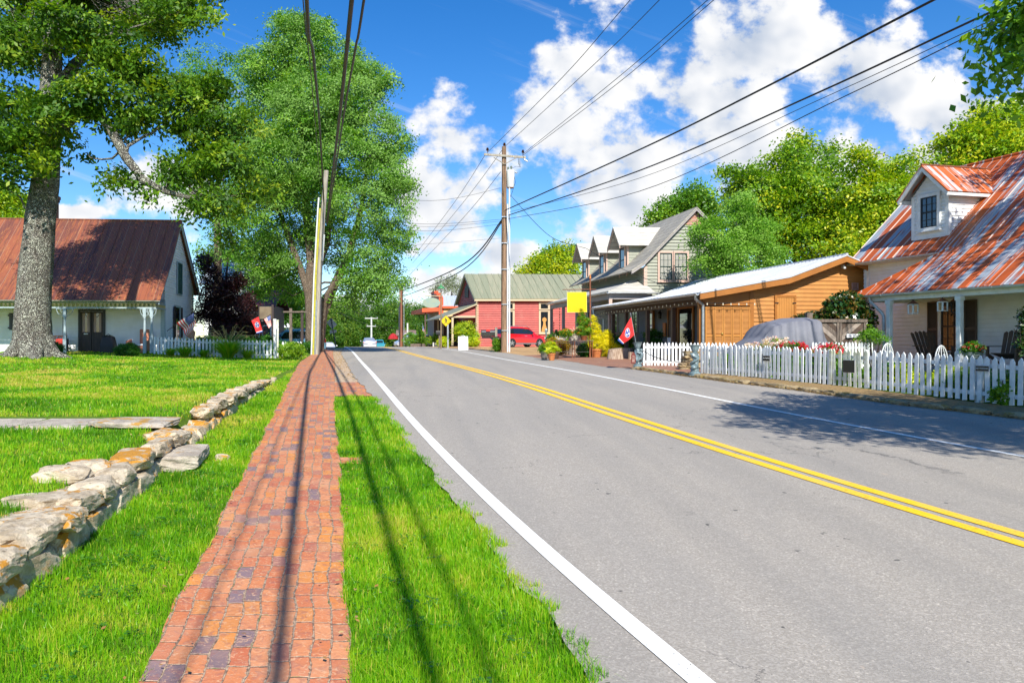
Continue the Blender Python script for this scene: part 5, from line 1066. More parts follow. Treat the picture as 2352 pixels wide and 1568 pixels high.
L10 = [(20,6,12.5,2.6,2.4,1.8),(23,8,13.5,2.4,2.4,1.8),(18.5,9,11.5,1.7,1.7,1.0),(21,11,13,2.0,1.8,1.3),(25,5,12,2.6,2.4,2),(17.5,5.5,11.5,1.7,1.8,1.2),(22,3,14,2.4,2.4,1.8),(19.3,12.5,12.2,1.2,1.1,.7),(16,9.5,10.5,1.0,1.0,.6),(23.5,12.5,14,1.4,1.4,1.0),(17.6,11.2,11.6,.8,.8,.5),(16.2,12.5,11.5,1.3,1.3,.7),(17.5,14.5,12.5,1.4,1.2,.8),(15.5,10,11,1.1,1.1,.6),(18.5,12.5,13,1.6,1.4,.9),(20,16,13.5,1.3,1.3,.8)]
tree('roadside_maple_tree', 'second maple beyond the right picture edge that dapples the white house roof', b10, [[(0, 0, -.2, .5), (0, 0, 3, .35), (.1, .2, 7, .25), (0, .6, 13, .1)]], [(a-b10[0], b-b10[1], c-b10[2], d, e, f) for a, b, c, d, e, f in L10], 900, .55, 40, .17, LF_OAK, BARK_DK, 62, nlimb=8, ntwig=60, shell=.2)
# .. wood beyond the crest
def far_wood():
    b = (0, 150, -1.5); lob = []; rg = random.Random(8)
    for u, Y, v, r in ((600,130,720,40),(640,135,705,36),(672,140,692,34),(700,150,690,34),(735,155,708,30),(770,160,716,28),(800,165,712,26),(825,165,716,24),(848,170,706,28),(880,165,722,26),(908,170,712,28),(935,165,722,24),(958,170,718,28),(980,150,728,24),(1000,160,716,24),(1030,160,716,26)):
        for q in ((0, 0, 0, 1), (-.8, .8, -2, .8), (.8, .7, -1, .8), (0, 1.7, -4, 1.1), (-.4, -.5, 0, .5), (.9, 1.9, -5, .9), (.3, 2.7, -6, .8), (-.7, 2.6, -6, .9)): lob.append((u+q[0]*r, v+q[1]*r, Y+q[2], r*q[3]*rg.uniform(.8, 1.15)))
    o, _ = crown('woodland', LP(b, lob), 3600, 1.35, 40, .42, LF_FAR, 70, None, clump=.24, tint=.5, shell=.7, flat=.8); o.location = b; tag(o, 'leafy green wood filling the view beyond the road crest', 'woodland', kind='stuff')
far_wood()
# .. shrubs
def shrub(name, label, u, v, Y, w, h, lm, seed, ncl=120, rcl=.16, nlf=34, size=.06, group=None, lobes=None, z=None, cat='shrub', **kw):
    X = px(u, Y); zb = gz(X, Y) if z is None else z; t = thing(name, label, cat, (X, Y, zb), 0, group)
    lob = lobes or [(0, 0, h*.5, w*.5-rcl*.5, w*.42, h*.5-rcl*.4), (w*.12, 0, h*.55, w*.34, w*.34, h*.42)]
    crown('foliage', lob, ncl, rcl, nlf, size, lm, seed, t, **kw)
    mb = MB()
    for k in range(5): a = k*1.26; mb.tube([(0, 0, -.05), (math.cos(a)*w*.12, math.sin(a)*w*.12, h*.35), (math.cos(a)*w*.25, math.sin(a)*w*.25, h*.7)], [.02, .014, .006], 5)
    mb.build('stem', BARK_DK, t); return t
LF_BOX = LM('box_leaves', [(.02, .085, .008), (.04, .15, .012), (.09, .24, .015)], trans=.25, rough=.4); LF_LIME = LM('lime_leaves', [(.16, .27, .008), (.32, .44, .010), (.55, .58, .015), (.66, .60, .02)], trans=.28, rough=.45)
shrub('round_bush', 'small round clipped green bush on the lawn in front of the wicker chair', 291, 805, 30.2, 1.0, .62, LF_BOX, 201, 260, .12, 40, .05, shell=.8, group='round bushes by the cottage porch')
shrub('round_bush', 'low green bush half hidden behind the foot of the big tree trunk', 122, 806, 26, .75, .45, LF_BOX, 202, 150, .12, 34, .05, shell=.8, group='round bushes by the cottage porch')
shrub('round_bush', 'yellow-green leafy bush at the corner of the brick walk, right of the white fence', 668, 828, 31.5, 1.22, .80, LF_MID, 203, 280, .14, 40, .06, shell=.6, tint=.75)
shrub('round_bush', 'dull green bush at the foot of the silver maple behind the utility pole', 708, 810, 43, 1.1, .75, LF_BOX, 204, 180, .16, 34, .07)
for k, (u, Y, w, h, l) in enumerate(((470, 38, 2.6, .9, 'dark bush behind the white picket fence near the big flag'), (600, 37, 2.2, 1.1, 'dark bush behind the fence under the red flag'), (640, 40, 1.5, .7, 'light green bush behind the right end of the left picket fence'), (540, 36, 1.6, 1.1, 'dark bush behind the tallest ornamental grass'))): shrub('hedge_bush', l, u, 800, Y, w, h, LF_BOX if k != 2 else LF_MID, 210+k, 220, .2, 34, .08, group='bushes behind the left picket fence')
def grass_clump(label, u, v, Y, w, h, seed, n=700, plume=0):
    X = px(u, Y); t = thing('ornamental_grass', label, 'ornamental grass', (X, Y, gz(X, Y)), 0, 'ornamental grasses along the left picket fence'); rg = np.random.default_rng(seed)
    a = rg.uniform(0, 2*np.pi, n); r0 = rg.uniform(0, .12*w, n); ln = h*rg.uniform(.6, 1.15, n); out = w*.5*rg.uniform(.2, 1.45, n); wd = .008+.005*rg.uniform(0, 1, n); n_ = n
    V = []; sdir = np.stack([-np.sin(a), np.cos(a), 0*a], 1)*wd[:, None]
    for s_, wk in ((0, 1), (.35, 1), (.7, .8), (1, .1)):
        c = np.stack([np.cos(a)*(r0+out*s_**1.5), np.sin(a)*(r0+out*s_**1.5), ln*(s_*1.25-.42*s_**2.6)*.85], 1); V += [c-sdir*wk, c+sdir*wk]
    v = np.stack(V, 1).reshape(-1, 3); i = np.arange(n)[:, None]*8; f = np.concatenate([i+np.array([[2*k, 2*k+1, 2*k+3, 2*k+2]]) for k in range(3)], 0)
    np_obj('blades', v, f, GRASS, t, cols=np.repeat(np.clip(rg.normal(.5, .25, n), 0, 1), 8))
    if plume:
        mb = MB()
        for k in range(plume):
            q = rg.uniform(0, 6.28); o = w*.5*rg.uniform(.3, 1.5); hh = h*rg.uniform(.95, 1.4); mb.tube([(0, 0, 0), (math.cos(q)*o*.4, math.sin(q)*o*.4, hh*.75), (math.cos(q)*o*.8, math.sin(q)*o*.8, hh), (math.cos(q)*o*1.1, math.sin(q)*o*1.1, hh*.97)], [.004, .004, .010, .004], 4)
        mb.build('plume', mat('straw_plume', (.42, .33, .12), rough=.8), t)
    return t
grass_clump('smallest grass tuft at the left end of the picket fence', 392, 820, 33.0, .8, .5, 1, 230)
grass_clump('leafy grass tuft in front of the fence below the big flag', 425, 820, 32.6, 1.0, .65, 2, 360, 7)
grass_clump('thin grey-green grass tuft between the flag and the tallest clump', 468, 820, 33.2, .8, .5, 3, 220)
grass_clump('tallest ornamental grass clump with straw plumes, middle of the left fence', 524, 822, 32.2, 1.7, 1.05, 4, 900, 44)
grass_clump('thin grass tuft right of the tallest clump', 568, 822, 32.8, .9, .55, 5, 260)
# ---- small things ----------------------------------------------------------
def text_mesh(txt, size, m, parent, M, name='lettering', ext=.002, align='CENTER'):
    cu = bpy.data.curves.new('t', 'FONT'); cu.body = txt; cu.size = size; cu.extrude = ext; cu.align_x = align; cu.align_y = 'CENTER'
    ob = bpy.data.objects.new('t', cu); C.objects.link(ob); dg = bpy.context.evaluated_depsgraph_get(); me = bpy.data.meshes.new_from_object(ob.evaluated_get(dg)); bpy.data.objects.remove(ob)
    me.transform(M @ RX(R(90))); me.materials.clear(); me.materials.append(m); o = bpy.data.objects.new(name, me); C.objects.link(o); o.parent = parent; return o
def wall_frame(p, ang): return p, ang
# .. picket fences
def picket_mesh(w, h, t, m, seed, top='point'):
    r_ = random.Random(seed); b = r_.uniform(-.012, .012); k = r_.uniform(-.01, .01); s = w*.5; ht = h-w*.75
    mb = MB(); pts = [(-s, 0, 0), (s, 0, r_.uniform(0, .02)), (s+b*.3, 0, ht+b), (s*.35+b, 0, h-.012), (b, 0, h+k), (-s*.35+b, 0, h-.012), (-s+b*.3, 0, ht)]
    mb.prism(pts, (0, t, 0)); o = mb.build('picket', m, None); me = o.data; bpy.data.objects.remove(o); return me
PKM = {}
def fence(name, label, P0, P1, sp_, h, w=.07, m=PICKET, rails=(.18, .80), group='white picket fences', z0=0.03, posts=2.0, out=-1, jit=1.3, lean=.020, first=True, cat='picket fence', hw=None):
    P0, P1 = Vector(P0[:2]), Vector(P1[:2]); L = (P1-P0).length; ang = math.atan2(P1.y-P0.y, P1.x-P0.x); zb = gz(P0.x, P0.y)
    t = thing(name, label, cat, (P0.x, P0.y, zb), ang, group); key = (m.name, round(h, 2), w)
    if key not in PKM: PKM[key] = [picket_mesh(w, h, .022, m, k) for k in range(5)]
    n = int(L/sp_)
    zz = lambda s: gz(P0.x+(P1.x-P0.x)*s/L, P0.y+(P1.y-P0.y)*s/L)-zb+z0
    for i in range(n+1):
        s = min(L, i*L/n); o = bpy.data.objects.new('picket', PKM[key][random.randrange(5)]); C.objects.link(o); o.parent = t
        o.location = (s+random.uniform(-.006, .006)*jit, random.uniform(-.004, .004), zz(s)+random.uniform(-.008, .008)*jit); o.rotation_euler = (random.uniform(-.01, .01), random.gauss(0, lean)*jit, random.uniform(-.04, .04))
    for rz in rails:
        mb = MB(); k = 0
        while k < L-.01: a, b = k, min(L, k+1.5); mb.prism([(a, .026, zz(a)+rz*h-.035), (a, .056, zz(a)+rz*h-.035), (a, .056, zz(a)+rz*h+.035), (a, .026, zz(a)+rz*h+.035)], (b-a, 0, zz(b)-zz(a))); k += 1.5
        mb.build('rail', m, t)
    s = .15
    while posts and s < L:
        MB().box(s-.045, s+.045, .058, .15, zz(s)-.1, zz(s)+h*.93).build('post', m, t); s += posts
    return t
PF0, PF1 = groad(1610, 862), groad(2352, 945)
fd = PF1-PF0; FL = np.linalg.norm(fd); fh = (862-796)/F*PF0[1]
def fp(u):                             # point of the fence line seen at picture column u
    k = (u-U0)/F; t = (k*PF0[1]-PF0[0])/(fd[0]-k*fd[1]); return PF0+fd*t
A_, B_, C_, D_ = fp(1611), fp(1902), fp(1992), PF1+fd*.30
fence('picket_fence', 'long chipped picket fence run between the garden gate and the coiled-fish urn statue', A_, B_, .118, fh)
gate = fence('garden_gate', 'white picket garden gate with green algae stains and a blank dark plaque hung on it', B_+fd/FL*.04, C_-fd/FL*.04, .125, fh, m=PICKETG, rails=(.2, .8), posts=0, group=None, cat='gate', lean=.02)
fence('picket_fence', 'near shaded picket fence run in front of the white house porch', C_, D_, .128, fh+.01, .075)
Yc = 23.9; Pa = (px(1480, Yc), Yc); Pb = (px(1712, 23.5), 23.5)
fence('picket_fence', 'bright sunlit low white picket fence between the two urn statues, facing the road', Pa, Pb, .108, .76, .062, z0=.02, lean=.004)
fence('picket_fence', 'shaded white picket fence deep in the garden below the barn-wood gate', (px(1868, 20.6), 20.6), (px(2003, 20.9), 20.9), .098, .80, .06, lean=.004)
fence('picket_fence', 'white picket fence with grass clumps before the old cottage, across the lawn', (px(355, 34), 34.0), (px(622, 33.0), 33.0), .168, .80, .095, lean=.008)
fence('picket_fence', 'short piece of white fence behind the yellow-green bush by the brick walk', (px(650, 36), 36.0), (px(690, 36), 36.0), .11, .72, .10, rails=(.3,), lean=.002)
# bolt-on plates
def plaque(name, label, cat, u, v, w, h, col, rim, txt=None, tcol=None, out=.035, lines=(), grp=None):
    p = fp(u); n = Vector((-fd[1], fd[0], 0)).normalized(); n = n if n.x < 0 else -n
    z = pz(v, p[1]); t = thing(name, label, cat, (p[0]+n.x*out, p[1]+n.y*out, z), math.atan2(fd[1], fd[0]), grp)
    MB().box(-w/2, w/2, -.006, .004, -h/2, h/2).build('plate', rim, t); MB().box(-w/2+.008, w/2-.008, -.010, -.0065, -h/2+.008, h/2-.008).build('face', col, t)
    if txt: text_mesh(txt, w*.145, tcol, t, T((0, -.0115, 0)))
    return t
DK = mat('dark_plaque_enamel', (.022, .018, .014), rough=.35); RIM = mat('white_rim', (.6, .6, .6), rough=.4); PT = mat('pale_letter', (.70, .74, .72), rough=.5)
plaque('sign_plate', 'small dark NO PARKING plate on the far, sunnier run of the picket fence', 'sign', 1763.5, 822.5, .235, .135, DK, RIM, 'NO PARKING', PT, grp='no parking plates on the fence')
plaque('sign_plate', 'dark NO PARKING plate on the near shaded run of the picket fence', 'sign', 2260, 846, .235, .105, DK, RIM, 'NO PARKING', PT, grp='no parking plates on the fence')
plaque('blank_plaque', 'blank dark square plaque with pale rim on the garden gate', 'plaque', 1953, 841, .30, .27, DK, RIM)
# kerb stones and litter
def kerb():
    k = thing('stone_kerb', 'mossy rough stone kerb along the foot of the roadside picket fence', 'kerb', (float(PF1[0]), float(PF1[1]), 0))
    n = Vector((-fd[1], fd[0], 0)).normalized(); n = n if n.x < 0 else -n; s = -.35; i = 0
    while s < 1.3:
        L = random.uniform(.035, .075); q = PF0+fd*(s+L/2); y = q[1]; x = float(xat(ER, y))+.09
        st = stone_mesh('kerb_stone', L*FL*1.05, random.uniform(.16, .24), .13, 400+i, KERB, .13); st.parent = k; st.location = (x-k.location.x, y-k.location.y, hr(y)+.045); st.rotation_euler = (0, 0, math.atan2(fd[1], fd[0])+random.uniform(-.08, .08)); s += L; i += 1
kerb()
def litter(name, label, n, xy, cols, size=.05, seed=3):
    rg = np.random.default_rng(seed); P = xy(rg, n); Z = H(P[:, 0], P[:, 1])+.05; C_2 = np.stack([P[:, 0], P[:, 1], Z+rg.uniform(0, .02, n)], 1)
    v, f = leaf_cards(C_2, np.tile([0, 0, 1.], (n, 1)), size, rg, 3.0, .6, 0); o = np_obj(name, v, f, LM(name+'_mat', cols, trans=.1), cols=np.repeat(rg.uniform(0, 1, n), 4)); tag(o, label, 'leaves', kind='stuff')
def xyf(rg, n): s = rg.uniform(-.3, 1.2, n); P = PF0+fd*s[:, None]; P[:, 0] = xat(ER, P[:, 1])+np.abs(rg.normal(.05, .22, n))-.12; return P
litter('fallen_leaves', 'brown fallen leaves along the kerb below the roadside picket fence', 2600, xyf, [(.30, .16, .03), (.42, .24, .06), (.22, .10, .03), (.5, .4, .12)])
def xyg(rg, n): y = rg.uniform(17.5, 45, n); x = xat(SR, y)+rg.uniform(-.05, 1.05, n)*(xat(EL, y)-xat(SR, y)); return np.stack([x, y], 1)
litter('fallen_leaves', 'pale dry leaf litter on the gravel between the brick walk and the road', 900, xyg, [(.55, .4, .2), (.4, .25, .1), (.3, .18, .06)], .06, 5)
def xyh(rg, n):
    y = rg.uniform(3.2, 13, n)**1.0; s = rg.uniform(0, 1, n) < .6; a = xSL(y)-1.6; b = xSR(y)+.5; x = np.where(s, rg.normal(0, .12, n)+np.where(rg.uniform(0, 1, n) < .5, xSL(y)+.05, xSR(y)-.04), rg.uniform(0, 1, n)*(b-a)+a); return np.stack([x, y], 1)
litter('fallen_leaves', 'scattered dry brown leaves and twigs along the edges of the brick walk', 260, xyh, [(.40, .22, .06), (.28, .14, .04), (.55, .42, .18)], .032, 9)
def weeds():
    rg = np.random.default_rng(12); n = 260; y = rg.uniform(3.3, 12, n); left = rg.uniform(0, 1, n) < .62
    x = np.where(left, xat(WALL, y)+rg.uniform(.08, 1, n)*(xSL(y)-xat(WALL, y)-.1), xSR(y)+rg.uniform(.05, .95, n)*(xat(EL, y)-xSR(y))); k = rg.integers(8, 22, n); i = np.repeat(np.arange(n), k)
    P_ = np.stack([x[i]+rg.normal(0, .035, len(i)), y[i]+rg.normal(0, .035, len(i)), H(x[i], y[i])+rg.uniform(.03, .062, len(i))], 1)
    v, f = leaf_cards(P_, np.tile([0, 0, 1.], (len(P_), 1)), .026, rg, 2.0, .8, 0); o = np_obj('clover', v, f, LF_BOX, cols=np.repeat(rg.uniform(.3, 1, len(P_)), 4)); tag(o, 'small clover and weed patches in the grass strips beside the brick walk', 'clover', kind='stuff')
weeds()
# .. urn statues with the sagging chain
VERD = mat('weathered_bronze', (.10, .15, .16), (.20, .27, .29), ns=7, rough=.38, spec=.6, bump=.25, bs=20, dirt=(.05, .06, .06), ds=6)
def urn_statue(label, u, v, Y, h, twist):
    p = (px(u, Y), Y, hr(Y)+.05); t = thing('urn_statue', label, 'statue', p, .2, 'weathered urn statues beside the road'); s = h/.80
    MB().lathe([(.150, 0), (.155, .03), (.135, .045), (.14, .07), (.12, .09), (.10, .12), (.105, .15), (.09, .17), (.085, .19)], 20, Matrix.Scale(s, 4)).build('plinth', VERD, t, smooth=True)
    mb = MB(); rings = []
    for i in range(22):
        q = i/21; z = .17+.42*q; r0 = .082-.012*math.sin(q*3.1)+.012*math.sin(q*9); a0 = q*twist; cx = .022*math.sin(q*5+twist); cy = .02*math.cos(q*6)
        rings.append([(cx+r0*(1+.22*math.cos(3*(w+a0)))*math.cos(w), cy+r0*(1+.22*math.cos(3*(w+a0)))*math.sin(w), z) for w in [2*math.pi*k/20 for k in range(20)]])
    mb.loft(rings, Matrix.Scale(s, 4))
    S = Matrix.Scale(s, 4)
    if twist < 4:                          # child figure hugging the shaft
        mb.ball((.085, -.05, .555), .052, 14, (1, 1, 1.08), S); mb.tube([(.05, -.05, .50), (.09, -.075, .44), (.085, -.075, .34), (.05, -.06, .27)], [.035, .06, .062, .045], 10, S); mb.tube([(.07, -.08, .48), (0, -.125, .46), (-.07, -.085, .50)], [.026, .022, .018], 8, S)
        mb.tube([(.07, -.07, .30), (-.02, -.12, .28), (-.06, -.09, .20)], [.042, .034, .022], 8, S); mb.tube([(.09, -.03, .30), (.12, -.06, .20), (.06, -.08, .14)], [.042, .032, .024], 8, S)
    else:
        mb.tube([(.09*math.cos(a), .09*math.sin(a), .18+.05*a) for a in [k*.5 for k in range(16)]], [.045-.002*k for k in range(16)], 8, S); mb.ball((-.06, -.07, .22), .055, 12, (1.3, 1, .9), S)
    mb.build('figure', VERD, t, smooth=True)
    mb = MB(); rings = []
    for r_, z in ((.05, .575), (.062, .60), (.058, .62), (.085, .66), (.105, .72), (.118, .77), (.135, .785), (.138, .80), (.118, .80), (.10, .76), (.05, .68)):
        rings.append([(r_*(1+.04*math.cos(12*w)*(z < .78))*math.cos(w)*.95, r_*(1+.04*math.cos(12*w)*(z < .78))*math.sin(w)*.95, z) for w in [2*math.pi*k/36 for k in range(36)]])
    mb.loft(rings, S); mb.build('urn', VERD, t, smooth=True); return t
u1 = urn_statue('dark urn statue of a child figure carrying the flag, beside the brown plaque', 1465, 850, 22.7, .80, 2.2)
u2 = urn_statue('dark urn statue with a coiled fish shaft at the end of the long picket fence', 1596, 865, 18.9, .80, 5.5)
chain = MB(); q0, q1 = Vector((px(1478, 22.6), 22.6, pz(806, 22.6))), Vector((px(1588, 19), 19, pz(828, 19)))
cp = []
for i in range(40): s = i/39; p = q0.lerp(q1, s); p.z -= .18*4*s*(1-s)*.75; p.z += .008*math.sin(i*1.9); cp.append(p)
tag(chain.tube(cp, .011, 6).build('chain', BLACK), 'thin dark twisted chain sagging between the two urn statues', 'chain')
# brown arched NO PARKING plaque leaning by the first statue
def arch_plaque():
    Y = 22.2; t = thing('arched_sign', 'brown arched NO PARKING plaque standing against the flag-bearing statue', 'sign', (px(1455, Y), Y, hr(Y)+.05), .1); w = .072; zb = .17
    BRN = mat('maroon_plaque', (.16, .035, .025), rough=.5); pts = [(-w, 0, zb), (w, 0, zb), (w, 0, zb+.24), (w*.7, 0, zb+.27), (w*.5, 0, zb+.31), (0, 0, zb+.345), (-w*.5, 0, zb+.31), (-w*.7, 0, zb+.27), (-w, 0, zb+.24)]
    MB().prism(pts, (0, .015, 0)).build('board', BRN, t, bevel=.003); mb = MB(); mb.box(-.012, .012, .016, .03, 0, .3); mb.build('stake', WOODG, t)
    LT = mat('cream_lettering', (.62, .48, .40), rough=.6)
    for s_, z, sz in (('NO', .255, .042), ('PARKING', .212, .030), ('CUSTOMERS ONLY', .165, .0145), ('OTHERS TOWED', .135, .0145), ('AT OWNER EXPENSE', .105, .0135)):
        if z > .2: text_mesh(s_, sz, LT, t, T((0, -.003, zb+z-.10+.06)))
    for k in range(4): MB().box(-.045+.004*(k % 2), .045-.006*(k % 3), -.002, -.0005, zb+.12-k*.024, zb+.128-k*.024).build('small_print', LT, t)
arch_plaque()
# .. flags
def flag(name, label, pole0, pole1, r_, corner, kind, group=None, wave=.03, folds=2.2, polemat=None):
    """corner: four world points: hoist top, hoist bottom, fly bottom, fly top"""
    t = thing(name, label, 'flag', pole0, 0, group); o = Vector(pole0); a, b, c, d = [Vector(x)-o for x in corner]; N = (b-a).cross(d-a).normalized()
    MB().tube([(0, 0, 0), Vector(pole1)-o], r_, 8).build('pole', polemat or GALV, t, smooth=True); MB().ball(Vector(pole1)-o, r_*2.2, 8).build('finial', polemat or GALV, t, smooth=True)
    def S(s, q, off=0): # s along fly 0..1, q down hoist 0..1
        p = a.lerp(d, s).lerp(b.lerp(c, s), q); return p+N*(wave*math.sin(s*folds*math.pi+q*1.5)*s+off)
    mb = MB(); red = mat('flag_red', (.62, .02, .02), rough=.8); wh = mat('flag_white', (.78, .76, .70), rough=.8); bl = mat('flag_blue', (.03, .07, .30), rough=.8)
    def patch(m_, s0, s1, q0_, q1_, ns=14, nq=2):
        mb.cur = m_
        for i in range(ns):
            for j in range(nq):
                e = [(s0+(s1-s0)*(i+x)/ns, q0_+(q1_-q0_)*(j+y)/nq) for x, y in ((0, 0), (1, 0), (1, 1), (0, 1))]; mb.poly([S(*w) for w in e])
    def shape(m_, pts, off):
        for sg in (1, -1): mb.cur = m_; mb.poly([S(p[0], p[1], off*sg) for p in (pts if sg > 0 else pts[::-1])])
    def star(cs, cq, rs, rq, off, rot=0): return [(cs+rs*(1 if k % 2 == 0 else .4)*math.sin(rot+k*math.pi/5), cq-rq*(1 if k % 2 == 0 else .4)*math.cos(rot+k*math.pi/5)) for k in range(10)]
    if kind == 'us':
        for k in range(13):
            q0_, q1_ = k/13, (k+1)/13
            if k < 7: patch(1 if k % 2 else 0, .4, 1, q0_, q1_, 10, 1)
            else: patch(1 if k % 2 else 0, 0, 1, q0_, q1_, 14, 1)
        patch(2, 0, .4, 0, 7/13, 8, 6)
        for i in range(9):
            for j in range(6 if i % 2 == 0 else 5): shape(1, star(.4*(j+(1 if i % 2 == 0 else 1.5)-.3)/6.4, 7/13*(i+.9)/9.8, .016, .026, .004), .004)
    else:
        patch(0, 0, .90, 0, 1, 18, 8); patch(1, .90, .93, 0, 1, 1, 8); patch(2, .93, 1.0, 0, 1, 1, 8)
        circ = lambda r_s: [(.45+r_s*.62*math.cos(w), .5+r_s*math.sin(w)) for w in [2*math.pi*k/24 for k in range(24)]]
        shape(1, circ(.31), .005); shape(2, circ(.28), .008)
        for cs, cq, ro in ((.40, .36, .3), (.39, .62, 1.2), (.54, .52, .8)): shape(1, star(cs, cq, .075, .12, 0, ro), .011)
    mb.build('flag_cloth', [red, wh, bl], t, smooth=True); return t
Yf = 22.7; P = lambda u, v, Y: pt(u, v, Y)
flag('state_flag', 'red flag with white stars in a blue circle, on a pole in the roadside urn', P(1462, 795, Yf), P(1448.5, 720, Yf), .008, (P(1449.5, 728, Yf), P(1457.2, 769, Yf), P(1432, 790, Yf-.1), P(1419, 781, Yf-.15)), 'tn', 'three-star flags', .035)
Yf = 34.5; flag('national_flag', 'large stars and stripes flag hanging from a slanted pole at the cottage side window', P(384, 760, 35.6), P(446, 716, 33.2), .018, (P(445, 717, 33.25), P(406, 741, 34.6), P(440, 782, 34.4), P(449, 762, 33.4)), 'us', 'stars and stripes flags', .10, 3, BLACK)
flag('state_flag', 'red three-star flag hanging in front of the dark bushes on the left', P(598, 742, 36), P(578, 735, 36), .012, (P(594, 727, 36), P(577, 736, 36), P(590, 766, 36), P(603, 762, 36)), 'tn', 'three-star flags', .05, 2, BLACK)
flag('national_flag', 'small stars and stripes flag just left of the tall white post', P(602, 735, 36), P(622, 722, 36), .012, (P(621, 724, 36), P(606, 733, 36), P(618, 754, 36), P(623, 748, 36)), 'us', 'stars and stripes flags', .05, 2, BLACK)
flag('national_flag', 'tiny stars and stripes flag in front of the false-front shop', P(972, 780, 84), P(970.5, 744, 84), .02, (P(971, 746, 84), P(970, 762, 84), P(976, 776, 84), P(978, 768, 84)), 'us', 'stars and stripes flags', .08, 2, GALV)
# .. stumps, stacked stone, pots
def stump(label, u, v, Y, r_, h, seed, name='tree_stump', tilt=0):
    rg = random.Random(seed); t = thing(name, label, 'stump', (px(u, Y), Y, gz(px(u, Y), Y)+.03), rg.uniform(0, 3), 'log stumps by the roadside'); mb = MB(); n = 40; rings = []
    ph = [rg.uniform(0, 6) for _ in range(4)]
    for i in range(6):
        z = h*i/5; rings.append([((r_*(1.06-.03*i)*(1+.05*math.sin(3*w+ph[0])+.03*math.sin(9*w+ph[1]+z*2)+.02*math.sin(21*w+ph[2])))*math.cos(w), (r_*(1.06-.03*i)*(1+.05*math.sin(3*w+ph[0])+.03*math.sin(9*w+ph[1]+z*2)+.02*math.sin(21*w+ph[2])))*math.sin(w), z+(tilt*math.cos(w) if i == 5 else 0)) for w in [2*math.pi*k/n for k in range(n)]])
    mb.loft(rings); mb.build('log', mat('bleached_log', (.46, .36, .27), (.22, .14, .09), ns=5, stretch=(5, 5, .6), rough=.9, bump=.7, bs=14), t, smooth=True)
    MB().lathe([(.01, h+abs(tilt)*.0+.002), (r_*.88, h-.004)][::-1], 24).build('cut_face', mat('weathered_end_grain', (.45, .38, .30), (.30, .24, .18), ns=20, rough=.9), t) if not tilt else None
    return t
stump('wide bleached log stump standing on the brick apron right of the golden cypress', 1413, 829, 30.6, .30, .42, 1, tilt=.04)
stump('log stump behind the flag-bearing statue, darker and set further back', 1441, 827, 31.6, .22, .44, 2)
stump('smallest log stump, tucked just behind the arched brown plaque', 1448.5, 828, 30.4, .10, .30, 3)
stump('upright log seen through the legs of the rusty garden table', 1318, 814, 37.5, .22, .48, 4)
stump('bleached round log under the left of the iron table by the bushes', 1302, 815, 37.8, .16, .42, 6)
def rubble():
    t = thing('stacked_stone_pile', 'small dry-stacked pile of flat brown stones behind the coiled-fish statue', 'stone pile', (px(1578, 21.6), 21.6, hr(21.6)+.05)); z = 0; k = 0
    for row in range(8):
        x = -.27+.03*row+random.uniform(-.03, .03)
        while x < .36-.01*row:
            L = random.uniform(.18, .34); s = stone_mesh('stone', L, .30, .085, 500+k, KERB, .12, 5); s.parent = t; s.location = (x+L/2, random.uniform(-.05, .05), z+.04); s.rotation_euler = (0, 0, random.uniform(-.2, .2)); x += L*.95; k += 1
        z += .068
rubble()
def pot(name, label, u, Y, r_, h, m, z=None, prof=None, group=None):
    t = thing(name, label, 'plant pot', (px(u, Y), Y, (gz(px(u, Y), Y)+.035) if z is None else z), 0, group)
    prof = prof or [(r_*.68, 0), (r_*.72, h*.05), (r_*.92, h*.76), (r_*.94, h*.78), (r_*1.02, h*.79), (r_*1.04, h*.99), (r_*.95, h), (r_*.93, h*.86), (r_*.1, h*.84)]
    MB().lathe(prof, 24).build('pot', m, t, smooth=True); return t
def plant(t, h0, lobes, lm, seed, ncl=70, rcl=.09, nlf=34, size=.045, tint=.5, flowers=None, **kw):
    crown('foliage', lobes, ncl, rcl, nlf, size, lm, seed, t, tint=tint, **kw)
    if flowers: crown('flowers', lobes, flowers[1], rcl*.5, 5, size*.85, flowers[0], seed+1, t, shell=.85, tint=.5)
    MB().tube([(0, 0, h0-.05), (.01, 0, h0+.2)], [.02, .01], 6).build('stem', BARK_DK, t); return t
FLO = LM('orange_petals', [(.62, .16, .01), (.75, .30, .01), (.70, .10, .01)], trans=.3); FLP = LM('pink_white_petals', [(.75, .35, .36), (.80, .62, .55), (.78, .72, .66)], trans=.3); FLR = LM('red_petals', [(.50, .01, .02), (.62, .02, .04), (.66, .05, .10)], trans=.3)
LF_GOLD = LM('golden_cypress_sprays', [(.26, .30, .008), (.55, .52, .010), (.78, .68, .012), (.86, .76, .03)], trans=.35, rough=.5)
t = pot('terracotta_planter', 'big terracotta pot holding the tall golden cypress beside the road', 1370, 33, .255, .38, TERRA, group='potted plants by the rusty table')
plant(t, .36, [(-.0,0,.62,.40,.38,.30),(-.02,0,.95,.34,.32,.32),(-.06,0,1.25,.24,.24,.30),(-.10,0,1.52,.16,.16,.24),(-.12,0,1.74,.09,.09,.14)], LF_GOLD, 301, 330, .10, 44, .05, shell=.6, up=.6, asp=.35)
shrub('golden_shrub', 'spreading golden-yellow cypress shrub right of the terracotta pot', 1400, 822, 33.6, 1.0, 1.05, LF_GOLD, 302, 420, .12, 44, .055, lobes=[(0,0,.38,.50,.4,.36),(-.18,0,.78,.34,.3,.34),(.25,0,.28,.40,.3,.26),(-.1,0,1.02,.2,.2,.22)], shell=.55, asp=.35, tint=.6)
shrub('rose_shrub', 'leafy rose shrub with small orange blooms between the golden shrub and the flag', 1428, 815, 35.5, 1.1, 1.15, LF_MID, 303, 300, .14, 36, .07, tint=.6)
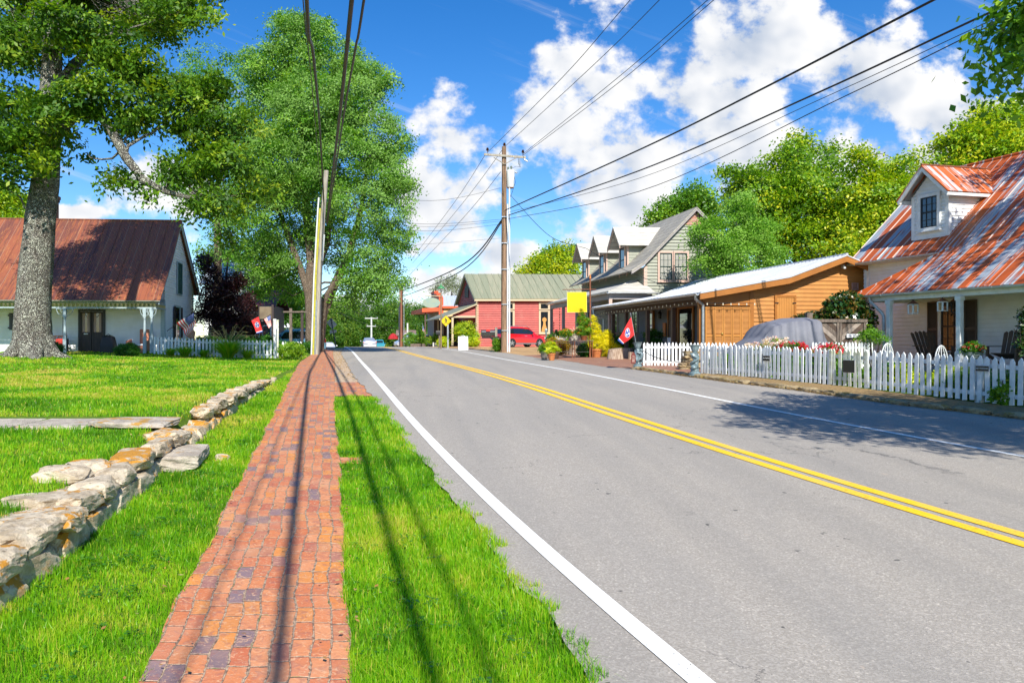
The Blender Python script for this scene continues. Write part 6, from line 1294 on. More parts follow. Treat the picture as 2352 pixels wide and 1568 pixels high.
shrub('low_shrub', 'dark green low shrub left of the terracotta pot under the iron table', 1345, 822, 33.4, .9, .75, LF_BOX, 304, 240, .13, 36, .055)
t = pot('grey_planter', 'grey stone pot of trailing green leaves at the left end of the iron table', 1250, 31.4, .16, .34, mat('grey_cast_stone', (.22, .20, .17), (.14, .12, .10), ns=9, rough=.85), group='potted plants by the rusty table'); plant(t, .3, [(0,0,.46,.24,.2,.18)], LF_MID, 305, 110, .08, 34, .045)
t = pot('terracotta_planter', 'small terracotta pot of bright lime leaves nearest the road', 1267, 30.4, .155, .30, TERRA, group='potted plants by the rusty table'); plant(t, .28, [(0,0,.48,.28,.26,.22),(0,0,.66,.2,.18,.16)], LF_LIME, 306, 150, .08, 34, .05, tint=.55)
t = pot('spiky_planter', 'spiky maroon-leaved plant in a dark pot behind the lime plant', 1276, 32.2, .17, .32, BROWN, group='potted plants by the rusty table')
mb = MB(); rg_ = random.Random(5)
for k in range(26):
    a = rg_.uniform(0, 6.28); o = rg_.uniform(.12, .42); hh = rg_.uniform(.35, .62); w = .018; s_ = (-math.sin(a)*w, math.cos(a)*w)
    p = [(0, 0, .28), (math.cos(a)*o*.45, math.sin(a)*o*.45, .28+hh*.7), (math.cos(a)*o, math.sin(a)*o, .28+hh)]
    mb.poly([(p[0][0]-s_[0]*.5, p[0][1]-s_[1]*.5, p[0][2]), (p[1][0]-s_[0], p[1][1]-s_[1], p[1][2]), p[2], (p[1][0]+s_[0], p[1][1]+s_[1], p[1][2]), (p[0][0]+s_[0]*.5, p[0][1]+s_[1]*.5, p[0][2])])
mb.build('foliage', mat('maroon_leaf', (.16, .03, .035), (.28, .07, .06), ns=9, rough=.5), t)
shrub('mounded_bush', 'yellow-brown mounded bush behind the spiky pot', 1275, 800, 36, 1.5, .95, LM('bronze_leaves', [(.28, .14, .01), (.42, .26, .015), (.30, .30, .02)], trans=.3), 307, 300, .14, 36, .06, shell=.75)
shrub('mounded_bush', 'dark green clipped mound beside the front of the red car', 1290, 800, 46, 2.0, 1.35, LF_BOX, 308, 380, .16, 40, .07, shell=.85, tint=.65)
# .. rusty garden table and what stands on it
def garden_table():
    Y = 32.4; x0, x1 = px(1273, Y), px(1360, Y); z0 = gz((x0+x1)/2, Y)+.035; t = thing('garden_table', 'rusty iron trestle table with a thin weathered top beside the road', 'table', ((x0+x1)/2, Y, z0)); w = (x1-x0)/2; ht = pz(781.5, Y)-z0
    MB().box(-w, w, -.28, .28, ht-.03, ht).build('table_top', WOODG, t, bevel=.006)
    for x in (-w+.04, w*.02, w-.05):
        for y in (-.24, .24): MB().tube([(x, y, 0), (x, y, ht-.03)], .016, 8).build('leg', RUST, t)
    mb = MB(); mb.tube([(-w+.04, -.24, ht*.86), (w-.05, -.24, ht*.86)], .009, 6)
    x = -w+.1
    while x < w-.1: mb.tube([(x, .24, .25), (x, .24, ht-.05)], .006, 5); x += .075
    mb.tube([(-w+.04, .24, .25), (w-.05, .24, .25)], .009, 6); mb.build('grille', BLACK, t); return t, z0+ht, Y
TB, TZ, TY = garden_table()
def antlers(label, u, n, spread, seed):
    rg = random.Random(seed); t = thing('antler_pile', label, 'antlers', (px(u, TY), TY, TZ), 0); BON = mat('bleached_antler', (.66, .60, .52), (.48, .42, .35), ns=14, rough=.6)
    for k in range(n):
        a = rg.uniform(-1.4, 1.4)+(math.pi if k % 2 else 0); L = rg.uniform(.20, .36); ox = rg.uniform(-spread, spread); oy = rg.uniform(-.12, .12); e = rg.uniform(.03, .20); mb = MB()
        P_ = [(ox, oy, .02+.03*(k % 4)), (ox+math.cos(a)*L*.4, oy+math.sin(a)*L*.2, .03+.03*(k % 4)), (ox+math.cos(a)*L*.8, oy+math.sin(a)*L*.3, .06+e*.6), (ox+math.cos(a)*L*.95, oy+math.sin(a)*L*.3, .08+e*1.25)]
        mb.tube(P_, [.020, .016, .012, .004], 6)
        for j in (1, 2): b = P_[j]; mb.tube([b, (b[0]+math.cos(a+.6)*.03, b[1]-.03, b[2]+.06), (b[0]+math.cos(a+.4)*.03, b[1]-.04, b[2]+.13)], [.011, .008, .003], 5)
        mb.build('antler', BON, t, smooth=True)
antlers('pile of bleached antlers at the left end of the iron table', 1289, 9, .14, 1); antlers('heap of bleached antlers in the middle of the iron table', 1322, 12, .2, 2)
t = thing('driftwood_branch', 'pale forked driftwood standing up among the antlers', 'driftwood', (px(1322, TY), TY, TZ)); mb = MB(); B0 = [(0, .05, 0), (-.02, .05, .22), (0, .05, .42), (.07, .05, .62)]; mb.tube(B0, [.045, .035, .022, .01], 8)
for q in ((-.02,.22,-.16,.46),(0,.3,.12,.5),(-.01,.36,-.10,.60),(-.12,.42,-.22,.50),(.05,.5,.15,.62)): mb.tube([(q[0], .05, q[1]), (q[0]*.4+q[2]*.6, .03, q[1]*.5+q[3]*.5), (q[2], .05, q[3])], [.022, .015, .005], 6)
mb.build('branch', mat('driftwood', (.62, .52, .40), (.45, .36, .26), ns=12, rough=.8), t, smooth=True)
t = pot('green_bowl', 'green glazed pot of orange-yellow flowers on the iron table', 1301, TY-.02, .13, .20, mat('green_glaze', (.16, .26, .03), rough=.25), z=TZ+.002, group='potted plants on the iron table'); plant(t, .18, [(0,0,.34,.30,.24,.17)], LF_MID, 311, 130, .08, 34, .045, flowers=(FLO, 70))
t = pot('brown_bowl', 'speckled brown pot with a tall orange-flowered plant on the iron table', 1341, TY-.02, .155, .20, mat('brown_glaze', (.22, .06, .02), (.35, .12, .05), ns=30, rough=.3), z=TZ+.002, group='potted plants on the iron table'); plant(t, .18, [(-.05,0,.42,.36,.26,.26),(0,0,.78,.28,.22,.26),(-.1,0,1.08,.16,.15,.22),(-.12,0,1.30,.10,.1,.12)], LF_MID, 312, 240, .09, 36, .05, flowers=(FLO, 90))
# .. hanging yellow sign
def hanging_sign():
    Y = 32.9; X = px(1355.5, Y); z = gz(X, Y); t = thing('hanging_sign', 'blank bright yellow square sign hanging from a rusty iron post', 'sign', (X, Y, z)); H_ = lambda v: pz(v, Y)-z; U_ = lambda u: px(u, Y)-X
    mb = MB(); mb.tube([(0, 0, 0), (0, 0, H_(640))], .035, 12); mb.build('post', RUST, t, smooth=True); MB().lathe([(.035, H_(640)), (.05, H_(639)), (.045, H_(637)), (.03, H_(635)), (.045, H_(632.5)), (.005, H_(629.5))], 10).build('finial', mat('orange_finial', (.5, .18, .04), rough=.6), t, smooth=True)
    MB().tube([(U_(1292), 0, H_(665)), (U_(1369), 0, H_(664.5))], .016, 8).build('arm', RUST, t)
    for u in (1308, 1342): MB().tube([(U_(u), 0, H_(665)), (U_(u), 0, H_(671))], .006, 5).build('hanger', BLACK, t)
    M = MB(); M.prism([(U_(1302.8), -.012, H_(717.5)), (U_(1348), -.012, H_(717)), (U_(1347.3), -.012, H_(670.5)), (U_(1302.3), -.012, H_(671))], (0, .024, 0)); M.build('board', mat('sign_rim_yellow', (.86, .72, .12), rough=.4), t)
    M = MB(); M.prism([(U_(1303.6), -.016, H_(716.5)), (U_(1347), -.016, H_(716.2)), (U_(1346.5), -.016, H_(671.6)), (U_(1303.3), -.016, H_(671.9))], (0, .0035, 0)); M.build('face', SIGNY, t)
hanging_sign()
# ---- poles and wires -------------------------------------------------------
INS = mat('brown_insulator', (.06, .02, .015), rough=.25)
def right_pole():
    Y = 45.; X = px(1158, Y); z = gz(X, Y); t = thing('utility_pole', 'brown wooden utility pole with crossarm and white transformer in front of the red shop', 'utility pole', (X, Y, z)); H_ = lambda v: pz(v, Y)-z; U_ = lambda u: px(u, Y)-X
    MB().tube([(0, 0, -.2), (.0, 0, H_(600)), (-.01, 0, H_(337))], [.19, .17, .13], 18, jit=.03).build('post', POLEW, t, smooth=True)
    a, b = (U_(1111), -.18, H_(356.5)), (U_(1206.5), -.18, H_(363.5)); MB().prism([(a[0], -.23, a[2]-.06), (b[0], -.23, b[2]-.06), (b[0], -.23, b[2]+.06), (a[0], -.23, a[2]+.06)], (0, .09, 0)).build('crossarm', POLEG, t)
    for s_, u in ((1, 1133), (-1, 1186)): MB().tube([(U_(u), -.26, H_(364)), (0, -.2, H_(379))], .028, 6).build('brace', POLEG, t)
    for u, v in ((1119, 351), (1158.5, 338), (1200, 356)):
        MB().lathe([(.02, 0), (.02, .12), (.06, .13), (.10, .17), (.06, .20), (.09, .23), (.05, .26), (.07, .29), (.03, .31)], 12, T((U_(u), -.18 if u != 1158.5 else 0, H_(v)-.05))).build('insulator', INS, t, smooth=True)
    tk = MB().lathe([(.20, 0), (.205, .02), (.23, .06), (.26, .95), (.27, 1.0), (.24, 1.04), (.10, 1.10), (.02, 1.12)], 22, T((U_(1172), -.05, H_(432)))).build('transformer', mat('transformer_enamel', (.70, .72, .72), (.6, .62, .62), ns=5, rough=.4), t, smooth=True)
    for u, v in ((1167, 388), (1174, 386)): MB().lathe([(.05, 0), (.05, .1), (.075, .12), (.05, .14), (.075, .17), (.05, .19), (.075, .22), (.03, .27)], 10, T((U_(u), -.05, H_(v)-.15))).build('bushing', mat('bushing_grey', (.2, .25, .22), rough=.4), tk, smooth=True)
    MB().lathe([(.202, 0), (.205, .07)], 20, T((U_(1172), -.05, H_(432)-.02))).build('rust_band', RUST, tk)
    MB().tube([(U_(1183), -.05, H_(396)), (U_(1187), -.1, H_(398))], .05, 8).build('arrester', GALV, tk)
    mb = MB(); mb.tube([(U_(1191), -.2, H_(366)), (U_(1192), -.2, H_(378)), (U_(1194), -.25, H_(386))], [.05, .07, .03], 8); mb.tube([(U_(1203), -.2, H_(368)), (U_(1210), -.3, H_(374))], [.06, .04], 8); mb.build('cutout_fuse', GALV, t)
    mb = MB(); mb.tube([(U_(1180), -.1, H_(400)), (U_(1183), -.12, H_(420)), (U_(1175), -.1, H_(445)), (U_(1171), -.1, H_(455)), (U_(1170), -.05, H_(470))], .012, 5); mb.tube([(U_(1194), -.25, H_(386)), (U_(1185), -.2, H_(384)), (U_(1174), -.1, H_(388))], .010, 5); mb.tube([(U_(1154), -.2, H_(400)), (U_(1152), -.25, H_(430)), (U_(1156), -.2, H_(450))], .010, 5); mb.build('lead_wire', WIRE, t)
    for u, r_, v in ((1164.8, .045, 470), (1169.2, .05, 427)): MB().tube([(U_(u), -.17, 0), (U_(u), -.17, H_(v))], r_, 10).build('conduit', mat('white_conduit', (.66, .68, .70), rough=.4), t, smooth=True)
    mb = MB()
    for v in (500, 560, 620, 700, 760): mb.box(-.18, .26, -.225, -.12, H_(v), H_(v)+.05)
    mb.build('strap', GALV, t); return t
right_pole()
def left_pole():
    Y = 40.; X = px(722, Y); z = gz(X, Y); t = thing('utility_pole', 'leaning grey wooden utility pole with yellow guard strip beside the brick walk', 'utility pole', (X, Y, z)); P_ = lambda u, v, dy=0: (px(u, Y)-X, dy, pz(v, Y)-z)
    MB().tube([P_(728, 818), P_(733, 640), P_(741, 500), P_(749.5, 392)], [.17, .155, .14, .125], 16, jit=.03).build('post', POLEG, t, smooth=True)
    MB().tube([P_(720.5, 816, -.19), P_(726, 640, -.19), P_(736, 480, -.16)], .055, 8).build('guard_strip', mat('yellow_guard', (.52, .47, .03), (.38, .35, .05), ns=6, rough=.5), t)
    MB().tube([P_(716, 816, -.17), P_(722, 640, -.17), P_(731, 480, -.14), P_(733, 455, -.14)], .045, 10).build('conduit', mat('white_conduit_left', (.62, .65, .62), rough=.4), t, smooth=True)
    MB().tube([P_(724.5, 816, -.22), P_(728, 690, -.21)], .05, 10).build('steel_conduit', GALV, t, smooth=True)
    MB().tube([P_(741, 600, -.2), P_(745, 540, -.2)], .06, 10).build('splice_case', mat('light_grey_case', (.5, .52, .5), rough=.5), t, smooth=True)
    return t
left_pole()
def simple_pole(name, label, u, vb, vt, Y, r_, m, arms=(), cat='utility pole', group=None, lean=0):
    X = px(u, Y); z = float(hr(Y))-.2; t = thing(name, label, cat, (X, Y, z), 0, group); MB().tube([(0, 0, 0), (lean, 0, pz(vt, Y)-z)], [r_, r_*.75], 10).build('post', m, t, smooth=True)
    for v, w in arms:
        zz = pz(v, Y)-z; MB().box(-w, w, -.16, -.06, zz-.07, zz+.07).build('crossarm', m, t); mb = MB()
        for k in (-.9, .9): mb.tube([(k*w, -.1, zz+.05), (k*w, -.1, zz+.28)], .05, 6)
        mb.build('insulator', GALV, t)
    return t
simple_pole('utility_pole', 'pale weathered double-armed pole rising from the wood beyond the silver car', 853, 790, 728, 120, .18, mat('bleached_pole', (.60, .60, .58), (.45, .45, .44), ns=5, rough=.8), ((731, 1.05), (749, .75)))
simple_pole('utility_pole', 'slim grey-green pole touching the red-brown pole beyond the crest', 918.5, 790, 660, 95, .2, POLEG)
simple_pole('utility_pole', 'red-brown pole at the cable crossing left of the false-front shop', 922.5, 790, 663, 93, .22, mat('redbrown_pole', (.28, .10, .05), (.18, .07, .04), ns=6, stretch=(3, 3, .2), rough=.8))
simple_pole('flag_pole', 'thin white pole standing beside the red-brown utility pole', 928, 790, 655, 92, .05, WHITE, cat='pole')
simple_pole('utility_pole', 'short pale pole with a grey box near the white van', 936, 790, 742, 110, .16, mat('pale_pole2', (.55, .55, .52), rough=.8))
simple_pole('utility_pole', 'white square post with a red and white box beyond the leaning pole', 736, 800, 742, 60, .14, WHITE, cat='post')
def wire(label, pts, r_=.014, group=None, m=WIRE, ext=0.0, name='power_cable', r1=None, side=0.0):
    """pts: (u, v, Y) with Y None between two known ones -> runs in the vertical plane through the known ends"""
    A, B = pt(*pts[0]), pt(*pts[-1]); d = B-A; out = []
    for p in pts:
        if p[2] is None: k = (p[0]-U0)/F; s = (k*A.y-A.x)/(d.x-k*d.y); Y = A.y+s*d.y; out.append(pt(p[0], p[1], Y))
        else: out.append(pt(*p))
    if ext: e = out[-1]-out[-2]; h = Vector((e.x, e.y, 0)).normalized(); out += [out[-1]+h*ext*.5+Vector((side*.5, 0, ext*.004)), out[-1]+h*ext+Vector((side, 0, ext*.035))]
    P_ = []                              # smooth resample
    for i in range(len(out)-1):
        p0, p1, p2, p3 = out[max(i-1, 0)], out[i], out[i+1], out[min(i+2, len(out)-1)]
        for k in range(10): q = k/10; P_.append(.5*((2*p1)+(-p0+p2)*q+(2*p0-5*p1+4*p2-p3)*q*q+(-p0+3*p1-3*p2+p3)*q**3))
    P_.append(out[-1]); return tag(MB().tube(P_, r_, 6).build(name, m, smooth=True), label, 'cable', group)
GR = 'overhead cables'
wire('thick brown cable over the brick walk, leftmost of the three heavy ones', [(744, 470, 40), (735, 300, None), (720, 130, None), (704.5, 0, 11.9)], .036, GR, WIREB, 26, side=.55)
wire('thickest brown cable over the brick walk, middle of the heavy bundle above the leaning pole', [(750, 512, 40), (776, 300, None), (796, 120, None), (808, 0, 11.9)], .040, GR, WIREB, 26)
wire('right-hand brown cable of the heavy bundle over the brick walk', [(752, 515, 40), (784, 300, None), (815, 120, None), (836, 0, 11.9)], .024, GR, WIREB, 26)
wire('thin dark line left of the heavy bundle over the brick walk', [(741, 490, 40), (722, 260, None), (707, 100, None), (696, 0, 12.4)], .011, GR, WIREB, 26)
hw = [((1119, 351), (1290, 180), (1448, 0), 'leftmost high wire climbing from the left end of the crossarm'), ((1158.5, 338), (1350, 162), (1515, 0), 'high wire climbing from the pole top, second from the left'), ((1200, 355), (1420, 178), (1626, 0), 'high wire climbing from the right end of the crossarm, upper of the close pair'), ((1200, 358), (1430, 183), (1640, 0), 'high wire just under the close pair, from the right end of the crossarm')]
for a, m_, b, l in hw: wire(l, [(a[0], a[1], 45), (m_[0], m_[1], None), (b[0], b[1], 24)], .013, GR, WIRE, 22)
for a, m_, m2, b, r_, l in (((1158, 484), (1470, 343.5), (1732, 214), (2145, 0), .030, 'heavy black cable running from mid pole to the upper right, topmost of the thick ones'), ((1166, 495), (1470, 391.5), (1877, 214), (2338, 0), .027, 'heavy black cable running to the upper right corner, second of the thick ones'),
        ((1166, 488), (1470, 409), (1916, 214), (2352, 14), .010, 'thin black line between the thick cables and the lower pair'), ((1166, 503), (1470, 439), (1956, 214), (2352, 24), .014, 'lowest cable crossing the sky to the upper right corner')): wire(l, [(a[0], a[1], 45), (m_[0], m_[1], None), (m2[0], m2[1], None), (b[0], b[1], 16.5)], r_, GR, WIRE, 10)
for a, m_, b, Yb, r_, l in (((1113, 358), (1040, 470), (945, 596), 92, .016, 'wire dropping left from the crossarm toward the far poles, uppermost'), ((1157, 340), (1060, 470), (948, 604), 92, .016, 'wire dropping left from the pole top toward the far poles'), ((1150, 395), (1060, 505), (940, 632), 92, .016, 'wire dropping left from below the braces toward the far poles'),
        ((1153, 505), (1060, 610), (924, 668), 93, .045, 'heavy black cable sagging from mid pole down to the red-brown pole'), ((1154, 508), (1060, 622), (926, 681), 93, .035, 'lower black cable sagging from mid pole to the red-brown pole'),
        ((1150, 432), (990, 461), (752, 436), 40, .010, 'light line crossing from the transformer pole to the leaning pole, topmost crossing'), ((1152, 504), (960, 514), (754, 478), 40, .010, 'upper line of the fan crossing in front of the silver maple'), ((1152, 508), (960, 520), (756, 484), 40, .009, 'middle line of the fan crossing in front of the silver maple'), ((1152, 515), (960, 530), (756, 488), 40, .009, 'lower line of the fan crossing in front of the silver maple'), ((1150, 547), (950, 562), (756, 561), 40, .007, 'lowest straight thin line crossing between the two near poles'),
        ((1172, 448), (1260, 540), (1345, 570), 38, .014, 'twisted service line sagging from the transformer pole to the sage-grey house'), ((1345, 570), (1430, 618), (1545, 663), 33, .011, 'pale service line crossing the sage-grey house to the orange roof'),
        ((700, 600), (620, 640), (440, 712), 38, .008, 'faint service line from the leaning pole toward the cottage'), ((780, 718), (850, 746), (918, 756), 93, .012, 'far line low over the crest'), ((780, 700), (850, 728), (918, 738), 93, .012, 'far line over the crest just above the lowest')): wire(l, [(a[0], a[1], 45 if a[0] > 1100 and a[0] < 1200 else 38 if a[0] > 1200 else 41), (m_[0], m_[1], None), (b[0], b[1], Yb)], r_, GR, WIRE)
# ---- vehicles --------------------------------------------------------------
TYRE = mat('tyre_rubber', (.016, .016, .017), rough=.8); ALLOY = mat('alloy_wheel', (.55, .56, .58), rough=.3, metal=.8)
def paint(name, c): return mat(name, c, rough=.25, coat=1.0, metal=.15)
def car(label, name, cat, loc, rz, L, W_, H_, col, kind='suv', detail=True, group=None, zoff=0):
    """nose toward +x. Sections along x: (x, z low, z belt, z top, half width low, belt, top)"""
    t = thing(name, label, cat, loc, rz, group); pm = paint(name+'_paint', col); w = W_/2; rw = .34 if kind == 'suv' else .32
    if kind == 'suv': S_ = [(-.50,.45,.75,.80,.80,.86,.70),(-.488,.32,.95,1.0,.93,.95,.78),(-.46,.26,1.04,1.50,.98,.97,.70),(-.40,.24,1.05,H_-.06,1,.98,.74),(-.25,.24,1.03,H_,1,.99,.77),(-.05,.24,1.01,H_-.01,1,.99,.77),(.10,.24,1.0,H_-.08,1,.99,.74),(.19,.24,.99,H_-.30,1,.98,.74),(.28,.24,.98,1.04,1,.97,.80),(.40,.25,.90,.96,.99,.95,.74),(.47,.28,.74,.82,.92,.90,.66),(.50,.36,.60,.66,.75,.74,.5)]
    elif kind == 'sedan': S_ = [(-.50,.42,.80,.86,.80,.84,.66),(-.485,.30,.92,.98,.93,.93,.74),(-.42,.24,.96,1.02,.98,.96,.76),(-.34,.22,.94,1.12,1,.97,.70),(-.22,.22,.92,H_-.05,1,.98,.68),(-.08,.22,.91,H_,1,.98,.70),(.06,.22,.90,H_-.04,1,.98,.69),(.18,.22,.88,1.05,1,.97,.72),(.24,.22,.86,.93,1,.96,.78),(.38,.24,.78,.84,.98,.94,.74),(.47,.28,.62,.70,.90,.88,.64),(.50,.36,.52,.56,.72,.7,.5)]
    else: S_ = [(-.50,.5,.95,1.0,.95,.95,.90),(-.48,.38,1.0,1.04,1,.98,.92),(-.14,.30,1.02,1.06,1,.99,.92),(-.12,.26,1.05,H_-.03,1,.98,.74),(.04,.26,1.05,H_,1,.98,.76),(.12,.26,1.04,H_-.14,1,.98,.74),(.20,.26,1.02,1.10,1,.97,.82),(.38,.28,.98,1.04,1,.96,.8),(.47,.32,.84,.9,.95,.92,.7),(.5,.4,.7,.74,.8,.8,.6)]
    R_ = []
    for x, zl, zb, zt, a, b, c in S_:
        x *= L; a *= w; b *= w; c *= w; zm = (zl+zb)/2
        R_.append([(x, -a*.9, zl), (x, -a, zl+.10), (x, -a*1.0, zm), (x, -b, zb), (x, -c-(b-c)*.25*(zt-zb < .3), zt-.06 if zt-zb > .3 else (zb+zt)/2+.01), (x, -c*.82, zt), (x, 0, zt+.015), (x, c*.82, zt), (x, c+(b-c)*.25*(zt-zb < .3), zt-.06 if zt-zb > .3 else (zb+zt)/2+.01), (x, b, zb), (x, a, zm), (x, a, zl+.10), (x, a*.9, zl)])
    body = MB().loft(R_).build('body', pm, t, smooth=True)
    gs = [s for s in S_ if s[3]-s[2] > .3]
    # windows follow the body sections
    def side_glass(i0, i1, q, sg):
        pts_l = []; pts_u = []
        for s in S_[i0:i1+1]:
            x, zl, zb, zt, a, b, c = s; b *= w; c *= w; lo = .10; hi = .86; f = lambda k: (x*L, sg*(b+(c-b)*k+.006), zb+(zt-.06-zb)*k)
            pts_l.append(f(lo)); pts_u.append(f(hi))
        mb = MB(); n = len(pts_l)
        for i in range(n-1):
            q_ = [pts_l[i], pts_l[i+1], pts_u[i+1], pts_u[i]]; mb.poly(q_ if sg < 0 else q_[::-1])
        mb.build('side_window', GLASS, t)
    idx = [i for i, s in enumerate(S_) if s[3]-s[2] > .28]
    for sg in (-1, 1): side_glass(idx[0], idx[-1], 0, sg)
    def cross_glass(i0, i1, name, k0=.12, k1=.88):
        a, b = S_[i0], S_[i1]; mb = MB(); P_ = []
        for k in (k0, k1):
            x = (a[0]+(b[0]-a[0])*k)*L; z = a[3]+(b[3]-a[3])*k+.012; c = (a[6]+(b[6]-a[6])*k)*w*.86; P_.append((x, c, z))
        o = .02 if P_[0][0] > P_[1][0] else -.02; mb.poly([(P_[0][0]+o, -P_[0][1], P_[0][2]+.015), (P_[0][0]+o, P_[0][1], P_[0][2]+.015), (P_[1][0]+o, P_[1][1], P_[1][2]+.015), (P_[1][0]+o, -P_[1][1], P_[1][2]+.015)]); mb.build(name, GLASS, t)
    cross_glass(idx[0]-1, idx[0]+(1 if kind == 'sedan' else 0), 'rear_window', .2, .92); cross_glass(idx[-1]+1, idx[-1]-(1 if kind != 'pickup' else 0), 'windscreen', .12, .92)
    for sx in (-.30 if kind != 'pickup' else -.31, .315):
        for sg in (-1, 1):
            M = T((sx*L, sg*(w-.10), rw)) @ RX(R(90)); wh = MB().lathe([(rw*.62, -.10), (rw*.97, -.10), (rw, -.06), (rw, .06), (rw*.97, .10), (rw*.62, .10)], 24, M).build('wheel', TYRE, t, smooth=True)
            mb = MB(); mb.lathe([(rw*.63, -.07), (rw*.58, -.085), (rw*.58, .085), (rw*.63, .07)], 20, M)
            for k in range(5): a = k*2*math.pi/5; mb.box(-.035, .035, 0, rw*.6, -.105, .105, M @ RZ(a))
            mb.lathe([(.06, -.11), (.06, .11)], 10, M); mb.build('rim', ALLOY, wh)
            MB().lathe([(rw*1.13, -.02), (rw*1.10, .0)], 24, T((sx*L, sg*(w+.001), rw+.01)) @ RX(R(90))).build('wheel_arch', BLACK, t)
    TL = mat('tail_lamp_red', (.55, .01, .01), rough=.2, coat=.8); HL = mat('headlight_lens', (.7, .72, .74), rough=.1, coat=1)
    for sg in (-1, 1):
        if kind == 'sedan': MB().box(-.4975*L, -.47*L, sg*w*.50, sg*w*.93, .78, .92).build('tail_light', TL, t, bevel=.02)
        else: MB().box(-.498*L, -.455*L, sg*w*.74, sg*w*.965, .82, 1.12).build('tail_light', TL, t, bevel=.02)
        MB().box(.42*L, .482*L, sg*w*.55, sg*w*.93, .66, .80).build('headlight', HL, t, bevel=.03)
        mb = MB(); mb.ball((.15*L, sg*(w+.09), 1.03), .10, 10, (.7, 1, .8)); mb.build('mirror', pm, t, smooth=True)
        MB().box(-.02*L, .03*L, sg*w*.99, sg*(w+.012), .90, .93).build('door_handle', ALLOY, t)
        MB().box(-.22*L, .24*L, sg*w*.985, sg*(w+.01), .24, .36).build('sill_trim', mat('grey_trim', (.12, .13, .14), rough=.5), t)
    mb = MB(); mb.box(-.503*L, -.49*L, -.28, .28, .62, .74); mb.build('number_plate', WHITE, t)
    mb = MB(); mb.box(-.505*L, -.47*L, -w*.85, w*.85, .30, .46); mb.build('rear_bumper', BLACK if kind != 'sedan' else pm, t, bevel=.03)
    mb = MB(); mb.box(.488*L, .497*L, -w*.55, w*.55, .5, .62); mb.build('grille', BLACK, t)
    if kind == 'suv':
        for sg in (-1, 1): MB().tube([(-.36*L, sg*w*.66, H_-.02), (-.2*L, sg*w*.68, H_+.06), (.06*L, sg*w*.68, H_+.04), (.12*L, sg*w*.66, H_-.06)], .018, 6).build('roof_rail', ALLOY, t)
    return t
Yc_ = 62.; xc = px(1193, Yc_); car('red suv parked on the gravel in front of the red shop', 'parked_suv', 'suv', (xc, Yc_, gz(xc, Yc_)+.03), R(27), 4.5, 1.8, 1.70, (.60, .008, .012))
Ys = 97.; xs_ = px(847, Ys); car('silver sedan driving away over the crest of the road', 'moving_sedan', 'car', (xs_, Ys, float(hr(Ys))+.03), R(97), 4.7, 1.84, 1.46, (.34, .36, .40), 'sedan')
Yk = 135.; car('small teal pickup beyond the crest, right of the silver sedan', 'moving_pickup', 'pickup truck', (px(871, Yk), Yk, float(pz(780, Yk))-1.75), R(-85), 4.9, 1.9, 1.75, (.05, .30, .36), 'pickup')
Yb = 52.; car('light blue suv parked behind the trunk of the silver maple', 'parked_suv', 'suv', (px(672, Yb), Yb, pz(756, Yb)-1.75), R(186), 4.7, 1.9, 1.75, (.16, .36, .50))
Yw = 96.; car('white van-like suv parked behind the planter hedge beyond the crossing sign', 'parked_suv', 'suv', (px(947, Yw), Yw, pz(767, Yw)-1.8), R(200), 4.6, 1.9, 1.8, (.62, .64, .66))
Yw = 90.; car('pale blue car behind the hedge, nearest the false-front shop', 'parked_car', 'car', (px(974, Yw), Yw, pz(769, Yw)-1.5), R(200), 4.4, 1.8, 1.5, (.30, .42, .55), 'sedan')
Yw = 92.; car('white car mostly hidden below the crest beyond the brick walk', 'parked_car', 'car', (px(754, Yw), Yw, pz(786, Yw)-1.46), R(-78), 4.5, 1.8, 1.46, (.64, .64, .62), 'sedan')
# covered vehicle beside the orange building
def covered_car():
    Y = 21.6; t = thing('covered_vehicle', 'vehicle under a draped grey cloth cover parked against the orange building', 'covered vehicle', (px(1790, Y), Y, gz(px(1790, Y), Y)))
    z0 = t.location.z; prof = [(1668, 838), (1674, 818), (1690, 800), (1710, 787), (1728, 774), (1741, 756), (1750, 744), (1772, 738), (1802, 731), (1848, 730), (1855, 734), (1862, 756), (1876, 800), (1886, 838)]
    n = 26; pts = []
    xs2 = [px(u, Y)-t.location.x for u, v in prof]; zs2 = [pz(v, Y)-z0 for u, v in prof]; XX = np.linspace(xs2[0]+.01, xs2[-1]-.01, 60); ZZ = np.interp(XX, xs2, zs2); rg = np.random.default_rng(4)
    ph = np.cumsum(rg.uniform(.15, .5, 60)); rows = []
    for j in range(25):
        q = j/24; w = q*2-1; yy = w*.86; k = 1-abs(w)**5; drop = ZZ*(1-.10*w*w)*(1 if abs(w) < .84 else max(0, 1-(abs(w)-.84)/.16*1.0)); fold = .022*np.sin(ph*2.2+j*.13)*(abs(w) > .5)+.010*np.sin(XX*23+j*.8)
        rows.append(np.stack([XX+.02*np.sin(j*1.1+XX*4), np.full(60, yy)+fold*(1 if w > 0 else -1)*2.2*min(1, abs(w)), np.maximum(drop, .04)+.012*np.sin(ph+j*.9)], 1))
    v = np.stack(rows).reshape(-1, 3); i = np.arange(25*60).reshape(25, 60); f = np.stack([i[:-1, :-1], i[:-1, 1:], i[1:, 1:], i[1:, :-1]], -1).reshape(-1, 4)
    np_obj('cover', v, f, mat('grey_cover_cloth', (.17, .175, .205), (.145, .15, .18), ns=3, rough=.75, bump=.25, bs=9), t, smooth=True)
    mb = MB()
    for x in (-1.0, .85):
        for y in (-.7, .7): mb.lathe([(.3, -.09), (.32, 0), (.3, .09)], 16, T((x, y, .3)) @ RX(R(90)))
    mb.build('wheel', TYRE, t); return t
covered_car()
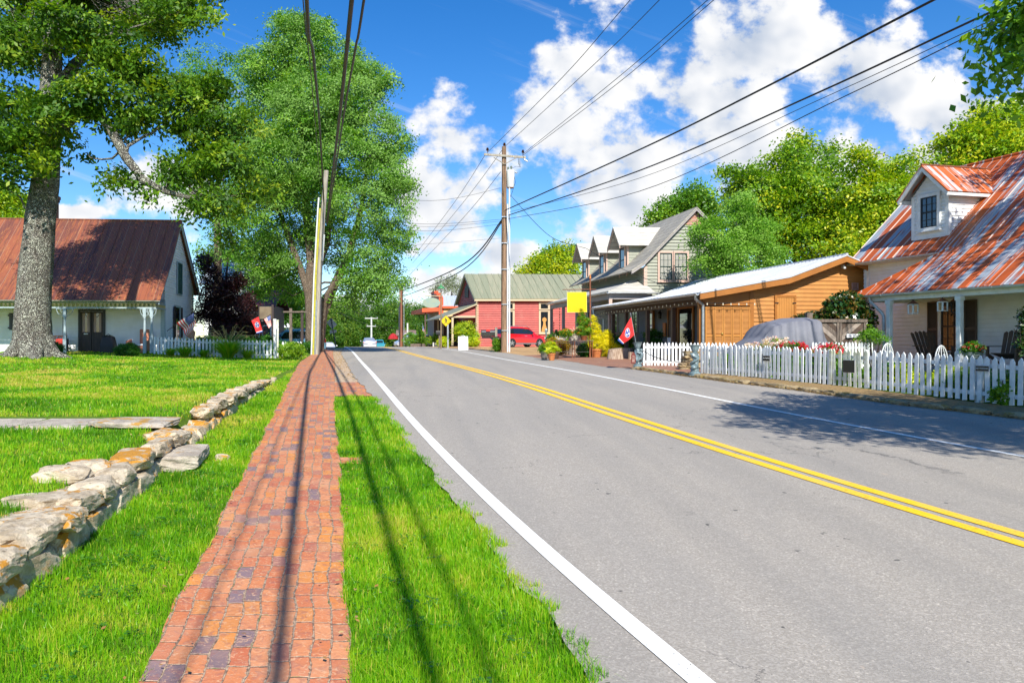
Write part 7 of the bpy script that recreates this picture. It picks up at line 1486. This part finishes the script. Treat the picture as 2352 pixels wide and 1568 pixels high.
# ---- right-hand garden -----------------------------------------------------
def barn_gate():
    Y = 22.2; t = thing('barnwood_gate', 'double gate of weathered barn boards in a chevron pattern beside the white house', 'gate', (px(1863, Y), Y, gz(px(1863, Y), Y))); z0 = t.location.z; X0 = t.location.x; x = lambda u: px(u, Y)-X0; z = lambda v: pz(v, Y)-z0
    MB().box(x(1856), x(1868), .03, .19, 0, z(718)).build('post', WOODG, t)
    def leaf(ua, ub, up_):
        xa, xb = x(ua), x(ub); mb = MB(); za, zb, zt = .12, z(796), z(733); zb = .30
        frame_box(mb, xa+.07, xb-.07, zb, zt-.07, .07, 0, .04, Matrix.Identity(4)); g = mb.build('gate_leaf', WOODG, t); n = 7; mm = [WOODG, mat('dark_board', (.10, .065, .045), (.06, .04, .03), ns=9, rough=.9), mat('pale_board', (.34, .28, .23), (.22, .18, .15), ns=9, rough=.9)]
        mb = MB(); wx = xb-xa-.14; hz = zt-.07-zb; rect = [(0, 0), (wx, 0), (wx, hz), (0, hz)]; k = -1.2; i = 0
        while k < 2.4:
            s_ = 1 if up_ else -1; c0, c1 = k*.5, k*.5+.118; q = [(p[0], p[1]) for p in rect]
            if up_: q = clip(clip(q, .66, -.75, -c0+.0+.9*.0), -.66, .75, c1)
            else: q = clip(clip(q, -.66, -.75, -c0-.35), .66, .75, c1+.35)
            if len(q) > 2: mb.cur = i % 3; mb.prism([(xa+.07+p[0], -.012, zb+p[1]) for p in q], (0, .02, 0))
            k += .25; i += 1
        mb.build('boards', mm, g)
    leaf(1870, 1926, False); leaf(1927, 1988, True)
    MB().box(x(1866), x(1990), -.06, -.02, z(740), z(733)).build('top_rail', WOODG, t)
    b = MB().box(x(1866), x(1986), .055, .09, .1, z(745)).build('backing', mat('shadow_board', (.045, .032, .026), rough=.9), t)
    s = thing('entry_sign', 'small white Private No Entry sign on the barn-wood gate', 'sign', (px(1956, Y), Y-.07, pz(771, Y))); MB().box(-.19, .19, -.01, .01, -.055, .055).build('board', WHITE, s); text_mesh('Private - No Entry', .048, mat('faded_violet', (.16, .08, .22), rough=.7), s, T((0, -.013, 0)))
barn_gate()
shrub('magnolia_shrub', 'dark glossy magnolia with bronze undersides above the barn-wood gate', 1925, 800, 23.2, 2.0, 2.3, LF_DARK, 401, 560, .15, 26, .13, lobes=[(.1,0,1.6,.55,.5,.55),(.45,0,1.75,.4,.4,.42),(-.35,0,1.5,.45,.4,.35),(-1.0,0,1.42,.34,.3,.28),(.15,0,2.12,.30,.25,.28),(.45,0,2.2,.22,.22,.22),(.8,0,1.6,.3,.3,.45),(-.1,0,1.95,.25,.25,.25)], shell=.3, tint=.55, tsp=.3)
tt = shrub('small_standard_tree', 'slim little tree with a feathery round top in front of the barn-wood gate', 2005, 800, 19.5, .8, 1.3, LF_MID, 402, 90, .11, 24, .05, lobes=[(0,0,.98,.36,.34,.26),(-.1,0,1.15,.22,.2,.2)], shell=.2, cat='small tree')
for k, (u, Y, h, w, ft, l) in enumerate(((1782, 18.9, 1.03, .9, FLP, 'rose bush thick with pink and white blooms rising highest behind the fence'), (1738, 19.6, .85, .8, FLP, 'low pale-flowered rose bush at the left of the garden roses'), (1822, 18.2, .90, .8, FLR, 'red-flowered rose bush right of the pink one, near the covered vehicle'), (1905, 16.6, .90, .7, FLR, 'deep red rose bush just left of the blank plaque gate'), (1850, 18.4, .72, .8, FLR, 'shorter red rose bush between the two taller ones'))):
    t_ = shrub('rose_bush', l, u, 830, Y, w, h, LF_MID, 410+k, 130, .12, 30, .05, group='rose bushes behind the picket fence', tint=.4)
    crown('flowers', [(0, 0, h*.86, w*.42, w*.36, .13)], 60, .07, 9, .055, ft, 450+k, t_, shell=.6, tint=.5, up=.8)
for k in range(11):
    u = 1628+k*66+(k % 3)*8; q = fp(min(u, 2345)); nn = Vector((.97, .25)); o_ = .45+.25*(k % 2); X, Y = q[0]+nn.x*o_, q[1]+nn.y*o_
    t_ = thing('garden_bush', ['green leafy bush behind the pickets nearest the coiled-fish statue','climbing leafy bush behind the far pickets, second from the statue','green bush behind the far pickets, third from the statue','dense bush behind the small NO PARKING plate','green bush under the pink and white roses','dark bush under the red roses','yellow-green bush behind the garden gate','light green bush just right of the garden gate','dark bush behind the shaded pickets, left of the porch post','dark bush behind the shaded pickets under the chairs','shaded bush behind the near NO PARKING plate'][k], 'bush', (X, Y, gz(X, Y)), 0, 'bushes just behind the picket fence')
    crown('foliage', [(0, 0, .26, .42, .30, .22), (.1, 0, .42, .25, .22, .14)], 90, .11, 30, .055, LF_LIME if k in (6, 7) else LF_BOX if k % 2 else LF_MID, 470+k, t_, tint=.4)
    mb = MB(); [mb.tube([(0, 0, -.02), (.1*math.cos(a), .1*math.sin(a), .3)], .008, 5) for a in (0, 2, 4)]; mb.build('stem', BARK_DK, t_)
q = fp(2300); t_ = thing('climbing_vine', 'leafy green vine growing through the foot of the near picket fence', 'vine', (q[0]-.05, q[1], gz(*q)+.03)); crown('foliage', [(0, -.06, .18, .16, .08, .18), (.05, -.06, .34, .10, .05, .12)], 26, .07, 16, .06, LF_MID, 499, t_)
mb = MB(); mb.tube([(0, 0, 0), (.03, -.03, .2), (.05, -.03, .4)], .006, 5); mb.build('stem', BARK_DK, t_)
shrub('porch_shrub', 'dark upright shrub at the right edge of the picture beside the porch', 2347, 800, 17.0, .55, 1.75, LF_DARK, 430, 100, .10, 24, .07, lobes=[(.12,0,1.15,.15,.2,.5),(.12,0,1.5,.17,.2,.3),(.05,0,.9,.15,.2,.25)], shell=.2)
def adirondack(label, lx, ly, rz, s=1.0):
    p = MWH0 @ Vector((lx, ly, 0)); t = thing('slatted_armchair', label, 'garden chair', (p.x, p.y, 1.055), WH.rotation_euler.z+rz, 'slatted wooden armchairs on the white porch'); m = mat('brown_slats', (.11, .065, .04), (.07, .045, .03), ns=8, stretch=(3, 3, .4), rough=.7)
    for k in range(5): # seat faces -y
        x = -.25+k*.105; MB().prism([(x, -.32, .36), (x+.095, -.32, .36), (x+.095, .22, .24), (x, .22, .24)], (0, 0, .022)).build('seat_slat', m, t)
    for k in range(6):
        x = -.30+k*.105; hh = .74+.07*math.sin((k+.5)/6*math.pi); f = (k-2.5)*.016
        MB().prism([(x+.01, .20, .22), (x+.095, .20, .22), (x+.10+f, .50, hh*1.0+.16), (x+.05+f, .515, hh+.20), (x+.0+f, .50, hh*1.0+.16)], (0, .022, .008)).build('back_slat', m, t)
    for sx in (-1, 1):
        MB().box(sx*.30, sx*.42, -.42, .34, .54, .565).build('armrest', m, t, bevel=.008); MB().box(sx*.31, sx*.35, -.36, -.26, 0, .54).build('leg', m, t); MB().prism([(sx*.30, .42, 0), (sx*.30, .50, 0), (sx*.30, -.28, .36), (sx*.30, -.34, .28)], (sx*.025, 0, 0)).build('leg', m, t)
    return t
adirondack('brown slatted armchair with fanned back in front of the porch window shutter', .75, -1.9, R(-12))
adirondack('brown slatted armchair at the right end of the white porch, tilted to the right', .75, -4.05, R(-78))
t = pot('porch_planter', 'grey pot of red flowers and long grass leaves between the two porch armchairs', 2235, 18.3, .19, .42, mat('blue_grey_pot', (.14, .17, .18), rough=.6), z=1.06); plant(t, .36, [(0,0,.52,.26,.22,.16)], LF_MID, 440, 80, .08, 26, .05, tint=.2, flowers=(FLR, 44))
# ---- left-hand things ------------------------------------------------------
def cpt(x, y, z=0): return MCT @ Vector((x, y, z))
def swing():
    p = cpt(-5.15, -.9); t = thing('porch_swing', 'dark porch swing with red and striped cushions hanging on chains from the cottage porch', 'swing', (p.x, p.y, 1.45), R(4)); w = .75
    mb = MB(); mb.box(-w, w, -.25, .25, 0, .05); mb.build('seat', DKWOOD, t); mb = MB()
    for k in range(9): mb.box(-w+.05+k*.17, -w+.13+k*.17, .22, .25, .05, .55)
    mb.box(-w, w, .215, .255, .5, .58); mb.build('backrest', DKWOOD, t)
    for s_ in (-1, 1): mb = MB(); mb.box(s_*w, s_*(w+.07), -.28, .28, -.25, .42); mb.build('armrest', DKWOOD, t, bevel=.02); c = MB(); [c.tube([(s_*w, y, .4), (s_*(w-.1), y*.2, 2.05)], .012, 5) for y in (-.25, .25)]; c.build('chain', BLACK, t)
    MB().box(.35, .68, -.12, .16, .06, .42).build('cushion', mat('red_cushion', (.45, .04, .03), rough=.9), t, bevel=.05); MB().box(-.2, .3, -.1, .18, .06, .36).build('cushion', m_roof('striped_cushion', (.5, .42, .36), (.35, .04, .04), 0, .06, None, .45, (.35, .04, .04), (.9, .95)), t, bevel=.05)
swing()
def wicker():
    p = cpt(-1.0, -.95); t = thing('wicker_chair', 'salmon wicker armchair with white cushion on the cottage porch', 'chair', (p.x, p.y, 1.17), R(4)); m = mat('salmon_wicker', (.50, .20, .12), (.38, .15, .09), ns=40, rough=.8, bump=.5, bs=60)
    MB().box(-.36, .36, -.32, .35, 0, .36).build('seat', m, t, bevel=.03); MB().box(-.33, .33, -.34, .28, .365, .45).build('cushion', WHITE, t, bevel=.03)
    for s_ in (-1, 1): MB().prism([(s_*.36, -.34, .1), (s_*.36, .36, .1), (s_*.36, .36, .68), (s_*.36, -.30, .60)], (s_*.12, 0, 0)).build('armrest', m, t, bevel=.03)
    MB().box(.0, .46, .30, .38, .36, 1.16).build('backrest', m, t, bevel=.04); return t
wicker()
p = cpt(-2.35, -1.0); t = thing('covered_grill', 'black covered grill standing beside the cottage double door', 'grill', (p.x, p.y, 1.17)); MB().loft([[(sx*w, sy*d, z) for sx, sy in ((-1, -1), (1, -1), (1, 1), (-1, 1))] for w, d, z in ((.34, .24, 0), (.33, .25, .35), (.28, .22, .62), (.25, .18, .78), (.12, .10, .86))]).build('cover', mat('black_cover', (.012, .012, .016), rough=.6), t, bevel=.03); MB().tube([(-.14, 0, .84), (0, 0, .92), (.14, 0, .84)], .02, 6).build('handle', BLACK, t)
def tall_posts():
    for k, (u, Y, w, vt, m, l) in enumerate(((631.5, 33.0, .105, 735, WHITE, 'tall white square post at the right end of the left picket fence'), (637.5, 33.6, .10, 737, PICKETG, 'weathered tall post just right of the tall white one'))):
        X = px(u, Y); t = thing('tall_post', l, 'post', (X, Y, gz(X, Y))); MB().box(-w/2, w/2, -w/2, w/2, -.05, pz(vt, Y)-gz(X, Y)).build('shaft', m, t); MB().box(-w*.62, w*.62, -w*.62, w*.62, pz(vt, Y)-gz(X, Y), pz(vt, Y)-gz(X, Y)+.05).build('cap', m, t)
tall_posts()
def board_sign():
    Y = 37.; X = px(613, Y); z = gz(X, Y); t = thing('blank_sign', 'blank brown square sign with dark rim hanging left of the tall white post', 'sign', (X, Y, z)); a = (px(595.5, Y)-X, px(624, Y)-X, pz(733, Y)-z, pz(704, Y)-z)
    MB().box(a[0], a[1], -.03, .03, a[2], a[3]).build('board', mat('brown_board', (.13, .09, .055), (.2, .15, .09), ns=2, rough=.5), t, bevel=.03); mb = MB(); frame_box(mb, a[0], a[1], a[2], a[3], .03, -.035, .04, Matrix.Identity(4)); mb.build('frame', BLACK, t); MB().box(a[1]+.0, a[1]+.1, -.05, .05, 0, a[3]+.1).build('post', DKWOOD, t)
board_sign()
def cross_post():
    Y = 44.; X = px(668, Y); z = gz(X, Y); t = thing('timber_signpost', 'empty weathered wooden sign frame with crossbar in front of the blue suv', 'sign frame', (X, Y, z)); 
    MB().box(-.08, .08, -.08, .08, 0, pz(708, Y)-z).build('post', WOODG, t); MB().box(px(651, Y)-X, px(706, Y)-X, -.12, -.085, pz(718, Y)-z, pz(714.5, Y)-z).build('crossbar', WOODG, t); MB().box(px(691, Y)-X, px(697, Y)-X, -.06, .06, 0, pz(712, Y)-z).build('second_post', DKWOOD, t)
cross_post()
def diamond_back():
    Y = 62.; X = px(768, Y); z = float(hr(Y)); t = thing('road_sign', 'bare grey back of a diamond road sign on a leaning post beyond the leaning pole', 'road sign', (X, Y, z)); U_ = lambda u: px(u, Y)-X; Z_ = lambda v: pz(v, Y)-z
    MB().tube([(U_(772), 0, 0), (U_(760), 0, Z_(729))], .045, 8).build('post', mat('dark_sign_post', (.08, .09, .10), rough=.5, metal=.4), t)
    MB().prism([(U_(749.5), -.0+.06, Z_(740)), (U_(763), .06, Z_(756.5)), (U_(774), .06, Z_(745)), (U_(760.5), .06, Z_(729.5))], (0, .02, 0)).build('panel', GALV, t); MB().prism([(U_(757.5), .06, Z_(758)), (U_(757), .06, Z_(767)), (U_(773), .06, Z_(763)), (U_(772), .06, Z_(757))], (0, .02, 0)).build('lower_panel', GALV, t)
diamond_back()
def canopies():
    for k, (u, Y, w, l) in enumerate(((647, 75, 14, 'white canopy top left of the empty sign frame'), (660, 82, 11, 'smaller white canopy top just right of the other'))):
        X = px(u, Y); t = thing('market_canopy', l, 'canopy', (X, Y, float(hr(Y)))); a = w*Y/F; zt = pz(742, Y)-hr(Y); zb = pz(752, Y)-hr(Y); MB().add([(-a, -a, zb), (a, -a, zb), (a, a, zb), (-a, a, zb), (0, 0, zt)], [(0, 1, 4), (1, 2, 4), (2, 3, 4), (3, 0, 4)]).build('top', WHITE, t)
        for sx in (-1, 1):
            for sy in (-1, 1): MB().tube([(sx*a, sy*a, 0), (sx*a, sy*a, zb)], .03, 5).build('leg', GALV, t)
canopies()
def far_house(name, label, u0, u1, vb, ve, vr, Y, wall, roof, D=8, gz_=None):
    X = px(u0, Y); w = px(u1, Y)-X; z = .3; t = thing(name, label, 'house', (X, Y, z)); e = pz(ve, Y)-z; r_ = pz(vr, Y)-z
    MB().box(0, w, 0, D, 0, e).build('wall', wall, t); roofmb([[(-.4, -.4, e-.1), (w+.4, -.4, e-.1), (w+.4, D/2, r_), (-.4, D/2, r_)], [(-.4, D/2, r_), (w+.4, D/2, r_), (w+.4, D+.4, e-.1), (-.4, D+.4, e-.1)]], .1).build('roof', roof, t)
    for k in range(3): x = w*(k+.7)/3.4; window(t, LAPM(0, 0), x-.4, x+.4, 1.2, 2.6, 2, 2, .08, WHITE, BLACK)
    return t
far_house('background_house', 'pale house with grey metal roof behind the purple maple', 470, 575, 800, 650, 590, 58, SIDEW, mat('pale_metal_roof', (.45, .50, .56), (.35, .4, .45), ns=2, rough=.5))
far_house('background_house', 'dark brown house behind the red flag on the left', 560, 622, 800, 700, 660, 56, DKWOOD, mat('dull_red_roof', (.20, .05, .06), (.12, .04, .05), ns=3, rough=.7), 6)
far_house('background_house', 'small tan-gabled house beyond the crest by the red-brown pole', 915, 950, 800, 768, 757, 112, mat('tan_wall', (.5, .42, .3), rough=.7), mat('brown_roof', (.2, .13, .1), rough=.8), 8)
# ---- crest, crossing and red shop foreground -------------------------------
def ped_sign():
    Y = 57.; X = px(1026, Y); z = gz(px(1026, Y), Y); t = thing('crossing_sign', 'yellow diamond pedestrian crossing sign in front of the red shop lean-to', 'road sign', (X, Y, z)); U_ = lambda u: px(u, Y)-X; Z_ = lambda v: pz(v, Y)-z
    MB().box(U_(1027.2), U_(1030.5), -.02, .02, 0, Z_(745)).build('post', GALV, t); c = (U_(1024.3), Z_(737)); r_ = 13.2*Y/F
    MB().prism([(c[0]-r_, -.03, c[1]), (c[0], -.03, c[1]-r_), (c[0]+r_, -.03, c[1]), (c[0], -.03, c[1]+r_)], (0, .01, 0)).build('panel_rim', BLACK, t); r2 = r_*.955
    MB().prism([(c[0]-r2, -.036, c[1]), (c[0], -.036, c[1]-r2), (c[0]+r2, -.036, c[1]), (c[0], -.036, c[1]+r2)], (0, .005, 0)).build('panel', mat('warning_yellow', (.66, .48, .0), rough=.4), t)
    k = r_/1.0; mb = MB(); P_ = lambda a, b: (c[0]+a*k, -.042, c[1]+b*k)
    mb.lathe([(.001, -.003), (.085*k, -.003), (.085*k, .003), (.001, .003)], 14, T(P_(-.08, .46)) @ RX(R(90)))
    for q in ([(-.12,.34),(.06,.36),(.14,.10),(.10,-.06),(-.08,-.06),(-.10,.1)], [(-.12,.34),(-.05,.36),(-.22,.08),(-.36,.0),(-.38,.06),(-.26,.12)], [(.06,.36),(.12,.28),(.24,.12),(.22,.0),(.17,.0),(.17,.10)], [(-.08,-.04),(.03,-.04),(-.06,-.28),(-.22,-.52),(-.32,-.50),(-.17,-.26)], [(0,-.04),(.11,-.04),(.18,-.28),(.30,-.48),(.22,-.53),(.09,-.30)]): mb.prism([P_(*w) for w in q], (0, .004, 0))
    mb.build('walking_figure_symbol', BLACK, t)
ped_sign()
def oval_sign():
    Y = 56.; X = px(1013, Y); z = gz(px(1013, Y), Y); t = thing('oval_sign', 'blank pale green oval sign hanging from a lamp post before the false-front shop', 'sign', (X, Y, z)); U_ = lambda u: px(u, Y)-X; Z_ = lambda v: pz(v, Y)-z
    MB().tube([(0, 0, 0), (0, 0, Z_(720)), (0, 0, Z_(663))], [.06, .055, .04], 10).build('post', mat('bronze_post', (.22, .16, .09), rough=.5), t, smooth=True); MB().lathe([(.30, 0), (.28, .06), (.08, .22), (.05, .30), (.01, .42)], 14, T((0, 0, Z_(663)))).build('lamp_cap', mat('green_enamel', (.05, .22, .08), rough=.4), t, smooth=True)
    MB().tube([(U_(976), 0, Z_(680.3)), (0, 0, Z_(679.5))], .04, 6).build('arm', mat('tan_arm', (.4, .33, .2), rough=.5), t); pts = [(U_(990.8)+20.2*Y/F*math.cos(a), -.03, Z_(695.3)+11.6*Y/F*math.sin(a)) for a in [2*math.pi*k/40 for k in range(40)]]
    MB().prism(pts, (0, .05, 0)).build('panel', mat('faded_green_oval', (.24, .34, .30), (.30, .36, .27), ns=2, rough=.4), t)
    for u in (984, 998): MB().tube([(U_(u), 0, Z_(680)), (U_(u), 0, Z_(686))], .015, 5).build('hanger', BLACK, t)
oval_sign()
def a_board():
    Y = 52.; X = px(1063.5, Y); z = gz(X, Y)+.03; t = thing('sandwich_board', 'blank white sandwich board standing on the gravel in front of the lean-to', 'sandwich board', (X, Y, z)); w = 11.2*Y/F; h = 31*Y/F; m = mat('bright_white_board', (.80, .80, .80), rough=.5)
    for sg in (-1, 1): MB().prism([(-w, sg*.22, 0), (w, sg*.22, 0), (w, sg*.02, h), (-w, sg*.02, h)], (0, .02, 0)).build('panel', m, t)
    MB().tube([(-w*.4, 0, h), (0, 0, h+.07), (w*.4, 0, h)], .02, 6).build('handle', m, t)
a_board()
def mailbox():
    Y = 46.; X = px(1136, Y); z = gz(X, Y)+.03; t = thing('mailbox', 'black roadside mailbox with red flag on a carved post beside the brown pole', 'mailbox', (X, Y, z)); U_ = lambda u: px(u, Y)-X; Z_ = lambda v: pz(v, Y)-z
    x0, x1 = U_(1107), U_(1136.5); zb, h, r_ = Z_(772), .26, .15; pr = [(-.15, 0), (.15, 0), (.15, .22)]+[(.15*math.cos(a), .22+.16*math.sin(a)) for a in [math.pi*k/10 for k in range(1, 10)]]+[(-.15, .22)]
    MB().prism([(x0, p[0], zb+p[1]) for p in pr], (x1-x0, 0, 0)).build('box', mat('black_enamel', (.012, .012, .016), rough=.22, coat=.6), t); MB().prism([(x0-.04, p[0]*1.08, zb+p[1]*1.05-.01) for p in pr], (.04, 0, 0)).build('door', BLACK, t); MB().box(U_(1116), U_(1125), -.18, -.165, Z_(761), Z_(759)+.05).build('flag', mat('red_flag_tab', (.6, .03, .02), rough=.4), t)
    MB().box(U_(1107), U_(1146), -.1, .1, zb-.12, zb-.02).build('shelf', BLACK, t); MB().box(U_(1137), U_(1142), -.07, .07, 0, Z_(752)).build('post', POLEG, t); MB().prism([(U_(1125), -.04, Z_(776)), (U_(1137), -.04, Z_(776)), (U_(1137), -.04, Z_(797)), (U_(1130), -.04, Z_(790)), (U_(1133), -.04, Z_(784))], (0, .08, 0)).build('bracket', WOODG, t)
mailbox()
shrub('creeper_bush', 'green creeper around the foot of the mailbox post', 1143, 806, 45.6, .8, 1.0, LF_MID, 501, 140, .15, 34, .07)
shrub('young_maple', 'small bright green tree growing under the lean-to porch of the red shop', 1066, 795, 64, 2.6, 2.5, LF_YEL, 502, 170, .3, 40, .12, lobes=[(0,0,1.5,1.0,.8,.75),(.3,0,1.0,1.1,.8,.4)], tint=.6, cat='small tree')
for k, (u, Y, w, h, l, m) in enumerate(((1017, 62, 1.2, 1.0, 'lime bush in a planter between lamp post and crossing sign', LF_LIME), (1003, 70, 1.8, 1.3, 'yellow-green bush in a low white planter by the false-front shop', LF_YEL), (1085, 63, 1.3, .9, 'lime green plant in a white pot at the red shop corner', LF_LIME), (958, 80, 3.4, 1.5, 'long clipped hedge in the timber planter box beyond the lane line', LF_MID), (941, 82, 1.8, 1.9, 'leafy green bush left of the timber planter box', LF_MID), (966, 79, 1.2, 2.0, 'cone-shaped bush above the planter hedge', LF_MID))): shrub('planter_bush', l, u, 795, Y, w, h, m, 510+k, 130, .2, 34, .1, group='bushes in planters before the shops')
for k, (u0_, u1_, Y, l) in enumerate(((943, 976, 78, 'long low timber planter box under the clipped hedge'), (994, 1012, 69, 'low white planter box under the yellow-green bush'))):
    X = px(u0_, Y); t = thing('planter_box', l, 'planter', (X, Y, gz(X, Y))); w = px(u1_, Y)-X; m = WOODG if k == 0 else WHITE
    for a, b, c, d in ((0, w, -.4, -.34), (0, w, .34, .4), (0, .06, -.34, .34), (w-.06, w, -.34, .34)): MB().box(a, b, c, d, 0, .42).build('side', m, t)
    MB().box(.06, w-.06, -.34, .34, 0, .36).build('soil', BROWN, t)
def umbrella():
    Y = 88.; X = px(903, Y); z = float(hr(Y)); t = thing('patio_umbrella', 'dark red patio umbrella beyond the crest beside the red-brown pole', 'umbrella', (X, Y, z)); zt = pz(765, Y)-z; MB().lathe([(.62, zt-.7), (.55, zt-.45), (.3, zt-.12), (.02, zt)], 8).build('canopy', mat('dark_red_canvas', (.35, .01, .015), rough=.8), t); MB().tube([(0, 0, 0), (0, 0, zt)], .03, 6).build('pole', BLACK, t)
umbrella()
# bulbs strung along the orange building's porch
def bulbs():
    t = thing('string_lights', 'string of small glass bulbs drooping along the porch eave of the orange building', 'string lights', (OB.location.x, OB.location.y, 0), R(4.4)); BU = mat('glass_bulb', (.75, .68, .5), rough=.1, coat=1); path = []
    for k in range(60): s = k/59; y = 10.4-10.4*s; path.append((-.02, y, 3.16-.05*abs(math.sin(k*.65))))
    for k in range(1, 14): path.append((-.02+.14*k, -.30, 3.05+.0*k))
    for k in range(12): path.insert(0, (-.02-.10*(k+1)*.6, 10.4+.0*k, 3.12-.5*math.sin((k+1)/12*math.pi*.75)))
    MB().tube(path, .008, 5).build('cord', WIRE, t)
    for k in range(0, len(path), 2): p = path[k]; b = MB().lathe([(.008, .0), (.012, -.015), (.022, -.045), (.022, -.06), (.006, -.08)], 8, T(p)).build('bulb', BU, t, smooth=True)
bulbs()
def lantern_wall():
    p = MOB @ Vector((1.62, 7.1, 2.75)); t = thing('wall_lantern', 'small dark coach lantern on the shop wall under the orange building porch', 'lantern', p, R(4.4)); MB().lathe([(.05, 0), (.07, .02), (.08, .2), (.11, .22), (.03, .34)], 6).build('cage', BLACK, t); MB().tube([(0, 0, .34), (.05, 0, .42), (.18, 0, .40)], .012, 5).build('bracket', BLACK, t)
lantern_wall()
def easel():
    p = MOB @ Vector((.9, 4.3, 0)); t = thing('easel_sign', 'white printed easel sign leaning on the orange building porch', 'sign', (p.x, p.y, .95), R(-20)); MB().prism([(-.16, 0, .15), (.16, 0, .15), (.16, .16, .95), (-.16, .16, .95)], (0, .02, 0)).build('board', WHITE, t); MB().prism([(-.16, -.003, .15), (.16, -.003, .15), (.16, .013, .24), (-.16, .013, .24)], (0, .002, 0)).build('yellow_band', mat('poster_yellow', (.7, .5, .02), rough=.6), t)
easel()
t_ = shrub('hanging_fern', 'dark fern in a wall planter beneath the shop window of the orange building porch', 1500, 800, 31.5, .9, 1.3, LF_BOX, 520, 110, .13, 30, .07, lobes=[(0, 0, .95, .4, .3, .35)])

# last small things the photograph shows
def iron_chair(label, u, Y):
    X = px(u, Y); t = thing('iron_chair', label, 'garden chair', (X, Y, gz(X, Y)), .4, 'white iron garden chairs'); mb = MB(); mb.lathe([(.2, .43), (.21, .45), (.2, .46)], 16); mb.build('seat', WHITE, t)
    mb = MB(); arc = [(.22*math.cos(a), .2, .46+.42*math.sin(a)) for a in [math.pi*k/10 for k in range(11)]]; mb.tube(arc, .012, 6)
    for k in (-1, 0, 1): mb.tube([(k*.05, .2, .46), (k*.12, .2, .66), (k*.04, .2, .86)], .008, 5)
    mb.build('backrest', WHITE, t)
    for a in (.8, 2.35, 3.9, 5.5): MB().tube([(.17*math.cos(a), .17*math.sin(a), .44), (.24*math.cos(a), .24*math.sin(a), 0)], .011, 5).build('leg', WHITE, t)
iron_chair('white scrollwork iron chair in the garden below the white porch post', 2058, 17.2); iron_chair('white iron chair by the window end of the garden, behind the shaded pickets', 2185, 15.6)
def rain_chain():
    Y = 64.4; X = px(1285.5, Y); t = thing('rain_chain', 'dark rain chain of small cups hanging beside the red shop window', 'rain chain', (X, Y, pz(770, Y))); z = pz(702, Y)-pz(770, Y); MB().tube([(0, 0, 0), (0, 0, z)], .012, 5).build('chain', BLACK, t); k = .1
    while k < z: MB().lathe([(.015, -.05), (.06, .06), (.05, .06)], 8, T((0, 0, k))).build('cup', DKWOOD, t); k += .24
rain_chain()
for u, v, l in ((1255, 754, 'slim grey finial post in front of the right window of the red shop'), (1278, 757, 'slim grey finial post near the rain chain of the red shop')):
    Y = 47.; X = px(u, Y); z = gz(X, Y); h = pz(v, Y)-z; t = thing('hitching_post', l, 'post', (X, Y, z), 0, 'hitching posts before the red shop'); MB().lathe([(.05, 0), (.05, h*.7), (.07, h*.72), (.04, h*.74)], 10).build('shaft', VERD, t); mb = MB(); mb.loft([[(x*w-.02, y*w, h*q) for x, y in ((-1, -.6), (1, -.6), (1, .6), (-1, .6))] for w, q in ((.04, .74), (.07, .84), (.09, .93), (.04, 1.0))]); mb.build('horse_head', VERD, t, bevel=.02)
def dark_box():
    Y = 60.; X = px(1002, Y); z = gz(px(1002, Y), Y); t = thing('small_mailbox', 'small dark mailbox standing left of the bronze lamp post', 'mailbox', (X, Y, z)); H_ = lambda v: pz(v, Y)-z
    MB().prism([(-.02+x, y, H_(768)+q) for x, y, q in ((0, -.14, 0), (0, .14, 0), (0, .14, .2), (0, .08, .3), (0, -.08, .3), (0, -.14, .2))], (.5, 0, 0)).build('box', BLACK, t); MB().box(.2, .3, -.05, .05, 0, H_(768)).build('post', WOODG, t)
dark_box()
